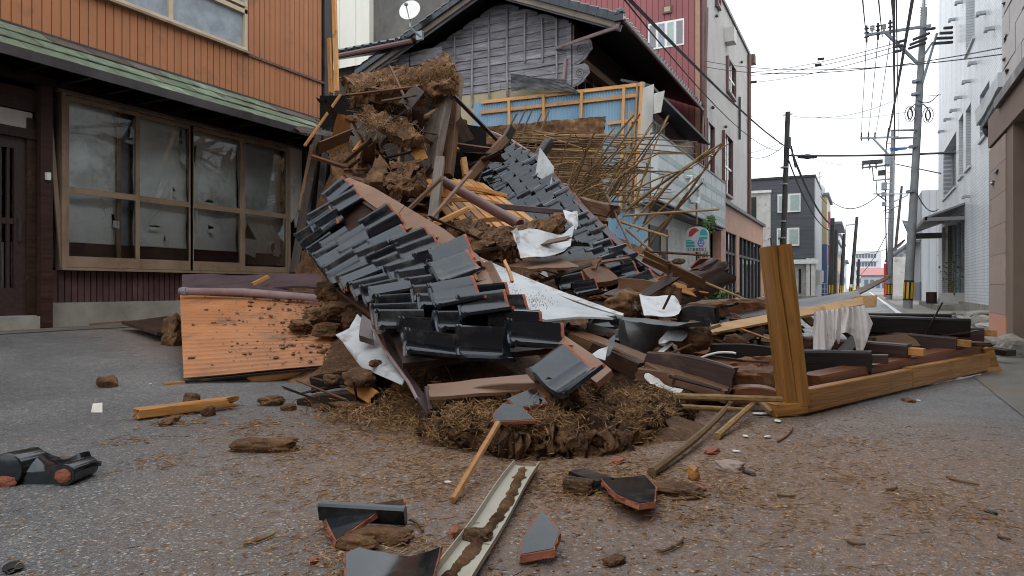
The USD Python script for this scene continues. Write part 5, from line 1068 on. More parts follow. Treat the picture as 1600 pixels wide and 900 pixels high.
# second pole fittings
arm(R2, dR2 - .2, 1344, 216, 1403, 214, 0.1); arm(R2, dR2 - .2, 1364, 216, 1388, 241, 0.09); arm(R2, dR2 - .2, 1347, 262, 1390, 258, 0.08); arm(R2, dR2 - .2, 1363, 262, 1365, 282, 0.06); arm(R2, dR2 - .2, 1365, 282, 1390, 280, 0.07); arm(R2, dR2 - .2, 1369, 282, 1370, 302, 0.05); arm(R2, dR2 - .2, 1364, 303, 1420, 303, 0.06); arm(R2, dR2 - .2, 1370, 303, 1385, 314, 0.06); arm(R2, dR2 - .2, 1380, 330, 1404, 322, 0.05)
for x in (1346, 1357, 1367): insul(R2, dR2 - .2, x, 220, 0.45); insul(R2, dR2 - .2, x + 2, 265, 0.35)
def boxat(T, d, x0, y0, x1, y1, dp, mat, name): a, b = P(x0, y1, d), P(x1, y0, d); put(name, bx(min(a[0], b[0]), max(a[0], b[0]) , a[1] - dp, a[1] + dp, a[2], b[2]), mat, T)
boxat(R2, dR2 - .2, 1347, 252, 1379, 257, 0.2, 'charcoal', 'switch_gear'); boxat(R2, dR2 - .3, 1382, 242, 1391, 258, 0.3, 'steel', 'transformer'); boxat(R2, dR2 - .3, 1372, 267, 1384, 274, 0.2, 'charcoal', 'transformer'); boxat(R2, dR2 - .3, 1377, 286, 1386, 297, 0.25, 'steel', 'transformer'); boxat(R2, dR2 - .3, 1377, 301, 1385, 307, 0.2, 'steel', 'junction_box'); boxat(R2, dR2 - .3, 1378, 316, 1385, 322, 0.2, 'steel', 'junction_box')
for y in np.arange(215, 345, 9): put('step_bolt', tube([P(1385, y, dR2 - .1), P(1398, y, dR2 - .1)], 0.02, 4), 'steel', R2)
put('blue_sheet', solid_grid(patch(P(1390, 231, dR2 - 6), P(1421, 230, dR2 - 6), P(1414, 234, dR2 - 6), P(1391, 237, dR2 - 6), 8, 4, 0.1, 2, 3), 0.03), 'blue_cloth', label='blue sheet wrapped on the wires between the two right poles', cat='sheet')
put('cable_riser', tube([P(1388, 200, dR2 - .4), P(1383, 250, dR2 - .4), P(1384, 350, dR2 - .3), P(1386, 430, dR2 - .3)], 0.03, 5), 'cable', R2)
R3, dR3 = pole('utility_pole', (1392, 458), 62, (1409, 291), 0.14, 0.1, 'pole_dark', 'dark pole leaning right behind the two concrete poles', band=False)
arm(R3, dR3, 1397, 315, 1418, 305, 0.12)
lp = [((1221, 470), 29.5, (1231, 175), 0.13, 'dark pole with cable box standing before the dark slate house', False), ((1297, 463), 40, (1301, 341), 0.15, 'dark pole at the blue and tan narrow house, the leftmost of the far row', True), ((1303, 462), 44, (1307, 360), 0.15, 'dark pole close behind the leftmost of the far left row', False), ((1314, 461), 47, (1319, 365), 0.14, 'dark pole with yellow band before the far white house', True), ((1329, 459), 55, (1339, 339), 0.15, 'tall leaning dark pole with white notice in the far left row', True), ((1340, 457), 66, (1342, 405), 0.15, 'short dark pole at the far end of the left row', True)]
LP = []
for k, (bp, d, tp, r, lab, band) in enumerate(lp):
    T, dd = pole('utility_pole', bp, d, tp, r, r * 0.75, 'pole_dark', lab, band); LP.append((T, dd))
T, dd = LP[0]; boxat(T, dd - .2, 1231, 215, 1236, 232, 0.1, 'charcoal', 'junction_box'); arm(T, dd, 1236, 228, 1243, 262, 0.06, 'charcoal', 'brace'); arm(T, dd, 1224, 180, 1238, 178, 0.05)
for y in (262, 288, 346, 372): put('clamp', tube([P(1226 - (y - 250) * 0.033, y, dd) - [0, 0, .02], P(1226 - (y - 250) * 0.033, y, dd) + [0, 0, .04]], 0.16, 8), 'steel', T)
T, dd = LP[4]; arm(T, dd, 1322, 352, 1338, 350, 0.1); arm(T, dd, 1322, 352, 1321, 366, 0.06); boxat(T, dd - .3, 1327, 444, 1332, 449, 0.05, 'white', 'notice')
def wire(a, b, sag, r, label, mat='cable', n=14, group=None):
    put('overhead_wire', tube(bend(P(*a), P(*b), sag, 0, n), r, 4), mat, label=label, cat='wire', group=group)
put('cable_sleeve', tube([P(1247, 245, 29), P(1262, 244.5, 29), P(1276, 245, 29)], [0.06, 0.11, 0.05], 8), 'charcoal', label='thick dark splice sleeve on the cable right of the dark left pole', cat='cable splice')
wire((1232, 243, 29.3), (1500, 238, 21), 0.05, 0.035, 'thick black cable crossing the street from the dark left pole to the white building')
wire((960, -25, 8.0), (1226, 228, 29), 0.15, 0.03, 'thick black cable falling from the top centre to the dark left pole')
wire((952, -30, 8.0), (1222, 236, 29), 0.5, 0.012, 'thin cable hanging just under the thick falling cable')
wire((1429, -20, 14), (1385, 225, 33), 0.15, 0.035, 'thick wavy black cable coming down to the second right pole')
G3 = 'thin wires running along the street between the right poles'
for x0, x1 in ((1346, 1345), (1371, 1356), (1391, 1367)): wire((x0, -20, 8), (x0 + 8, 58, 20), 0.05, 0.01, 'thin street wire between the top of the frame and the right poles', group=G3)
for x0, x1 in ((1354, 1345), (1372, 1356), (1391, 1367)): wire((x0, 60, 20.2), (x1, 216, 33), 0.1, 0.012, 'thin street wire between the top of the frame and the right poles', group=G3)
wire((1396, -20, 8), (1398, 250, 33), 0.05, 0.016, 'dark twisted wire dropping beside the thick wavy cable'); wire((1400, -20, 9), (1404, 215, 33), 0.05, 0.01, 'dark straight wire right of the twisted one')
G4 = 'thin wires from the concrete building to the long crossarm'
for a, b in (((1170, 113, 31), (1404, 66, 20)), ((1172, 118, 31), (1400, 73, 20)), ((1172, 129, 31), (1398, 81, 20))): wire(a, b, 0.15, 0.012, 'thin wire strung from the concrete building to the long crossarm', group=G4)
for x, y in ((1283, 92), (1279, 101), (1178, 128)): put('wire_spacer', tube([P(x - 5, y + .5, 24.4), P(x + 4, y - .5, 24.4)], 0.05, 5), 'charcoal', label=('upper' if y == 92 else 'lower' if y == 101 else 'leftmost') + ' small dark spacer on the thin wires over the street', cat='spacer')
wire((1100, 95, 24), (1580, 83, 12), 0.3, 0.01, 'thin wire crossing low to the white building, lower of a pair'); wire((1100, 104, 24), (1580, 72, 12), 0.35, 0.01, 'thin wire crossing low to the white building, upper of a pair')
wire((1236, 176, 29.5), (1432, 172, 21), 0.25, 0.008, 'very thin wire from the top of the dark left pole'); wire((1240, 182, 29.5), (1395, 158, 30), 0.3, 0.012, 'drooping thin wire with knots right of the dark left pole')
wire((1172, 180, 33), (1226, 232, 29.5), -0.05, 0.012, 'thin wire from the brown downpipe down to the dark left pole'); wire((1168, 244, 34), (1222, 230, 29.5), 0.25, 0.016, 'slack dark wire left of the dark left pole, upper'); wire((1168, 240, 34), (1224, 222, 29.5), 0.05, 0.012, 'thin wire left of the dark left pole')
wire((1238, 240, 29.3), (1300, 352, 40), 0.5, 0.05, 'thick dark cable swooping from the dark left pole to the far row'); wire((1232, 250, 29.3), (1296, 360, 40), 0.6, 0.03, 'dark cable swooping beside the thick one to the far row')
wire((1290, 305, 44), (1372, 305, 34), 0.75, 0.025, 'slack wire hanging over the street before the second right pole'); wire((1276, 300, 45), (1292, 318, 45), 0.02, 0.02, 'short wire at the corner of the dark slate house')
wire((1398, 256, 33), (1470, 271, 24), 0.0, 0.025, 'dark wire slanting down from the second right pole to the white building')
wire((1433, 303, 21), (1466, 327, 24), 0.25, 0.018, 'slack cable from the near right pole to the metal shed'); wire((1340, 433, 55), (1386, 365, 34), 0.3, 0.02, 'thin wire rising from the far left row to the second right pole'); wire((1322, 398, 60), (1384, 390, 34), 0.1, 0.015, 'thin level wire across the far street'); wire((1234, 232, 29.4), (1360, 254, 34), 0.35, 0.01, 'thin slack wire below the splice sleeve')
wire((1175, 150, 33), (1235, 174, 29.5), 0.0, 0.008, 'very thin wire falling to the top of the dark left pole'); wire((1424, 150, 21), (1470, 148, 22), 0.02, 0.01, 'thin service wire to the white building'); wire((1434, 157, 20.5), (1466, 148, 22), 0.15, 0.018, 'curled service cable at the near right pole')
put('tv_aerial', cat_meshes([tube([P(1281, 300, 46), P(1281, 268, 46)], 0.03, 5), tube([P(1276, 272, 46), P(1286, 268, 46)], 0.02, 4), tube([P(1277, 278, 46), P(1285, 275, 46)], 0.02, 4)]), 'steel', label='thin television aerial on the dark slate house', cat='aerial')
put('small_dish', cat_meshes([trimesh.Trimesh(*(lambda m: (m.vertices + P(1282, 296, 46), m.faces))(lump((0.3, 0.12, 0.36), 1, 2, 0.0)), process=False)]), 'far_white', label='small round dish on the dark slate house', cat='dish')
# ================================================================ the collapsed house: heap, roofs, timbers
def sheet(name, cs, th, mat, n=10, m=8, bump=0.0, freq=3.0, seed=0, rag=0.0, curl=0.0, parent=None, flip=False, **kw):
    c = [P(*q) for q in cs]
    return put(name, solid_grid(patch(*c, n=n, m=m, bump=bump, freq=freq, seed=seed, rag=rag, curl=curl), th, flip), mat, parent, smooth=35, **kw)
def stick(name, a, b, r, mat, parent=None, side=0.0, sag=0.0, nodes=True, n=7, seed=0, taper=0.9, **kw):
    pts = bend(P(*a) if len(a) == 3 and a[2] > 1.3 and abs(a[0]) > 20 else np.array(a), P(*b) if abs(b[0]) > 20 else np.array(b), sag, side, n)
    rr = np.linspace(r, r * taper, n)
    if nodes: rr = rr * (1 + 0.16 * (np.arange(n) % 2))
    return put(name, tube(pts, rr, 6), mat, parent, smooth=50, **kw)

# ---- heap of clay under everything
bumps = [(870, 655, 2.95, 0.33), (780, 640, 3.05, 0.4), (985, 640, 3.1, 0.35), (690, 590, 3.55, 0.33), (690, 530, 4.1, 0.36), (760, 540, 3.9, 0.5), (625, 430, 5.5, 0.42), (575, 400, 6.4, 0.4), (690, 440, 5.4, 0.8), (720, 395, 6.5, 0.9), (820, 455, 5.6, 0.8), (640, 350, 7.3, 0.9), (600, 300, 8.6, 0.7), (700, 300, 9.0, 1.0),
    (560, 250, 9.6, 0.7), (800, 380, 8.3, 1.0), (880, 410, 7.6, 1.0), (900, 370, 9.2, 1.2), (960, 430, 7.6, 0.9), (1000, 490, 5.6, 0.9), (920, 505, 4.9, 0.7), (1080, 470, 7.4, 0.8), (1120, 540, 4.8, 0.6), (1040, 560, 4.3, 0.5), (545, 480, 5.6, 0.3), (760, 300, 10.5, 1.2), (850, 330, 11.0, 1.2), (950, 370, 10.6, 1.0)]
bc = np.array([P(x, y, d) for x, y, d, r in bumps]); br = np.array([r for *_, r in bumps])
def heap(X, Y):
    h = np.zeros_like(X) - 0.3
    for c, r in zip(bc, br):
        q = ((X - c[0]) ** 2 + (Y - c[1]) ** 2) / r ** 2
        h = np.maximum(h, (c[2] + 0.05) * np.exp(-0.8 * q ** 1.3) - 0.05)
    q = np.stack([X, Y, np.zeros_like(X)], -1)
    h = h + np.where(h > -0.03, 1, 0.3) * (0.3 * (meshkit.fbm(q * 3.5, 5, 3) - 0.5) + 0.16 * (meshkit.fbm(q * 13, 4, 8) - 0.5)) * np.clip(h + 0.15, 0.15, 0.8)
    return h
xs, ys = np.linspace(-8.0, 1.2, 290), np.linspace(1.8, 12.5, 330)
X, Y = np.meshgrid(xs, ys, indexing='ij'); Z = heap(X, Y) + gz(X, Y) - 0.02; HZ = Z; HXS, HYS = xs, ys
n_, m_ = X.shape
idx = np.arange(n_ * m_).reshape(n_, m_)
Fq = np.stack([idx[:-1, :-1], idx[1:, :-1], idx[1:, 1:], idx[:-1, 1:]], -1).reshape(-1, 4)
V = np.stack([X, Y, Z], -1).reshape(-1, 3)
keep = (V[Fq][:, :, 2] - gz(V[Fq][:, :, 0], V[Fq][:, :, 1])).max(1) > -0.03
Fq = Fq[keep]; used = np.unique(Fq); remap = np.zeros(len(V), int); remap[used] = np.arange(len(used))
put('clay_heap', (V[used], remap[Fq]), 'mud', smooth=True, label='heap of wet brown clay and rubble under the fallen house', cat='rubble', kind='stuff')
def heap_at(p):
    i, j = int(round((p[0] - HXS[0]) / (HXS[1] - HXS[0]))), int(round((p[1] - HYS[0]) / (HYS[1] - HYS[0])))
    return float(HZ[i, j]) if 0 <= i < HZ.shape[0] and 0 <= j < HZ.shape[1] else -0.3

# ---- pantile
def tile_mesh(nx=11, w=0.292, l=0.305, th=0.016):
    px = np.array([0, .012, .03, .05, .07, .095, .125, .16, .2, .245, .275, .292]); pz = np.array([.03, .055, .078, .082, .07, .044, .018, .003, -0.002, .012, .03, .036])
    ys = [0, 0.02, 0.15, l - 0.02, l]
    G = np.stack([np.stack([px, np.full(len(px), y), pz + (0.006 if j == 0 else 0)], -1) for j, y in enumerate(ys)], 1)
    # thickness: the surface's normal must point up
    m = solid_grid(G, th)
    nose = tube([(0.04, -0.006, 0.042), (0.04, 0.02, 0.043)], 0.042, 10)          # round nose at the lower end
    lip = tube([(x, 0.0, z - 0.012) for x, z in zip(px[4:], pz[4:])], 0.014, 5)      # thick drip lip
    return cat_meshes([m, nose, lip])
TILE = tile_mesh(); TILE_S = tile_mesh(l=0.268)
def clean_mean(P_, t):
    P_ = np.asarray(P_, float); s = np.linspace(0, 1, len(P_)); return np.stack([np.interp(t, s, P_[:, k]) for k in range(3)], -1)
def resample(px_list, n):
    W = np.array([P(*q) for q in px_list]); dl = np.r_[0, np.cumsum(np.linalg.norm(np.diff(W, axis=0), axis=1))]
    # smooth then even spacing
    t = np.linspace(0, dl[-1], 200); C = np.stack([np.interp(t, dl, W[:, k]) for k in range(3)], -1)
    from scipy.ndimage import gaussian_filter1d
    C = gaussian_filter1d(C, 8, axis=0, mode='nearest')
    dl2 = np.r_[0, np.cumsum(np.linalg.norm(np.diff(C, axis=0), axis=1))]
    u = np.linspace(0, dl2[-1], n); return np.stack([np.interp(u, dl2, C[:, k]) for k in range(3)], -1), dl2[-1]
def tiled_roof(name, label, E, Fc, ncol, ncourse, skip=(), jit=0.02, seed=0, under='wood_deep_brown', slip=0.15):
    """front-to-back eave E and top edge Fc (points at their distance); tiles laid course by course"""
    rg = np.random.default_rng(seed)
    e, L1 = resample(E, ncol + 1); f, L2 = resample(Fc, ncol + 1)
    T = thing(name, label, 'roof', tuple(e[0]))
    def S_(s, j): return e[j] * (1 - s) + f[j] * s
    G = np.array([[S_(s, j) for s in np.linspace(-0.02, 1.02, 4)] for j in range(ncol + 1)])
    G[:, :, 2] -= 0.02; G[0] = G[0] * 0.45 + G[1] * 0.55
    dk = solid_grid(G, 0.03, flip=False)
    nz = np.cross(G[1, 0] - G[0, 0], G[0, 1] - G[0, 0])[2]
    if nz < 0: dk = solid_grid(G, 0.03, flip=True)
    put('deck', dk, under, T)
    for i in range(ncourse):
        for j in range(ncol):
            if (i, j) in skip: continue
            s0, s1 = i / ncourse, (i + 1) / ncourse
            O = S_(s0, j + 1); xv = S_(s0, j) - O; yv = S_(s1, j + 1) - O
            x = xv / np.linalg.norm(xv); y = yv - x * np.dot(x, yv); yl = np.linalg.norm(y); y /= yl; z = np.cross(x, y)
            M = np.eye(4); M[:3, 0] = x * np.linalg.norm(xv) / 0.265 * 0.9; M[:3, 1] = y * yl / 0.245; M[:3, 2] = z; M[:3, 3] = O + z * (0.012 + rg.uniform(0, 0.006))
            R = rot((1, 0, 0), -0.125 + rg.normal(0, jit * 0.6)) @ rot((0, 0, 1), rg.normal(0, jit)) @ rot((0, 1, 0), rg.normal(0.03, jit * 2))
            put('tile', TILE if i == ncourse - 1 else TILE_S, 'roof_tile', T, M @ tr((rg.normal(0, 0.008), rg.normal(0, 0.02) - (rg.uniform(0.03, 0.09) if rg.random() < slip else 0), 0.034)) @ R, smooth=38)
    return T, e, f, S_
E1 = [(640, 583, 3.1), (629, 536, 3.42), (606, 508, 3.8), (578, 480, 4.25), (546, 459, 4.75), (520, 440, 5.2), (496, 408, 5.7), (474, 372, 6.1)]
F1 = [(880, 560, 3.28), (828, 508, 3.7), (782, 470, 4.1), (738, 432, 4.5), (672, 384, 5.05), (612, 342, 5.6), (565, 310, 6.05), (527, 287, 6.4)]
R1T, e1, f1, S1 = tiled_roof('fallen_roof', 'broken black tiled roof slab slumped over the heap towards the road', E1, F1, 17, 3, skip={(2, 14), (2, 13), (1, 14), (2, 4)}, jit=0.045, seed=3)
# fascia boards along its upper edge
def edge_strip(name, pxs, wv, th, mat, parent=None, **kw):
    "band whose two edges run through the listed points: each (x0,y0,x1,y1,d0,d1)"
    A = np.array([P(a, b, d) for a, b, c_, e_, d, d2 in pxs]); B = np.array([P(c_, e_, d2) for a, b, c_, e_, d, d2 in pxs])
    return put(name, solid_grid(np.stack([A, B], 1), th, flip=kw.pop('flip', False)), mat, parent, **kw)
edge_strip('fascia', [(528, 285, 545, 277, 6.4, 6.55), (566, 309, 584, 293, 6.05, 6.2), (614, 344, 632, 321, 5.6, 5.75)], 0, 0.03, 'brown_sheet', R1T)
edge_strip('fascia', [(615, 344, 633, 322, 5.58, 5.73), (674, 386, 694, 358, 5.05, 5.2), (722, 423, 745, 397, 4.62, 4.74), (743, 441, 757, 410, 4.45, 4.62)], 0, 0.03, 'brown_sheet', R1T)
edge_strip('fascia', [(790, 478, 800, 468, 4.05, 4.15), (848, 528, 864, 512, 3.55, 3.62), (905, 577, 925, 553, 3.15, 3.22), (932, 598, 956, 578, 3.0, 3.05)], 0, 0.03, 'brown_sheet', R1T)
edge_strip('moulding', [(526, 289, 529, 286, 6.36, 6.38), (612, 348, 615, 345, 5.56, 5.58), (690, 404, 694, 400, 4.86, 4.88)], 0, 0.02, 'wood_deep_brown', R1T)
sheet('gable_panel', [(770, 412, 4.5), (797, 472, 4.12), (738, 466, 3.95), (735, 440, 4.4)], 0.02, 'brown_sheet', 6, 6, 0.02, parent=R1T)
sheet('gable_panel', [(770, 412, 4.49), (797, 474, 4.1), (790, 478, 4.07), (757, 416, 4.52)], 0.03, 'wood_brown', 5, 3, 0.0, parent=R1T)
# eave gutter and broken eave board
put('gutter_rail', tube([P(574, 500, 3.95), P(600, 545, 3.55), P(640, 600, 3.1), P(652, 624, 2.98)], 0.008, 6), 'mauve_pipe', R1T)
sheet('gutter', [(588, 522, 3.78), (655, 638, 2.96), (672, 640, 2.98), (610, 540, 3.75)], 0.006, 'purple_sheet', 8, 4, 0.02, parent=R1T, curl=0.03)
sheet('gutter', [(652, 620, 2.97), (668, 648, 2.9), (672, 642, 2.92), (668, 622, 3.0)], 0.01, 'purple_sheet', 4, 3, parent=R1T)
beam('eave_board', P(666, 612, 3.02), P(672, 648, 2.88), 0.02, 0.06, 'wood_deep_brown', R1T)
sheet('eave_panel', [(668, 606, 3.05), (840, 588, 3.1), (850, 612, 2.95), (672, 628, 2.9)], 0.015, 'brown_sheet', 8, 5, 0.02, parent=R1T, seed=6)
sheet('downpipe_elbow', [(565, 500, 3.95), (580, 512, 3.9), (585, 538, 3.75), (562, 532, 3.78)], 0.04, 'purple_sheet', 4, 4, 0.02, parent=R1T)
# loose tiles on it
def loose_tile(label, c, yaw, pitch, rll, scale=1.0, mat='roof_tile'):
    M = tr(P(*c)) @ rotz(yaw) @ rot((1, 0, 0), pitch) @ rot((0, 1, 0), rll) @ tr((-0.14 * scale, -0.15 * scale, 0)); M[:3, :3] *= scale
    return put('loose_tile', TILE, mat, M=M, smooth=38, label=label, cat='roof tile')
TYAW = TH
def tile_by(label, o, xq, yq, mat='roof_tile', zoff=0.0):
    "tile from its origin corner and where its width and length edges end"
    O, A, B = P(*o), P(*xq), P(*yq); x = A - O; y = B - O; xl = np.linalg.norm(x); x /= xl; y = y - x * np.dot(x, y); yl = np.linalg.norm(y); y /= yl; z = np.cross(x, y)
    M = np.eye(4); M[:3, 0] = x * xl / 0.292; M[:3, 1] = y * yl / 0.305; M[:3, 2] = z; M[:3, 3] = O + z * zoff
    return put('loose_tile', TILE, mat, M=M, smooth=38, label=label, cat='roof tile')
tile_by('large black tile hanging off the lowest corner of the fallen roof', (832, 596, 2.98), (890, 624, 2.68), (898, 560, 2.98))
tile_by('black tile lifted out of line at the middle of the upper edge', (682, 412, 4.6), (690, 446, 4.3), (742, 398, 4.5), zoff=0.05)
tile_by('black tile lifted just above the broken brown gable panel', (676, 442, 4.25), (704, 462, 3.95), (748, 428, 4.2), zoff=0.06)
tile_by('black tile tipped up beside the gap in the lower roof', (672, 476, 3.8), (690, 500, 3.55), (742, 464, 3.85), zoff=0.05)
tile_by('black tile set crooked below the tipped one', (716, 494, 3.65), (728, 512, 3.45), (786, 480, 3.75), zoff=0.04)
tile_by('black tile tilted by the upper left of the fallen roof', (494, 360, 6.1), (500, 384, 5.8), (524, 322, 6.3), zoff=0.05)
# ---- second, higher roof slab
E2 = [(952, 486, 6.3), (900, 445, 7.1), (858, 402, 7.9), (822, 356, 8.8), (785, 312, 9.7), (742, 268, 10.6)]
F2 = [(1034, 440, 6.6), (978, 398, 7.2), (930, 352, 7.9), (886, 302, 8.8), (842, 252, 9.8), (792, 222, 10.9)]
R2T, e2, f2, S2 = tiled_roof('upper_roof', 'long black tiled roof slab leaning in the middle of the wreck below the bamboo', E2, F2, 19, 4, skip={(0, 0), (0, 1), (1, 0), (0, 2), (3, 0)}, jit=0.028, seed=5)
edge_strip('ridge_edge', [(1034, 442, 1038, 437, 6.58, 6.62), (978, 400, 984, 394, 7.2, 7.22), (930, 354, 936, 348, 7.9, 7.92), (886, 304, 890, 298, 8.8, 8.82), (842, 254, 846, 247, 9.8, 9.82), (792, 224, 790, 216, 10.9, 10.95)], 0, 0.08, 'purple_sheet', R2T)
put('rim', tube([P(*q) for q in ((1036, 438, 6.55), (980, 396, 7.18), (932, 350, 7.88), (888, 300, 8.78), (844, 249, 9.78), (800, 220, 10.7), (766, 206, 10.9))], 0.022, 6), 'mauve_pipe', R2T)
edge_strip('ridge_edge', [(1000, 470, 1034, 440, 6.35, 6.6), (1003, 474, 1038, 444, 6.33, 6.58)], 0, 0.04, 'purple_sheet', R2T)
for k, (o, x_, y_, lab) in enumerate([((950, 432, 6.7), (968, 446, 6.5), (985, 418, 6.8), 'loose black tile at the lower end of the higher roof, by its rim'), ((972, 452, 6.4), (992, 466, 6.2), (1012, 430, 6.5), 'loose black tile nearest the tip of the higher roof rim'), ((905, 452, 6.6), (920, 470, 6.3), (935, 440, 6.7), 'loose black tile below the splintered brown board'), ((868, 448, 6.0), (882, 462, 5.8), (905, 436, 6.1), 'loose grey black tile above the white panel edge, left one'), ((893, 458, 5.8), (906, 468, 5.65), (925, 448, 5.9), 'loose grey black tile above the white panel edge, right one'), ((918, 508, 4.75), (932, 522, 4.6), (958, 504, 4.9), 'black tile lying under the end of the white panel')]):
    tile_by(lab, o, x_, y_, zoff=0.02)
beam('ridge_pole', P(664, 352, 9.2), P(790, 216, 9.9), 0.09, 0.12, 'wood_brown', b0=0.04, label='brown squared pole lying across the top of the higher roof', cat='beam')
# ---- planked ceiling panel between the roofs
pp = thing('plank_panel', 'panel of orange roof boards thrown up between the two roof slabs', 'plank panel', tuple(P(740, 340, 8.0)))
A0, A1, B0, B1 = P(655, 285, 8.6), P(735, 385, 7.2), P(760, 290, 9.4), P(838, 345, 8.2)
rg = np.random.default_rng(17); n = 9
for k in range(n):
    u0, u1 = k / n + 0.006, (k + 1) / n - 0.004
    a0, a1, b0, b1 = A0 + (B0 - A0) * u0, A0 + (B0 - A0) * u1, A1 + (B1 - A1) * u0, A1 + (B1 - A1) * u1
    sft = rg.normal(0, 0.05)
    mid0, mid1 = (a0 + a1) / 2, (b0 + b1) / 2; dr_ = (mid1 - mid0) / np.linalg.norm(mid1 - mid0)
    nrm_ = np.cross(B0 - A0, A1 - A0); nrm_ = nrm_ if nrm_[2] > 0 else -nrm_
    beam('plank', mid0 + dr_ * (sft - 0.15), mid1 + dr_ * sft * 1.5, np.linalg.norm(a1 - a0), 0.02, ['wood_fresh', 'wood_orange', 'wood_fresh', 'wood_brown'][rg.integers(0, 4)] if k > 1 else 'wood_orange', pp, up=nrm_, n=4, b0=0.03, b1=0.05)
for k, (a, b) in enumerate((((690, 318, 7.8), (775, 322, 8.3)), ((722, 355, 7.3), (815, 348, 7.9)), ((700, 296, 8.6), (790, 310, 9.0)))):
    beam('cross_batten', P(*a) + [0, 0, .03], P(*b) + [0, 0, .03], 0.06, 0.05, 'wood_orange', pp, b1=0.04, warp=0.03)
beam('orange_board', P(662, 300, 8.2), P(700, 300, 8.0), 0.2, 0.13, 'wood_fresh', b0=0.03, label='pale cut beam end facing out left of the plank panel', cat='beam')
put('brown_pipe_pole', tube(bend(P(692, 283, 8.0), P(812, 351, 7.0), 0.0, 0.0, 6), 0.055, 10), 'brown_pipe', smooth=50, label='round brown pipe lying across the orange plank panel', cat='pipe')
beam('splintered_rail', P(676, 352, 6.6), P(727, 328, 6.9), 0.05, 0.05, 'wood_fresh', b1=0.08, label='yellow splintered rail below the grey stub post', cat='rail')
beam('trim_strip', P(775, 322, 7.6), P(892, 333, 7.2), 0.1, 0.06, 'purple_sheet', label='purple brown trim strip lying under the higher roof edge', cat='trim')
beam('beam_stub', P(752, 262, 9.9), P(742, 300, 9.6), 0.05, 0.05, 'wood_grey', label='thin grey stub leaning left of the higher roof corner', cat='post')
# ---- posts standing in the wreck
for a, b, w_, h_, m_, lab in [((692, 150, 9.3), (668, 285, 9.0), 0.24, 0.16, 'wood_grey', 'thick grey brown post standing in the middle of the wreck'), ((716, 120, 9.8), (700, 275, 9.4), 0.12, 0.16, 'wood_brown', 'slimmer brown post just right of the thick grey one'),
    ((631, 195, 8.6), (629, 268, 8.4), 0.045, 0.05, 'wood_brown', 'short brown upright in front of the clay chunks'), ((688, 250, 7.7), (676, 345, 7.2), 0.1, 0.09, 'wood_grey', 'grey stub post with fresh top by the plank panel'), ((724, 250, 8.8), (728, 275, 8.7), 0.07, 0.08, 'wood_orange', 'orange block end between the post and the higher roof'),
    ((800, 200, 10.6), (768, 262, 10.4), 0.1, 0.12, 'wood_black', 'black beam end poking up behind the higher roof'), ((858, 222, 10.2), (830, 262, 9.8), 0.14, 0.12, 'wood_black', 'black beam with orange end under the bamboo lattice')]:
    beam('broken_post', P(*a), P(*b), w_, h_, m_, b0=0.03, rough=0.03, label=lab, cat='post')
stick('bamboo_pole', (627, 186, 8.4), (619, 312, 8.0), 0.014, 'bamboo', label='thin pale bamboo standing before the short brown upright', cat='bamboo')
stick('thin_stick', (832, 242, 7.4), (668, 349, 6.4), 0.018, 'wood_brown', nodes=False, label='long thin stick crossing in front of the grey stub post', cat='stick') if False else beam('thin_stick', P(737, 268, 7.6), P(668, 348, 6.4), 0.035, 0.03, 'wood_brown', label='long thin stick crossing in front of the grey stub post', cat='stick')
beam('wall_beam', P(550, 160, 9.4), P(668, 178, 9.0), 0.15, 0.13, 'wood_dark', label='dark squared beam under the upper clay slab', cat='beam')
sheet('grey_board', [(555, 178, 9.7), (668, 190, 9.5), (660, 262, 9.4), (535, 225, 9.6)], 0.02, 'slate_brown', 6, 5, 0.02, label='grey plaster board in the gap under the dark beam', cat='board')
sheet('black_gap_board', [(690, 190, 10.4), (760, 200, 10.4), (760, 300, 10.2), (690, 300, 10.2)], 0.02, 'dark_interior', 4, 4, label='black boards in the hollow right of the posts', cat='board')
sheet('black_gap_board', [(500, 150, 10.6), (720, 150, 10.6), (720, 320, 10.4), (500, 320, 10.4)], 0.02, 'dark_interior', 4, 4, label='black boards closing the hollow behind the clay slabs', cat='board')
# ---- clay wall slabs with straw and laths
def clay_slab(name, label, px4, th, seed, bump=0.12, sub=(40, 26), mat='mud_dry', cat='clay wall piece'):
    c = [P(*q) for q in px4]; T = thing(name, label, cat, tuple(np.mean(c, 0)))
    G = patch(*c, n=sub[0], m=sub[1], bump=bump * 0.45, freq=2.5, seed=seed, rag=0.02)
    mesh = solid_grid(G, th).subdivide_to_size(0.07) if th > 0.1 else solid_grid(G, th)
    v = mesh.vertices.copy()
    for amp, fr in ((0.11, 4.0), (0.12, 11.0), (0.1, 26.0)):
        v = v + amp * min(1.0, th / 0.2 + 0.25) * (np.stack([meshkit.fbm(v * fr + k * 17, 3, seed + k + 5) for k in range(3)], -1) - 0.5)
    mesh = trimesh.Trimesh(v, mesh.faces, process=False)
    put('clay', mesh, mat, T, smooth=60)
    return T, c
ts, _ = clay_slab('clay_wall_piece', 'big ragged slab of clay wall lying on top of the wreck under the gable', [(538, 140, 9.5), (704, 108, 9.9), (716, 150, 9.1), (556, 164, 8.8)], 0.16, 3)
clay_slab('clay_wall_piece', 'long clay slab with a straight pale edge on top of the big ragged slab', [(636, 124, 9.5), (704, 98, 9.8), (708, 124, 9.4), (644, 140, 9.2)], 0.12, 4, 0.05)
clay_slab('clay_wall_piece', 'rough clay chunk with a reddish torn end below the dark squared beam', [(566, 184, 8.9), (634, 196, 8.6), (666, 238, 8.0), (585, 216, 8.3)], 0.13, 5)
clay_slab('clay_wall_piece', 'flat pale clay piece standing at the top of the fallen roof fascia', [(600, 250, 7.2), (608, 262, 7.1), (600, 292, 6.9), (574, 290, 7.0)], 0.06, 6, 0.03, (10, 8))
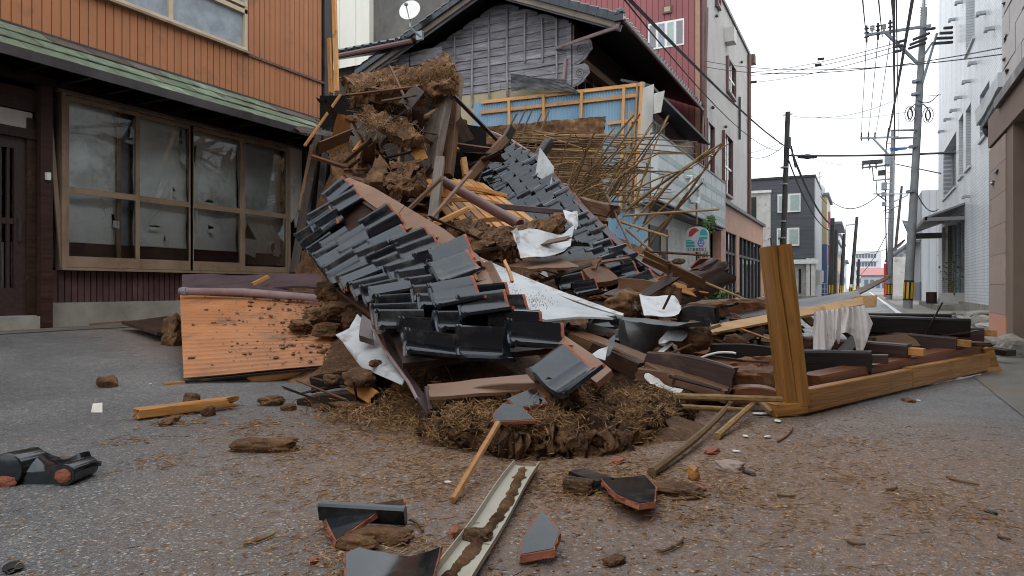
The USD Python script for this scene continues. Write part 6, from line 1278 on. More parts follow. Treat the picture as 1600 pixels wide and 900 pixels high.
clay_slab('clay_wall_piece', 'dark clay lump left of the grey stub post', [(612, 268, 7.8), (668, 272, 7.6), (662, 300, 7.3), (610, 306, 7.3)], 0.12, 7, mat='mud')
clay_slab('clay_wall_piece', 'clay lump wedged between fallen roof and left house', [(520, 245, 9.0), (560, 235, 8.8), (584, 290, 8.0), (530, 296, 8.2)], 0.1, 8, 0.25, mat='mud')
clay_slab('clay_wall_piece', 'straw filled clay ridge between plank panel and crumpled metal', [(770, 385, 6.6), (880, 350, 7.0), (880, 362, 6.7), (765, 400, 6.3)], 0.12, 9, 0.08, (20, 8))
clay_slab('clay_wall_piece', 'clay and straw spill left of the crumpled white metal', [(700, 370, 6.5), (800, 380, 6.4), (805, 410, 6.0), (735, 402, 6.0)], 0.14, 10, 0.15, mat='mud')
# lath wall
lw = thing('lath_wall', 'torn clay wall standing with woven bamboo laths spraying out to the right', 'clay wall', tuple(P(860, 300, 11.8)))
def slab_part(px4, th, seed, mat, bump=0.05):
    c = [P(*q) for q in px4]; G = patch(*c, n=34, m=16, bump=bump, freq=4, seed=seed, rag=0.03); G += 0.05 * (np.stack([meshkit.fbm(G * 14 + k * 31, 3, seed + k) for k in range(3)], -1) - 0.5)
    put('clay', solid_grid(G, th, flip=True), mat, lw, smooth=50)
slab_part([(750, 198, 12.0), (948, 181, 11.8), (944, 215, 11.8), (742, 228, 12.0)], 0.12, 3, 'mud_dry')
slab_part([(750, 222, 12.1), (944, 212, 12.0), (940, 300, 11.9), (770, 290, 12.0)], 0.1, 4, 'mud_dry')
slab_part([(860, 285, 12.0), (940, 280, 11.9), (950, 345, 11.6), (880, 340, 11.6)], 0.12, 5, 'mud', 0.15)
rl = np.random.default_rng(77)
def lath(a, b, r=0.011, side=0.0, sag=0.0, mat=None):
    stick('lath', a, b, r * rl.uniform(0.8, 1.15), mat or ('bamboo' if rl.random() < 0.55 else 'bamboo_dark'), lw, side=side, sag=sag, n=7)
D = 11.6
for i, x in enumerate((808, 822, 832, 846, 858)): lath((x, 172 + rl.uniform(-5, 8), D), (x - 32, 236 + 6 * i, D - .1), 0.014, 0.05, mat='bamboo_dark')
for i, y in enumerate((207, 209, 217, 222, 230, 243, 247, 254, 262, 270, 276, 284, 292, 298, 305)):        # level laths
    x0 = rl.uniform(790, 860) if i > 4 else rl.uniform(785, 800); x1 = rl.uniform(960, 1050) if i > 2 else rl.uniform(940, 1085)
    lath((x0, y + rl.uniform(-3, 3), D), (x1, y + rl.uniform(2, 16), D - rl.uniform(.2, 1.4)), 0.012, rl.normal(0, .08), rl.normal(0, .04))
for y0, x1, y1 in ((212, 1090, 222), (222, 1085, 230), (228, 1090, 241), (240, 1075, 240), (262, 1068, 270), (256, 1060, 278)): lath((rl.uniform(880, 960), y0, D - .1), (x1, y1, D - 1.6), 0.011)
for x0, y0, x1, y1 in ((918, 310, 1000, 178), (905, 305, 990, 180), (912, 300, 960, 200), (898, 285, 930, 205), (935, 330, 1045, 180), (872, 300, 915, 232), (868, 330, 898, 252), (884, 290, 926, 218), (928, 340, 1020, 195), (945, 318, 1022, 188), (990, 330, 1044, 182)):
    lath((x0, y0, D - 1.0), (x1, y1, D - 1.3), 0.014, rl.normal(0, .1), -0.03)
for x0, y0, x1, y1 in ((985, 320, 1128, 224), (990, 345, 1110, 232), (995, 362, 1100, 268), (1000, 385, 1098, 285), (985, 300, 1082, 262), (1010, 392, 1075, 300), (1035, 362, 1128, 226), (1000, 400, 1066, 312), (978, 330, 1115, 236), (1005, 350, 1090, 250)):
    lath((x0, y0, D - 2.2), (x1, y1, D - 2.8), 0.014, rl.normal(0, .12), -0.04)
lath((975, 337, D - 2.5), (1124, 327, D - 3), 0.015); lath((948, 305, D - 3), (988, 392, D - 3.6), 0.016); lath((965, 345, D - 3), (1044, 370, D - 3.6), 0.014); lath((978, 358, D - 3), (1030, 402, D - 3.6), 0.014); lath((905, 310, D - 2), (945, 300, D - 2.4), 0.013)
lath((1138, 225, D - 3), (1080, 262, D - 2.6), 0.007); lath((850, 212, D - .4), (1000, 262, D - 1), 0.013, mat='bamboo'); lath((745, 216, D), (905, 215, D - .3), 0.008, mat='bamboo')
for i in range(44):
    y = 204 + i * 2.6 + rl.uniform(-2, 2); x0 = rl.uniform(790, 900); lath((x0, y, D - rl.uniform(0, .3)), (x0 + rl.uniform(60, 190), y + rl.uniform(0, 14), D - rl.uniform(.2, 1.0)), 0.008, rl.normal(0, .1), rl.normal(0.02, .04), mat='bamboo' if rl.random() < .7 else 'bamboo_dark')
for i in range(24):
    x = rl.uniform(850, 990); y = rl.uniform(290, 360); lath((x, y, D - 1.4), (x + rl.uniform(25, 75), y - rl.uniform(50, 120), D - 1.9), 0.009, rl.normal(0, .15), -0.05)
for i in range(26):
    x = rl.uniform(900, 985); y = rl.uniform(250, 330); lath((x, y, D - 1.4), (x + rl.uniform(10, 60), y - rl.uniform(-12, 45), D - 1.9), 0.009, rl.normal(0, .1))
beam('lath_post', P(985, 175, 11.2), P(975, 330, 10.8), 0.05, 0.05, 'bamboo', lw)
stick('bamboo_pole', (1000, 398, 6.6), (1262, 522, 5.8) if False else (1165, 468, 6.2), 0.012, 'bamboo', label='long thin bamboo sloping down in front of the shop door', cat='bamboo')
sheet('white_board', [(845, 232, 9.6), (866, 262, 9.2), (863, 290, 9.1), (838, 275, 9.4)], 0.02, 'white_sheet', 5, 5, 0.01, label='white board scrap between the higher roof and the bamboo laths', cat='board')
beam('brown_bracket', P(905, 318, 8.8), P(955, 330, 8.4), 0.2, 0.16, 'wood_brown', b1=0.08, rough=0.05, label='broken brown beam lying at the foot of the bamboo laths', cat='beam')
beam('grey_plank', P(860, 283, 9.3), P(885, 290, 9.0), 0.14, 0.03, 'wood_grey', label='short grey board beside the white scrap on the roof edge', cat='board')
# ---- metal sheets
def crumple(name, rows, th, mat, label, cat='metal sheet', bump=0.05, freq=3.5, seed=0, flip=False, up=3, smooth=30):
    W = np.array([[P(*q) for q in r] for r in rows]); from_ = W
    from scipy.ndimage import zoom
    G = np.stack([zoom(from_[:, :, k], (1 + (up * (from_.shape[0] - 1)) / from_.shape[0] * 1.0, 1 + (up * (from_.shape[1] - 1)) / from_.shape[1]), order=1, grid_mode=False) for k in range(3)], -1)
    nn = np.cross(np.gradient(G, axis=0), np.gradient(G, axis=1)); nn /= np.linalg.norm(nn, axis=2, keepdims=True) + 1e-9
    f = meshkit.fbm(G * freq + seed * 5.1, 3, seed) - 0.5
    G = G + nn * (2 * bump * f)[..., None]
    return put(name, solid_grid(G, th, flip), mat, label=label, cat=cat, smooth=smooth)
crumple('crumpled_metal', [[(802, 358, 6.0), (826, 357, 6.1), (852, 362, 6.1), (878, 364, 6.2), (898, 352, 6.3)], [(808, 380, 5.8), (830, 385, 5.9), (852, 384, 5.95), (876, 386, 6.0), (892, 376, 6.1)], [(813, 404, 5.6), (830, 403, 5.65), (848, 400, 5.7), (868, 394, 5.75), (884, 388, 5.9)]], 0.004, 'white_sheet', 'crumpled white metal sheet lying below the higher roof', bump=0.06, seed=2)
crumple('crumpled_metal', [[(798, 362, 5.95), (808, 356, 5.9)], [(804, 366, 5.9), (812, 368, 5.85)], [(808, 380, 5.8), (812, 378, 5.75)]], 0.004, 'white_sheet', 'small torn tab at the left tip of the crumpled white sheet', bump=0.02)
crumple('crumpled_metal', [[(880, 330, 6.9), (893, 332, 6.8), (902, 330, 6.8)], [(884, 342, 6.7), (896, 344, 6.6), (904, 346, 6.7)], [(894, 358, 6.5), (899, 356, 6.4), (902, 360, 6.5)]], 0.004, 'galvanised', 'pale blue twisted metal strip caught on the roof tiles', bump=0.05, seed=4)
crumple('sheet_metal', [[(742, 398, 5.9), (800, 424, 5.45), (870, 452, 5.0), (930, 474, 4.65), (975, 490, 4.4)], [(746, 404, 5.85), (800, 430, 5.4), (868, 459, 4.95), (928, 480, 4.6), (972, 493, 4.36)]], 0.03, 'white_sheet', 'bent rim along the top of the long white panel', 'panel', 0.008)
crumple('sheet_metal', [[(750, 405, 5.8), (800, 430, 5.38), (868, 459, 4.93), (928, 480, 4.58), (965, 491, 4.36)], [(776, 440, 5.0), (815, 462, 4.75), (872, 479, 4.5), (925, 488, 4.35), (962, 493, 4.28)], [(796, 470, 4.5), (822, 487, 4.35), (852, 501, 4.2), (905, 494, 4.22), (958, 495, 4.22)]], 0.012, 'white_sheet_smudged', 'long white triangular metal panel with a dark muddy smudge beside the fallen roof', 'panel', 0.03, 1.6, 3)
smr = np.random.default_rng(4)
sm = []
for i in range(130):
    x, y = smr.normal(835, 13), smr.normal(470, 9)
    if i > 105: x, y = smr.normal(801, 6), smr.normal(459, 7)
    d_ = np.interp(x, [776, 962], [4.78, 4.1]) - 0.03
    q = P(x, y, 4.45 + (835 - x) * 0.0055 - 0.1 + (470 - y) * 0.008); sm.append(lump((0.0015, 0.0015, smr.uniform(0.003, 0.009)), i, 0, 0.2)); sm[-1].apply_translation(q)
put('mud_splashes', cat_meshes(sm), 'mud', label='mud spots splashed on the white triangular panel', cat='mud', kind='stuff')
crumple('dark_flashing', [[(948, 492, 4.25), (966, 492, 4.2), (1010, 497, 4.1), (1060, 499, 4.0), (1112, 502, 4.0)], [(965, 498, 4.18), (975, 500, 4.1), (1012, 506, 4.0), (1060, 510, 3.92), (1110, 506, 3.95)], [(966, 520, 4.16), (980, 525, 4.0), (1010, 525, 4.05), (1035, 524, 4.1), (1060, 522, 4.1)], [(975, 550, 4.1), (988, 556, 3.95), (1004, 552, 4.05), (1015, 545, 4.15), (1025, 540, 4.2)], [(982, 574, 4.05), (992, 581, 3.95), (1004, 578, 4.0), (1006, 568, 4.08), (1008, 560, 4.15)]], 0.006, 'dull_zinc', 'dark curved metal flashing hanging in a fold at the panel end', 'flashing', 0.055, 4.5, 6)
crumple('silver_sheet', [[(1000, 456, 5.0), (1030, 460, 5.05), (1054, 462, 5.1), (1058, 466, 5.1)], [(1003, 474, 4.8), (1030, 478, 4.85), (1056, 480, 4.9), (1066, 480, 4.95)], [(1006, 493, 4.6), (1030, 494, 4.65), (1054, 494, 4.7), (1060, 492, 4.75)]], 0.005, 'galvanised', 'shiny galvanised sheet curled behind the dark flashing', 'metal sheet', 0.05, 3.5, 8)
crumple('tin_scrap', [[(1046, 513, 4.0), (1060, 512, 4.05), (1072, 516, 4.1)], [(1032, 528, 3.9), (1054, 524, 3.95), (1072, 526, 4.0)], [(1030, 536, 3.88), (1046, 530, 3.9), (1064, 534, 3.95)]], 0.004, 'galvanised', 'pale blue crumpled tin scrap under the dark flashing', bump=0.04, seed=9)
crumple('tin_scrap', [[(998, 570, 3.75), (1024, 552, 3.85), (1048, 532, 3.95)], [(1004, 573, 3.72), (1030, 556, 3.82), (1052, 536, 3.92)]], 0.006, 'galvanised', 'narrow bent grey strip running up from the flashing foot', bump=0.01)
crumple('tin_scrap', [[(936, 546, 3.75), (950, 540, 3.8)], [(922, 556, 3.65), (946, 562, 3.65)]], 0.004, 'white_sheet', 'small white triangle of metal left of the dark flashing', bump=0.02)
crumple('tin_scrap', [[(952, 528, 3.9), (962, 520, 3.95)], [(950, 540, 3.82), (960, 536, 3.85)], [(948, 556, 3.72), (954, 552, 3.75)]], 0.006, 'dull_zinc', 'curled dark strip beside the small white triangle', bump=0.03)
crumple('white_underlay', [[(558, 488, 4.3), (575, 500, 4.2), (588, 520, 4.0)], [(545, 510, 4.1), (578, 540, 3.85), (606, 560, 3.6)], [(523, 522, 4.1), (560, 556, 3.75), (632, 594, 3.2)], [(545, 545, 3.9), (568, 575, 3.65), (628, 602, 3.18)]], 0.006, 'white_sheet', 'white metal sheet slipping out below the left edge of the fallen roof', bump=0.03, seed=5)
# ---- brown boards and timbers in the middle of the wreck
for name, cs, th, mat, lab in [('brown_board', [(790, 418, 5.9), (868, 402, 6.1), (908, 422, 5.6), (828, 426, 5.4)], 0.02, 'wood_brown', 'flat brown board lying above the white panel'), ('brown_board', [(735, 402, 6.3), (800, 408, 6.2), (815, 420, 5.9), (760, 412, 5.95)], 0.02, 'wood_rotten', 'rotten board between the fascia and the flat brown board'),
    ('brown_board', [(905, 428, 6.3), (940, 418, 6.6), (966, 446, 6.2), (925, 452, 6.0)], 0.05, 'wood_rotten', 'splintered brown board by the loose tiles of the higher roof'), ('dark_board', [(866, 404, 7.0), (925, 396, 7.2), (940, 425, 6.8), (870, 425, 6.7)], 0.03, 'wood_black', 'black board in the hollow below the higher roof')]:
    sheet(name, cs, th, mat, 8, 6, 0.03, label=lab, cat='board', rag=0.03)
B_ = [((966, 445, 6.0), (1064, 462, 5.6), .03, .12, 'wood_brown', 'brown plank edge running right to the heavy log', 'plank'), ((935, 478, 5.4), (975, 452, 5.9), .12, .02, 'wood_dark', 'dark bent board left of the galvanised sheet', 'board'), ((930, 468, 5.6), (990, 470, 5.4), .2, .03, 'wood_rotten', 'rotten brown board left of the galvanised sheet', 'board'),
    ((850, 520, 4.6), (1006, 580, 3.75), .08, .1, 'wood_dark', 'long dark beam running from the fascia towards the flashing', 'beam'), ((900, 530, 4.3), (1060, 600, 3.6), .1, .1, 'wood_brown', 'long brown beam just below the long dark beam', 'beam'), ((1012, 566, 3.8), (1146, 592, 3.62), .16, .12, 'wood_deep_brown', 'purple brown square beam with a cut end beside the flashing', 'beam'), ((1000, 584, 3.72), (1136, 618, 3.5), .1, .07, 'wood_brown', 'pale brown sill under the purple brown square beam', 'beam'),
    ((1145, 618, 3.55), (1225, 628, 3.5), .08, .09, 'wood_red', 'red brown sill running to the foot of the honey post', 'beam'), ((1110, 552, 4.3), (1240, 565, 4.2), .1, .12, 'wood_black', 'black beam behind the honey post', 'beam'), ((1130, 545, 4.9), (1225, 500, 5.2), .08, .06, 'wood_grey', 'grey plank slanting behind the honey post', 'plank'), ((1085, 600, 3.8), (1230, 600, 3.75), .16, .14, 'wood_rotten', 'crumbling rotten beam left of the honey post', 'beam'), ((1100, 585, 4.1), (1225, 570, 4.1), .14, .1, 'wood_rotten', 'split rotten timber above the crumbling beam', 'beam'),
    ((1064, 492, 5.2), (1196, 482, 5.3), .16, .14, 'wood_rotten', 'long rotten log with orange heartwood right of the galvanised sheet', 'log'), ((1180, 480, 5.5), (1220, 474, 5.6), .14, .1, 'wood_rotten', 'short rotten log end behind the honey post', 'log'), ((1066, 500, 5.0), (1120, 498, 4.9), .2, .16, 'wood_black', 'blackened beam under the long rotten log', 'beam'),
    ((1000, 440, 6.8), (1040, 425, 7.0), .1, .02, 'wood_fresh', 'pale broken slats beside the higher roof tip', 'slat'), ((1014, 452, 6.4), (1038, 432, 6.6), .04, .03, 'wood_orange', 'orange stick below the pale broken slats', 'stick'), ((560, 292, 7.0), (604, 268, 7.0), .05, .04, 'wood_brown', 'brown stick beside the standing clay piece', 'stick'),
    ((498, 600, 3.9), (590, 594, 3.7), .1, .09, 'wood_black', 'dark beam end low at the left foot of the fallen roof', 'beam'), ((478, 628, 3.75), (600, 622, 3.5), .12, .05, 'wood_dark', 'dark brown plank on the ground below the dark beam end', 'plank'), ((500, 634, 3.55), (600, 640, 3.4), .1, .02, 'wood_brown', 'thin brown board under the dark brown plank', 'board'), ((700, 628, 3.0), (850, 612, 2.95), .03, .07, 'wood_brown', 'brown edge plank under the front lip of the fallen roof', 'plank'),
    ((790, 408, 4.47), (798, 440, 4.25), .02, .02, 'wood_fresh', 'pale splinter standing by the brown gable panel', 'stick'), ((720, 405, 4.66), (732, 418, 4.55), .06, .05, 'wood_brown', 'small brown block on the fascia', 'block'), ((765, 468, 4.15), (862, 540, 3.6), .03, .05, 'wood_dark', 'dark rail lying along the lower fascia', 'rail'), ((722, 406, 4.55), (747, 440, 4.3), .02, .03, 'wood_fresh', 'thin pale stick crossing the fascia joint', 'stick')]
for k, (a, b, w_, h_, m_, lab, ct) in enumerate(B_):
    rot_ = m_ == 'wood_rotten'
    beam(('broken_' + ct if ct not in ('log', 'slat') else 'rotten_log' if ct == 'log' else 'broken_lath'), P(*a), P(*b), w_, h_, m_, n=14 if rot_ else 6, b0=0.05 if rot_ else 0.015, b1=0.08 if rot_ else 0.015, rough=0.09 if rot_ else 0.015, warp=0.02, ch=0.2 if rot_ else 0.08, roll=0.1 * math.sin(k * 2.1), label=lab, cat=ct)
lg = [P(1036, 484, 6.6), P(1062, 458, 6.7), P(1100, 440, 6.85), P(1130, 424, 6.9)]
M, LL = frame(lg[0], lg[-1])
put('heavy_log', beam_mesh(LL, 0.25, 0.27, 0.25, 12, 0.05, 0.1, 5, 0.03, 0.05), 'wood_deep_brown', M=M, smooth=40, label='heavy round-edged dark log pointing up right before the shop', cat='log')
M2 = M @ tr((LL * 0.62, 0.0, 0.13)); put('log_tenon', beam_mesh(0.24, 0.12, 0.1, 0.2, 3, 0.02, 0.04, 8, 0, 0.05), 'wood_deep_brown', M=M2, label='broken tenon block sitting on the heavy dark log', cat='block')
put('clay_lump', lump((0.12, 0.1, 0.09), 3, 3, 0.5), 'mud_dry', M=tr(P(1082, 528, 4.1)), smooth=True, label='orange brown clay lump by the crumpled tin scrap', cat='clay lump')
put('clay_lump', lump((0.16, 0.14, 0.1), 4, 3, 0.5), 'mud_dry', M=tr(P(975, 476, 5.2)), smooth=True, label='orange clay lump left of the galvanised sheet', cat='clay lump')
stick('white_hose', (1090, 562, 3.85), (1150, 552, 3.75), 0.007, 'white', nodes=False, sag=-0.02, n=10, label='thin white hose arched over the rotten timbers', cat='hose')
sheet('paper_scraps', [(1006, 582, 3.62), (1075, 612, 3.45), (1062, 618, 3.4), (1008, 600, 3.55)], 0.004, 'plaster_white', 10, 6, 0.05, 8, rag=0.25, label='torn white plasterboard flake below the purple brown beam', cat='plasterboard')
sheet('plaster_flakes', [(1150, 470, 6.2), (1215, 458, 6.6), (1222, 472, 6.3), (1140, 478, 6.0)], 0.01, 'white_sheet', 8, 5, 0.08, 3, rag=0.2, label='white sheet crumpled behind the honey post', cat='sheet')
# ---- right: frame of honey coloured timbers with floor beams
def cracked_post(L, w, n=26, seed=2):
    g = np.random.default_rng(seed); h = w / 2; V = []; c = 0.005
    for i in range(n + 1):
        t = i / n; x = t * L
        n1 = 0.012 + 0.016 * (meshkit.noise(np.array([t * 5, 0, 0]), 3) - .5); n2 = -0.02 + 0.02 * (meshkit.noise(np.array([t * 4, 5, 0]), 4) - .5); w1 = 0.0035 * smoothstep(0, .5, t) + 0.0008; w2 = 0.003 * smoothstep(1, .4, t) + 0.0006
        f = [(h, -h + c), (h, n2 - w2), (h - 0.025, n2), (h, n2 + w2), (h, h - c), (h - c, h), (n1 + w1, h), (n1, h - 0.03), (n1 - w1, h), (-0.03, h), (-h + c, h), (-h, h - c), (-h, 0.01 + w1), (-h + 0.03, 0.01), (-h, 0.01 - w1), (-h, -h + c), (-h + c, -h), (n2 - w1, -h), (n2, -h + 0.028), (n2 + w1, -h), (h - c, -h)]
        V += [(x, a_, b_) for a_, b_ in f]
    k = len(f); F = []
    for i in range(n):
        for j in range(k): j2 = (j + 1) % k; F.append((i * k + j, i * k + j2, (i + 1) * k + j2, (i + 1) * k + j))
    T = [tuple(t) for t in tri(F)]; V = np.array(V, float); c0 = len(V); V = np.vstack([V, [0, 0, 0], [L, 0, 0]])
    for j in range(k): j2 = (j + 1) % k; T += [(c0, j2, j), (c0 + 1, n * k + j, n * k + j2)]
    return trimesh.Trimesh(V, np.array(T), process=False)
M, LL = frame(P(1240, 632, 3.42), P(1211, 384, 3.42), (0, -1, 0), 0.5)
put('honey_post', cracked_post(LL, 0.118), 'wood_honey', M=M, label='honey coloured square post with drying cracks, upright on the timber frame', cat='post')
for k, (dx, dy) in enumerate(((-.02, .01), (.03, -.02))): put('nail', tube([P(1205 + 15 * k, 386, 3.42), P(1204 + 15 * k, 372, 3.4), P(1200 + 16 * k, 374, 3.4)], 0.003, 5), 'black', label=('left' if k == 0 else 'right') + ' bent nail on top of the honey post', cat='nail')
fr = thing('sill_structure', 'timber sill frame lying on the road with a honey coloured outer beam', 'timber frame', tuple(onZ(1260, 648, 0)))
fn_, ff_ = P(1252, 627, 3.4), P(1540, 565, 5.18)
beam('sill', fn_, fn_ + (ff_ - fn_) * 0.47, 0.06, 0.115, 'wood_honey', fr, n=4); beam('sill', fn_ + (ff_ - fn_) * 0.475 + [0, 0, .004], ff_, 0.06, 0.125, 'wood_honey', fr, n=4)
beam('sill_end', P(1205, 640, 3.38), P(1252, 634, 3.42), 0.1, 0.06, 'wood_honey', fr)
rn, rf_ = P(1262, 602, 3.72), P(1532, 545, 5.35)
beam('inner_sill', rn, rf_, 0.14, 0.11, 'wood_red', fr, n=4)
beam('end_block', P(1536, 560, 5.2), P(1550, 556, 5.2), 0.09, 0.16, 'wood_honey', fr); beam('end_block', P(1536, 580, 5.15), P(1556, 576, 5.2), 0.07, 0.05, 'wood_orange', fr, b1=0.02)
for k, (a, b, w_, h_, m_, lab) in enumerate([((1120, 560, 4.5), (1362, 566, 4.05), .11, .13, 'wood_black', 'lowest black floor beam beside the white cloth'), ((1250, 540, 4.9), (1420, 554, 4.42), .11, .13, 'wood_deep_brown', 'brown floor beam in front of the red inner sill, second row'), ((1330, 525, 5.3), (1495, 540, 4.9), .11, .12, 'wood_deep_brown', 'brown floor beam, third in the row towards the pillar'), ((1300, 505, 5.3), (1512, 512, 5.0), .16, .13, 'wood_black', 'long black squared beam on top of the frame'), ((1345, 497, 5.9), (1486, 499, 5.6), .14, .09, 'wood_black', 'shorter black beam behind the long black one'),
        ((1420, 520, 5.9), (1538, 524, 5.6), .1, .12, 'wood_deep_brown', 'brown beam end nearest the salmon pillar base'), ((1215, 548, 5.0), (1330, 552, 4.8), .1, .09, 'wood_black', 'black beam behind the white cloth'), ((1225, 592, 4.0), (1330, 588, 4.2), .09, .05, 'wood_orange', 'orange plank lying inside the timber frame'), ((1290, 575, 4.6), (1380, 570, 4.6), .1, .05, 'wood_orange', 'orange block between the first two floor beams'), ((1330, 534, 5.6), (1460, 520, 5.8), .1, .1, 'wood_dark', 'dark joist under the long black beam'), ((1500, 540, 6.1), (1580, 552, 5.7), .12, .05, 'wood_black', 'black plank lying by the broken slabs')]):
    t = thing('floor_beam', lab, 'beam', tuple(P(*b)))
    beam('timber', P(*a), P(*b), w_, h_, m_, t, n=4)
    if k in (0, 1, 2, 5):
        M, LL = frame(P(*a), P(*b)); put('tenon', beam_mesh(0.09, 0.06, 0.05, 0.08, 1), 'wood_orange' if k else 'wood_dark', t, M @ tr((LL - 0.005, 0.01, 0.02)))
        put('nailer', beam_mesh(LL * 0.98, w_ * 0.9, 0.06, 0.08, 1), 'wood_brown' if k else 'wood_black', t, M @ tr((0.02, 0.0, -h_ / 2 - 0.033)))
sheet('plywood_sheet', [(1105, 512, 4.7), (1348, 467, 4.55), (1352, 478, 4.5), (1110, 524, 4.65)], 0.02, 'plywood', 8, 3, 0.01, label='tan plywood strip running from the rotten log to the white cloth', cat='plywood', rag=0.02)
sheet('plywood_sheet', [(1336, 464, 4.75), (1370, 462, 4.8), (1368, 480, 4.75), (1340, 482, 4.7)], 0.008, 'plywood', 4, 4, 0.01, label='folded tan paper corner right of the plywood strip', cat='paper')
sheet('tar_sheet', [(1130, 485, 5.6), (1340, 455, 5.3), (1346, 466, 4.8), (1120, 510, 4.9)], 0.012, 'charcoal', 10, 6, 0.03, label='black tar sheet lying over the plywood strip', cat='sheet')
sheet('tar_sheet', [(1318, 462, 5.3), (1392, 430, 5.5), (1394, 433, 5.5), (1330, 468, 5.2)], 0.012, 'wood_grey', 8, 3, 0.01, label='thin splintered lath sticking up right from the tar sheet', cat='lath', rag=0.05)
# white cloth hanging
u = np.linspace(0, 1, 44); rows = []
top = [np.interp(u, [0, 1], [1273, 1350]), np.interp(u, [0, 1], [487, 477])]
lowy = np.interp(u, [0, .07, .13, .2, .3, .45, .5, .58, .66, .76, .8, .9, 1], [612, 600, 588, 552, 542, 528, 540, 521, 519, 527, 566, 540, 505])
for v in np.linspace(0, 1, 18):
    x = top[0] + v * (np.interp(u, [0, .15, .6, .8, 1], [-6, 8, -4, 6, 14])); y = top[1] + v * (lowy - top[1])
    dd = 4.35 - 0.02 * v + 0.03 * np.sin(u * 24 + 2.2 * v) * (0.35 + v * 0.5) + 0.015 * np.sin(u * 61 + v * 3)
    rows.append([P(a, b, c) for a, b, c in zip(x, y, dd)])
put('white_cloth', solid_grid(np.array(rows), 0.003), 'cloth_pale', smooth=True, label='torn white cloth hanging in folds from the plywood strip', cat='cloth')
put('foil_scrap', solid_grid(patch(P(1495, 572, 5.0), P(1535, 562, 5.3), P(1530, 578, 5.2), P(1505, 586, 4.95), 8, 6, 0.05, 6, 3, rag=.1), 0.003), 'foil', label='wet foil scrap under the far end of the honey sill', cat='foil')
sheet('insulation_strip', [(1320, 632, 3.85), (1535, 582, 5.0), (1535, 588, 4.98), (1330, 636, 3.8)], 0.01, 'foil', 20, 3, 0.02, 8, rag=0.1, label='grey insulation fringe squeezed out under the honey sill', cat='insulation')
sheet('plastic_square', [(1374, 560, 4.75), (1393, 556, 4.8), (1396, 563, 4.7), (1376, 568, 4.65)], 0.01, 'white', 3, 3, label='small white square on the floor inside the frame', cat='plastic')

# ---- left: orange corrugated panel with pipe, boards behind
op = thing('corrugated_panel', 'orange corrugated wall panel lying tilted before the left house', 'wall panel', tuple(P(400, 580, 4.7)))
c = [P(281, 461, 6.6), P(505, 470, 6.3), P(549, 566, 4.75), P(287, 590, 4.45)]
n, m = 8, 170
U = np.linspace(0, 1, n)[:, None, None]; Vv = np.linspace(0, 1, m)[None, :, None]
G = (1 - U) * (1 - Vv) * c[0] + U * (1 - Vv) * c[1] + U * Vv * c[2] + (1 - U) * Vv * c[3]
nn = np.cross(c[1] - c[0], c[3] - c[0]); nn /= np.linalg.norm(nn); nn = nn if nn[2] > 0 else -nn
prof = np.array([0, -0.004, -0.013, -0.004, 0, 0.001, 0])[np.arange(m) % 7]; prof[(m * 62) // 100] -= 0.012
G += nn * prof[None, :, None] + nn * (0.05 * (meshkit.fbm(G * 1.2, 3, 3) - 0.5))[..., None]
put('sheet', solid_grid(G, 0.006, flip=True), 'orange_panel', op)
beam('back_batten', P(390, 594, 4.62), P(551, 570, 4.85), 0.06, 0.05, 'wood_orange', op, b0=0.02); beam('back_batten', P(300, 602, 4.55), P(390, 598, 4.6), 0.05, 0.04, 'wood_dark', op)
beam('edge_strip', P(284, 597, 4.43), P(549, 571, 4.74), 0.02, 0.015, 'wood_black', op)
beam('ridge_board', P(284, 452, 6.7), P(498, 462, 6.35), 0.03, 0.06, 'purple_sheet', op)
pd = thing('drain_pipe', 'mauve drainpipe lying along the top of the orange panel', 'pipe', tuple(P(281, 455, 6.4)))
put('pipe', tube([P(281, 455, 6.45), P(380, 456, 6.4), P(500, 466, 6.2)], 0.035, 10), 'mauve_pipe', pd, smooth=50); put('collar', tube([P(286, 455, 6.45), P(293, 455, 6.44)], 0.042, 10), 'steel', pd)
sheet('dark_flashing', [(285, 432, 7.6), (500, 430, 7.4), (505, 452, 6.9), (285, 452, 7.0)], 0.02, 'purple_sheet', 10, 5, 0.04, label='purple brown metal sheet lying against the house base', cat='metal sheet')
sheet('dark_flashing', [(300, 448, 6.85), (420, 446, 6.75), (500, 462, 6.4), (340, 452, 6.6)], 0.01, 'purple_sheet', 10, 4, 0.05, label='thin curled sheet above the drainpipe', cat='metal sheet', curl=0.03)
beam('wood_scrap', P(394, 445, 6.9), P(418, 433, 7.0), 0.05, 0.04, 'wood_orange', b1=0.02, label='small orange wood scrap on the purple brown sheet', cat='wood scrap')
for k, (x, y, d, r, lab) in enumerate([(512, 455, 5.95, (.11, .1, .09), 'uppermost clay lump between the orange panel and the tiles'), (535, 488, 5.4, (.17, .1, .085), 'longest clay lump leaning on the fallen roof edge'), (470, 508, 5.4, (.15, .09, .05), 'flat clay lump on the orange panel'), (512, 515, 5.2, (.12, .08, .06), 'grey clay lump at the right end of the orange panel'), (492, 492, 5.6, (.09, .08, .06), 'small clay lump behind the flat one'), (552, 500, 5.1, (.1, .08, .07), 'clay lump half under the fallen tiles'), (270, 520, 6.2, (.1, .1, .16), 'brown clay lump left of the orange panel'), (308, 563, 4.85, (.075, .03, .028), 'dark clay piece lying low on the orange panel')]):
    put('clay_lump', lump(r, 40 + k, 4, 0.45, 1.6, 0.35), 'mud_dry' if k != 7 else 'mud', M=tr(P(x, y, d)) @ rotz(0.5 + k), smooth=60, label=lab, cat='clay lump')
sheet('loose_boards', [(190, 505, 7.2), (275, 498, 7.4), (278, 522, 6.4), (245, 524, 6.3)], 0.03, 'wood_dark', 5, 4, 0.04, label='dark boards lying flat by the house foundation', cat='board')
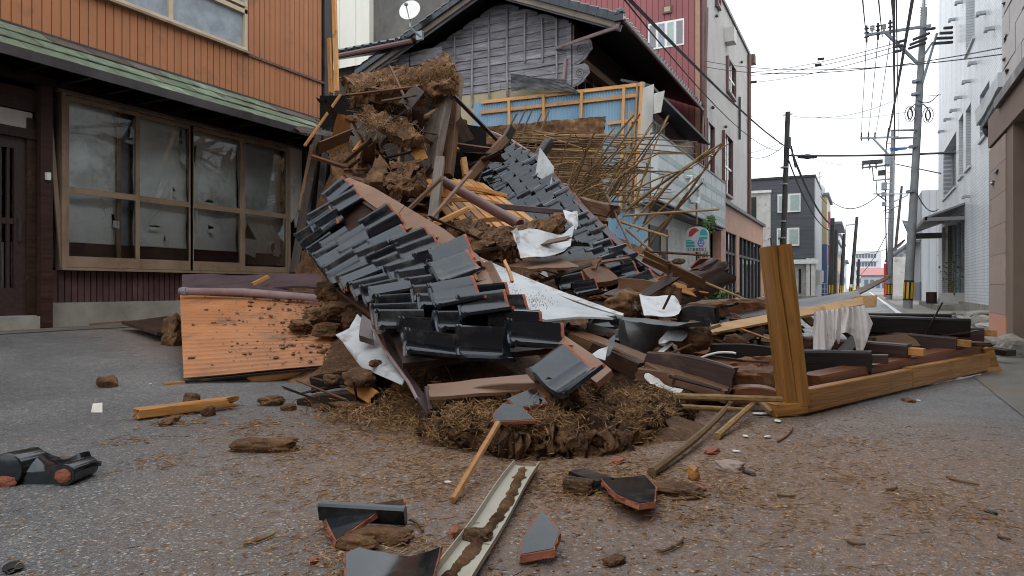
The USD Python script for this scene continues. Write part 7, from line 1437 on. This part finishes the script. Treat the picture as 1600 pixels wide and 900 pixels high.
beam('long_lath', P(140, 507, 7.3), P(278, 496, 7.4), 0.03, 0.02, 'wood_brown', label='thin brown lath along the foundation', cat='lath')
beam('ground_plank', onZ(214, 646, 0.03), onZ(358, 628, 0.035), 0.075, 0.045, 'wood_orange', b0=0.01, b1=0.08, rough=0.02, label='orange splintered plank lying on the road at left', cat='plank')
beam('wood_scrap', onZ(256, 601, 0.02), onZ(288, 598, 0.02), 0.03, 0.02, 'wood_orange', label='short orange stick at the corner of the orange panel', cat='stick')
def on_ground(x, y, h=0.0):
    p = onZ(x, y, 0.0)
    for _ in range(4): p = onZ(x, y, max(float(gz(p[0], p[1])), 0) + h)
    return p

# ---- foreground: gutter, shards, sticks
gt = thing('gutter_length', 'ivory gutter length with mud inside lying towards the camera', 'gutter', tuple(onZ(760, 820, 0)))
ga, gb_ = onZ(698, 915, 0.02), onZ(823, 722, 0.03)
M, LL = frame(ga, gb_); M = M @ tr((-0.15, 0, -0.012))
prof = np.array([(-.042, .02), (-.04, .003), (-.016, 0), (.016, 0), (.04, .003), (.042, .02)])
G = np.array([[(x, a, b + 0.004 * math.sin(x * 9)) for a, b in prof] for x in np.linspace(0, LL + 0.15, 12)])
put('channel', solid_grid(G, 0.003), 'gutter_ivory', gt, M)
rg = np.random.default_rng(14); n = 260
xs_ = np.linspace(0.02, LL + 0.1, n); wv = 0.003 + 0.024 * meshkit.fbm(np.column_stack([xs_ * 30, xs_ * 0, xs_ * 0]), 4, 3); cv = 0.012 * np.sin(xs_ * 7) - 0.004 + 0.01 * (meshkit.noise(np.column_stack([xs_ * 9, xs_ * 0 + 3, xs_ * 0]), 5) - .5)
G = np.array([[(x, c_ + w_ * s, 0.004 * math.sin(x * 9) + 0.002 + 0.014 * (1 - s * s) * rg.uniform(.15, 1.2)) for s in (-1, -.5, 0, .5, 1)] for x, w_, c_ in zip(xs_, wv, cv)])
put('mud', solid_grid(G, 0.004), 'mud_dry', gt, M, smooth=60)
def shard(label, poly, z, tilt=(0, 0), th=0.016, curve=0.0, curve_dir=0.0, roll=None, glaze_all=False):
    "broken tile: outline given on the ground (seen points), glazed face on top, bare clay on the broken sides"
    W = np.array([onZ(x, y, z)[:2] for x, y in poly]); c = W.mean(0); Q = W - c
    T = thing('tile_shard', label, 'tile shard', (c[0], c[1], 0))
    pg = Polygon(Q).buffer(0); top = prism(pg, 0.001); side = prism(pg.buffer(-0.0008), th); rim = prism(pg, th)
    def shape(m, z0, sub=0.02):
        m = m.subdivide_to_size(sub); v = m.vertices.copy()
        if curve: s = v[:, 0] * math.cos(curve_dir) + v[:, 1] * math.sin(curve_dir); v[:, 2] += curve * s * s
        v[:, 2] += z0 + v[:, 0] * tilt[0] + v[:, 1] * tilt[1]
        nz = (meshkit.fbm(v * 70, 3, 5) - 0.5) * 0.009
        return v, m.faces, nz
    v, f, nz = shape(rim, 0); v2 = v.copy(); side_mask = np.ones(len(v)); v2[:, :2] += (nz * side_mask)[:, None]
    lo = v2[:, 2].min(); zb = 0.004 - lo
    put('clay_body', trimesh.Trimesh(v2 + [0, 0, zb], f, process=False), 'fired_clay', T, tr((c[0], c[1], 0)))
    tp = prism(pg.buffer(-0.003), 0.0015); v, f, nz = shape(tp, th); put('glaze', trimesh.Trimesh(v + [0, 0, zb], f, process=False), 'roof_tile_plain', T, tr((c[0], c[1], 0)), smooth=40)
    return T, c, zb
shard('broken black tile wedge with a raised ridge at front left', [(502, 800), (632, 806), (634, 814), (600, 812), (570, 822), (524, 838), (514, 822)], 0.03, (0.12, 0.25), 0.014)
beam('tile_ridge', onZ(500, 798, 0.045), onZ(634, 806, 0.045), 0.022, 0.05, 'roof_tile_plain', roll=0.25, ch=0.25, label='glazed ridge of the broken tile wedge at front left', cat='tile shard')
shard('black tile fragment at the bottom edge left of the gutter', [(538, 880), (560, 868), (600, 868), (640, 876), (690, 878), (676, 930), (540, 930)], 0.03, (0, 0.1), 0.015, 2.2, 0.4)
shard('small dark tile wedge right of the gutter', [(846, 822), (876, 846), (866, 862), (812, 862), (816, 846)], 0.03, (0.05, 0.3), 0.017)
shard('broad broken tile with a clay lip right of the front mound', [(938, 748), (1008, 732), (1026, 760), (1024, 790), (998, 794), (960, 776)], 0.04, (0.0, -0.08), 0.016, 0.8, 0.3)
beam('tile_shard', onZ(902, 738, 0.03), onZ(946, 754, 0.03), 0.07, 0.018, 'roof_tile_plain', label='narrow grey tile strip left of the broad broken tile', cat='tile shard')
ts_ = [('grey tile piece on the mud with a clay side edge, upper one', [(792, 628), (836, 610), (856, 634), (806, 642)], 0.16), ('grey tile piece with a clay front edge, lower one', [(770, 652), (786, 637), (812, 640), (838, 660), (772, 662)], 0.11)]
for lab, poly, z in ts_:
    d_ = 2.75 if z > 0.12 else 2.68; W = np.array([P(x, y, d_ - (y - 640) * 0.006) for x, y in poly]); c = W.mean(0); nrm_ = np.array([0.1, -0.45, 0.9]); nrm_ /= np.linalg.norm(nrm_); ux = np.cross([0, 1, 0], nrm_); ux /= np.linalg.norm(ux); uy = np.cross(nrm_, ux)
    Q = [(float(np.dot(RT, w_ - c)), float((450 - y) / FPX * d_ * 1.9) + (sum(yy for _, yy in poly) / len(poly) - 450) / FPX * d_ * 1.9) for w_, (x, y) in zip(W, poly)]
    Mx = np.eye(4); Mx[:3, 0] = RT; uy = np.cross(nrm_, RT); uy /= np.linalg.norm(uy); Mx[:3, 1] = uy; Mx[:3, 2] = np.cross(RT, uy); Mx[:3, 3] = c
    T = thing('tile_shard', lab, 'tile shard', tuple(c)); pg = Polygon(Q).buffer(0)
    put('clay_body', prism(pg, 0.014), 'fired_clay', T, Mx); put('glaze', prism(pg.buffer(-0.004), 0.002), 'roof_tile_plain', T, Mx @ tr((0, 0, 0.014)))
# ridge end tile far left
rt = thing('ridge_tile', 'black glazed ridge end tile with round ends lying at the left edge of the picture', 'roof tile', tuple(on_ground(70, 750)))
q0, q1, q2 = on_ground(30, 752, 0.0), on_ground(118, 752), on_ground(-30, 752)
uL = (q1 - q0); LL = np.linalg.norm(uL); uL /= LL; vL = np.cross(UP, uL)
MR = np.eye(4); MR[:3, 0] = uL; MR[:3, 1] = vL; MR[:3, 2] = UP; MR[:3, 3] = q0
xx = np.linspace(0.0, LL - 0.01, 12)
G = np.array([[(x, y_, 0.012 + 0.048 * (1 - ((x - LL / 2) / (LL / 2)) ** 2 * -0.25) - 0.9 * (y_ - 0.03) ** 2 * (6 if y_ < 0.03 else 2) + 0.02 * ((x - LL * 0.55) / (LL / 2)) ** 2) for y_ in np.linspace(-0.045, 0.09, 9)] for x in xx])
put('pan', solid_grid(G, 0.018), 'roof_tile_plain', rt, MR, smooth=60)
put('pan', bx(0.0, LL - 0.01, -0.045, -0.03, 0.0, 0.04), 'roof_tile_plain', rt, MR)
for x, r, nm in ((0.0, 0.052, 'roll'), (LL + 0.0, 0.036, 'roll')):
    put(nm, tube([(x, -0.06, r), (x, -0.055, r), (x, 0.07, r * 0.9)], [r * 0.93, r, r * 0.9], 18), 'roof_tile_plain', rt, MR, smooth=50)
put('broken_face', lump((0.027, 0.008, 0.022), 3, 2, 0.3), 'fired_clay', rt, MR @ tr((LL, -0.062, 0.033))); put('broken_face', lump((0.05, 0.012, 0.018), 4, 2, 0.3), 'fired_clay', rt, MR @ tr((-0.01, -0.062, 0.014)))
put('broken_face', lump((0.05, 0.03, 0.012), 5, 2, 0.3), 'fired_clay', rt, MR @ tr((-0.06, -0.09, 0.008)))
put('spike', prism([(0, 0), (0.035, 0.006), (0.03, 0.02), (0, 0.03)], 0.012), 'roof_tile_plain', rt, MR @ tr((LL + 0.025, 0.03, 0.04)))
rsd = np.random.default_rng(55)
for k, (x, y, r, m_, lab) in enumerate([(490, 880, (.016, .009, .008), 'fired_clay', 'small orange clay chip at the bottom left of centre'), (710, 834, (.035, .014, .01), 'fired_clay', 'flat orange brick chip left of the gutter'), (785, 596, (.03, .02, .02), 'fired_clay', 'red clay wedge on the front lip of the roof'), (965, 724, (.04, .02, .012), 'fired_clay', 'flat red clay chip above the broad broken tile'), (1140, 735, (.055, .04, .02), 'tan_block', 'tan square stone right of the long bamboo'), (1112, 708, (.05, .025, .012), 'fired_clay', 'brown triangular chip beside the tan stone'), (1084, 750, (.018, .02, .03), 'wood_orange', 'upright orange splinter below the tan stone'), (1092, 764, (.03, .014, .008), 'fired_clay', 'orange flat chip below the upright splinter'),
        (168, 605, (.055, .05, .045), 'mud_dry', 'cube shaped brown clod on the road at left'), (300, 632, (.05, .035, .04), 'mud_dry', 'brown clod leaning on the orange plank'), (326, 649, (.035, .03, .03), 'mud_dry', 'round clod right below the orange plank'), (425, 632, (.07, .05, .03), 'mud', 'flat brown clod left of the dark plank'), (452, 640, (.04, .035, .02), 'mud', 'small brown clod beside the flat one'), (265, 662, (.07, .03, .02), 'mud', 'low mud smear under the orange plank'), (410, 704, (.14, .05, .03), 'mud', 'long mud clod left of the straw'), (90, 552, (.04, .03, .02), 'mud_dry', 'brown stone near the house apron'), (20, 574, (.09, .04, .01), 'wood_dark', 'dark bark flake at the left edge'), (70, 557, (.04, .02, .015), 'wood_black', 'black wood chip near the brown stone'), (20, 890, (.03, .02, .008), 'black', 'black tile chip in the bottom left corner'), (1548, 802, (.02, .008, .006), 'black', 'black chip at the right of the road'), (1170, 742, (.03, .008, .008), 'wood_dark', 'dark splinter right of the tan stone'), (1060, 772, (.08, .05, .02), 'mud', 'mud patch beside the broad broken tile'), (590, 846, (.09, .04, .022), 'mud', 'mud clump behind the broken tile wedge'), (905, 770, (.05, .04, .03), 'mud', 'mud clod at the left end of the broad broken tile'), (1420, 628, (.05, .03, .012), 'mud', 'mud clod under the honey sill'), (560, 856, (.05, .03, .018), 'mud', 'small mud lump by the bottom tile fragment'), (740, 846, (.05, .03, .02), 'mud', 'mud lump against the gutter'), (960, 880, (.03, .02, .01), 'mud', 'small mud crumb right of the dark tile wedge')]):
    c = on_ground(x, y); put('rubble_piece', lump(r, 70 + k, 3, 0.42, 1.6, 0.4), m_, M=tr(c + [0, 0, r[2] * 0.6]) @ rotz(rsd.uniform(0, 6)), smooth=50, label=lab, cat='rubble')
sheet_c = [on_ground(142, 646), on_ground(160, 646), on_ground(160, 633), on_ground(145, 634)]
put('paper_scrap', solid_grid(patch(*[q + [0, 0, 0.012 if i > 1 else 0.006] for i, q in enumerate(sheet_c)], n=4, m=4, bump=0.004), 0.003), 'paper', label='white paper scrap on the road at left', cat='paper')
for k, (x, y, s) in enumerate([(700, 757, .012), (1200, 685, .02), (1165, 684, .02), (1150, 708, .016), (1040, 762, .035), (1215, 660, .03), (285, 560, .015), (66, 580, .015), (235, 602, .012), (1435, 628, .012), (1190, 648, .05), (1205, 640, .05)]):
    c = on_ground(x, y); put('white_flake', lump((s, s * 0.55, 0.004), k, 1, 0.5), 'white', M=tr(c + [0, 0, 0.008]) @ rotz(k), label='small white plaster flake on the muddy road', cat='flake', group='white plaster flakes on the road')
def gstick(label, a, b, r, mat, za=0.01, zb=0.01, side=0.0): put('bamboo_stick', tube(bend(onZ(*a, za), onZ(*b, zb), 0, side, 9), np.linspace(r, r * 0.85, 9) * (1 + 0.14 * (np.arange(9) % 3 == 0)), 7), mat, smooth=50, label=label, cat='stick')
gstick('pale stick leaning from the grey tile pieces down to the road', (778, 662), (708, 781), 0.011, 'wood_fresh', 0.13, 0.012)
gstick('long bamboo lying from the broad tile up to the frame', (1018, 738), (1142, 629), 0.014, 'bamboo_dark', 0.02, 0.06, 0.02)
gstick('short bamboo lying right of the long one', (1120, 682), (1180, 628), 0.014, 'bamboo', 0.015, 0.07)
gstick('thick bamboo cane lying level at the foot of the honey post', (1054, 619), (1222, 624), 0.017, 'bamboo', 0.1, 0.09)
gstick('thinner bamboo cane below the thick level cane', (1020, 633), (1165, 640), 0.012, 'bamboo', 0.08, 0.05)
gstick('bamboo end poking left from the frame corner', (1190, 628), (1206, 645), 0.016, 'bamboo', 0.06, 0.02)
for k, (a, b, lab) in enumerate((((1032, 862), (1068, 840), 'thin brown splinter lying at lower right of centre'), ((1480, 745), (1530, 757), 'thin dark splinter at far right of the road'), ((1325, 845), (1352, 850), 'short dark splinter right of centre'), ((1215, 772), (1243, 774), 'short brown splinter on the gravel'), ((380, 850), (430, 832), 'dry curved stalk on the road at left'), ((660, 830), (640, 812), 'short splinter beside the tile wedge'), ((1215, 690), (1238, 668), 'red brown splinter near the frame corner'), ((1050, 780), (1110, 772), 'dark twig in the mud near the broad tile'), ((1385, 765), (1400, 758), 'tiny dark twig at right'), ((1560, 835), (1580, 842), 'dark twig near the right edge'))):
    gstick(lab, a, b, 0.004, 'wood_brown' if k != 4 else 'straw', 0.006, 0.008, 0.01)
# ---- the clay slab in front, with straw
G_ = np.linspace(0, 1, 150); fs = []
fl = [(668, 672), (700, 700), (760, 714), (850, 718), (930, 712), (1000, 698), (1060, 668), (1085, 642)]
fx = np.interp(G_, np.linspace(0, 1, 8), [q[0] for q in fl]); fy = np.interp(G_, np.linspace(0, 1, 8), [q[1] for q in fl])
rows = []
for s in np.linspace(0, 1, 84) ** 2.3:
    row = []
    for x, y in zip(fx, fy):
        f0 = onZ(x, y, 0.0); ctr = P(860, 620, 3.15) * [1, 1, 0]; p = f0 + (ctr - f0) * s * 0.85
        prof_z = 0.075 * min(1, s / 0.05) + 0.03 * smoothstep(0.02, .2, s) + 0.12 * smoothstep(0.3, 1.0, s) - 0.012; p = p + (ctr - f0) * (-0.02 if 0.03 < s < .08 else 0)
        row.append([p[0], p[1], prof_z])
    rows.append(row)
G = np.array(rows); nz = np.stack([meshkit.fbm(G * 6 + 11 * k, 5, 21 + k) for k in range(3)], -1) - 0.5; nf = np.stack([meshkit.fbm(G * 24 + 11 * k, 4, 31 + k) for k in range(3)], -1) - 0.5
nv = np.stack([meshkit.fbm(G * 60 + 11 * k, 2, 41 + k) for k in range(3)], -1) - 0.5
G = G + nz * [0.14, 0.14, 0.13] + nf * 0.05 + nv * 0.025
put('clay_slab', solid_grid(G, 0.05, flip=True), 'mud', smooth=True, label='thick curved slab of clay and straw fallen in front of the roof', cat='clay wall piece')

# ---- loose stuff: crumbs, straw
def fall(p):
    "height of whatever the crumb lies on"
    return max(float(gz(p[0], p[1])), heap_at(p))
rc = np.random.default_rng(101)
def crumbs(n, sampler, smin, smax, seed):
    g = np.random.default_rng(seed); V, F = [], []
    base = trimesh.creation.icosphere(0) if False else trimesh.creation.icosahedron()
    for i in range(n):
        x, y = sampler(g)
        s = smin * (smax / smin) ** (g.random() ** 2.6)
        v = base.vertices * g.uniform(0.5, 1.2, (12, 3)) * s * [g.uniform(.8, 2.2), 1, 0.3]
        a = g.uniform(0, 6.28); c_, s_ = math.cos(a), math.sin(a); v = v @ np.array([[c_, s_, 0], [-s_, c_, 0], [0, 0, 1]])
        z = gz(x, y) + s * 0.08
        F.append(base.faces + 12 * i); V.append(v + [x, y, z])
    return np.vstack(V), np.vstack(F)
cA = onZ(870, 700)[:2]; cB = onZ(1090, 690)[:2]
def samp_near(g):
    while True:
        k = g.random()
        if k < 0.45: p = cA + g.normal(0, 1, 2) * [0.75, 0.45]
        elif k < 0.75: p = cB + g.normal(0, 1, 2) * [0.7, 0.6]
        else: p = on_ground(g.uniform(0, 1600), 470 + 480 * g.random() ** 0.6)[:2]
        if p[1] > 0.8 and depth(p) > 1.1 and depth(p) < 9: return p
put('mud_crumbs', crumbs(15000, samp_near, 0.0012, 0.009, 5), 'crumbs', label='brown mud crumbs and grit strewn over the road', cat='crumbs', kind='stuff')
def clumpy(g):
    c = CL[g.integers(0, len(CL))]; return c + g.normal(0, 1, 2) * 0.05
CL = [on_ground(x, y)[:2] for x, y in [(rc.uniform(380, 720), rc.uniform(650, 760)) for _ in range(26)] + [(rc.uniform(480, 700), rc.uniform(760, 890)) for _ in range(14)] + [(rc.uniform(850, 1150), rc.uniform(720, 800)) for _ in range(26)] + [(rc.uniform(1050, 1600), rc.uniform(640, 820)) for _ in range(12)] + [(rc.uniform(150, 450), rc.uniform(640, 740)) for _ in range(8)]]
put('mud_crumbs', crumbs(7000, clumpy, 0.0018, 0.012, 6), 'crumbs', label='clusters of mud crumbs beside the heap', cat='crumbs', kind='stuff')
def straws(n, sampler, l0, l1, r, seed):
    g = np.random.default_rng(seed); V, F = [], []
    for i in range(n):
        p, tilt = sampler(g); l = g.uniform(l0, l1); a = g.uniform(0, 6.28); u = np.array([math.cos(a), math.sin(a), tilt * g.normal(0, 1)]); u /= np.linalg.norm(u); w_ = np.cross(u, UP); w_ /= np.linalg.norm(w_); q = np.cross(w_, u)
        b = np.asarray(p); sag = g.normal(0, 0.12) * l
        pts = [b - u * l / 2, b + w_ * sag + UP * abs(sag) * 0.3, b + u * l / 2]
        for c_ in pts:
            for k in range(3): t = k * 2.094; V.append(c_ + r * (math.cos(t) * w_ + math.sin(t) * q))
        o = 9 * i
        for s in (0, 3):
            for k in range(3): k2 = (k + 1) % 3; F += [(o + s + k, o + s + k2, o + s + 3 + k2), (o + s + k, o + s + 3 + k2, o + s + 3 + k)]
    return np.array(V), np.array(F)
Gs = G.reshape(-1, 3)
Gw = np.clip(meshkit.fbm(Gs * 5 + 3, 3, 77) - 0.42, 0, 1) ** 2 + 0.0005; Gw /= Gw.sum()
GI = np.random.default_rng(3).choice(len(Gs), 20000, p=Gw)
nsurf = lambda g: Gs[GI[g.integers(0, len(GI))]]
def s_slab(g):
    p = nsurf(g); return p + g.normal(0, 0.012, 3) + [0, 0, 0.008], 0.6
put('straw', straws(7000, s_slab, 0.02, 0.08, 0.0013, 1), 'straw_bits', label='chopped straw sticking out of the front clay slab', cat='straw', kind='stuff')
HV = V[used] if False else None
hx = np.random.default_rng(9)
CH = [(620, 625, 3.3), (560, 628, 3.5), (600, 585, 3.6), (560, 590, 3.75), (640, 640, 3.1), (580, 650, 3.3)]
def s_heap(g):
    c = P(*CH[g.integers(0, len(CH))]); p = c + g.normal(0, 0.11, 3) * [1, 1, 0]; p[2] = max(heap_at(p), 0.0) + abs(g.normal(0, 0.02)) + 0.006; return p, 0.7
put('straw', straws(1800, s_heap, 0.03, 0.1, 0.0017, 2), 'straw_bits', label='matted straw tufts left of the fallen roof corner', cat='straw', kind='stuff')
def s_road(g):
    c = CL[g.integers(0, len(CL))] if g.random() < 0.75 else samp_near(g); p = c + g.normal(0, 1, 2) * (0.07 if g.random() < .6 else 0.2); return np.array([p[0], p[1], float(gz(p[0], p[1])) + 0.004 + abs(g.normal(0, .004))]), 0.15
put('straw', straws(4200, s_road, 0.015, 0.06, 0.0011, 3), 'straw_bits', label='loose chopped straw scattered on the road', cat='straw', kind='stuff')
def s_wall(g):
    a = g.random(); 
    if a < .88: q = P(g.uniform(552, 712), 0, 1); x = g.uniform(552, 712); t = (x - 552) / 160; p = P(x, 158 - 34 * t + g.normal(0, 14), 8.9 + 0.3 * t)
    else: x = g.uniform(560, 660); p = P(x, 190 + (x - 560) * 0.35 + g.normal(0, 12), 8.2)
    return p + [0, 0, 0.02], 0.8
put('straw', straws(2200, s_wall, 0.05, 0.22, 0.0028, 4), 'straw_bits', label='straw bristling from the clay slabs on top of the wreck', cat='straw', kind='stuff')
OPc = [P(281, 461, 6.6), P(505, 470, 6.3), P(549, 566, 4.75), P(287, 590, 4.45)]
def panel_soil(n, seed):
    g = np.random.default_rng(seed); V, F = [], []; base = trimesh.creation.icosahedron()
    for i in range(n):
        u, v = (g.beta(2.2, 1.0), g.random()) if i % 3 else (1 - abs(g.normal(0, .16)), abs(g.normal(.35, .2)))
        u, v = np.clip(u, .02, .98), np.clip(v, .03, .97)
        p = (1 - u) * (1 - v) * OPc[0] + u * (1 - v) * OPc[1] + u * v * OPc[2] + (1 - u) * v * OPc[3]
        r = 0.004 * (7.0 ** (g.random() ** 2)) ; V.append(base.vertices * g.uniform(.5, 1.2, (12, 3)) * r * [g.uniform(.8, 1.8), 1, .6] + p + [0, 0, .012]); F.append(base.faces + 12 * i)
    return np.vstack(V), np.vstack(F)
put('panel_soil', panel_soil(520, 8), 'crumbs', label='soil and crumbs spilled over the orange corrugated panel', cat='soil', kind='stuff')
# broken laths, board ends, tile chips and clods resting on the heap
gs = np.random.default_rng(63)
def heap_hit(x, y, d0, d1):
    "where the line of sight meets the heap between two distances"
    for d in np.arange(d0, d1, 0.05):
        p = P(x, y, d)
        if p[2] < max(heap_at(p), 0.0) + 0.01: return p
    return P(x, y, (d0 + d1) / 2)
zones = [(575, 258, 7.5, 9, 16, 32), (640, 315, 6.6, 9, 34, 22), (880, 430, 5.0, 8, 60, 18), (960, 480, 4.2, 7, 60, 16), (1080, 550, 3.8, 5, 70, 24), (930, 545, 3.6, 5, 50, 18), (700, 240, 8.4, 11, 50, 35), (1030, 445, 5.8, 8, 45, 16), (620, 210, 7.8, 9.5, 40, 34), (760, 385, 5.6, 8, 60, 16), (1150, 520, 4.2, 6, 50, 16), (590, 610, 3.0, 4, 50, 16), (1380, 540, 4.1, 6.0, 70, 16), (1150, 600, 3.4, 4.4, 50, 14)]
kinds = ['splinter', 'lath_scrap', 'board_scrap', 'stick_scrap']
zn = ['by the left house corner', 'behind the fascia', 'above the white panel', 'around the galvanised sheet', 'left of the honey post', 'below the white panel', 'among the standing posts', 'at the tip of the higher roof', 'on the clay slabs', 'below the plank panel', 'behind the honey post', 'at the left foot of the fallen roof', 'among the floor beams', 'by the purple brown beam']
for i in range(290):
    z_ = i % len(zones)
    if z_ in (2, 3, 5) and (i // len(zones)) % 2: continue
    cx, cy, d0, d1, sx, sy = zones[z_]
    x, y = cx + gs.normal(0, sx), cy + gs.normal(0, sy); a = heap_hit(x, y, d0, d1) if i % 3 else P(x, y, gs.uniform(d0, d1) * .97)
    v_ = gs.normal(0, 1, 3) * [1, 1, 0.7 if z_ in (0, 1, 6, 8) else 0.3]; v_ /= np.linalg.norm(v_); sc = np.dot(a - CAM, FW) / 6; k = int(gs.integers(0, 4))
    l, w_, h_ = [(gs.uniform(.2, .6), gs.uniform(.015, .035), .015), (gs.uniform(.35, .85), gs.uniform(.02, .035), .012), (gs.uniform(.2, .6), gs.uniform(.08, .16), .015), (gs.uniform(.3, .9), .03, .03)][k]
    mt = ['wood_brown', 'wood_orange', 'wood_dark', 'wood_rotten', 'wood_dark', 'wood_grey', 'wood_brown', 'wood_deep_brown'][gs.integers(0, 8)]
    nm = ['short splinter', 'long thin lath', 'flat board scrap', 'square stick'][k]
    beam(kinds[k], a - v_ * l * sc * .4, a + v_ * l * sc * .6, w_ * sc, h_ * sc, mt, roll=gs.uniform(-1, 1), b0=0.03 * sc, b1=0.05 * sc, n=3, rough=0.04, seed=i, label=f'broken wooden {nm} {zn[z_]}', cat='wood scrap', group=f'{nm}s {zn[z_]}')
for i in range(34):
    z_ = [2, 3, 4, 5, 7, 10][i % 6]; cx, cy, d0, d1, sx, sy = zones[z_]; a = heap_hit(cx + gs.normal(0, sx), cy + gs.normal(0, sy), d0, d1)
    q = [(gs.uniform(.05, .12) * math.cos(t), gs.uniform(.05, .12) * math.sin(t)) for t in np.sort(gs.uniform(0, 6.28, 6))]
    pg = Polygon(q).buffer(0.004)
    if pg.geom_type == 'Polygon' and pg.area > 0.002: put('tile_chip', prism(pg, 0.016), 'roof_tile_plain' if i % 4 else 'fired_clay', M=tr(a + [0, 0, .03]) @ rotz(gs.uniform(0, 6)) @ rot((1, 0, 0), gs.normal(0, .5)) @ rot((0, 1, 0), gs.normal(0, .5)), label=f'broken roof tile chip in the wreck {zn[z_]}', cat='tile chip', group=f'tile chips {zn[z_]}')
for i in range(60):
    z_ = i % len(zones); cx, cy, d0, d1, sx, sy = zones[z_]; a = heap_hit(cx + gs.normal(0, sx), cy + gs.normal(0, sy), d0, d1); r = gs.uniform(.02, .08)
    put('clay_clod', lump((r * gs.uniform(.8, 1.6), r, r * .7), 200 + i, 2, 0.45, 1.7, .4), 'mud' if i % 2 else 'mud_dry', M=tr(a + [0, 0, r * .3]) @ rotz(i), smooth=50, label=f'crumbled clay clod lying in the wreck {zn[z_]}', cat='clay clod', group=f'clay clods {zn[z_]}')
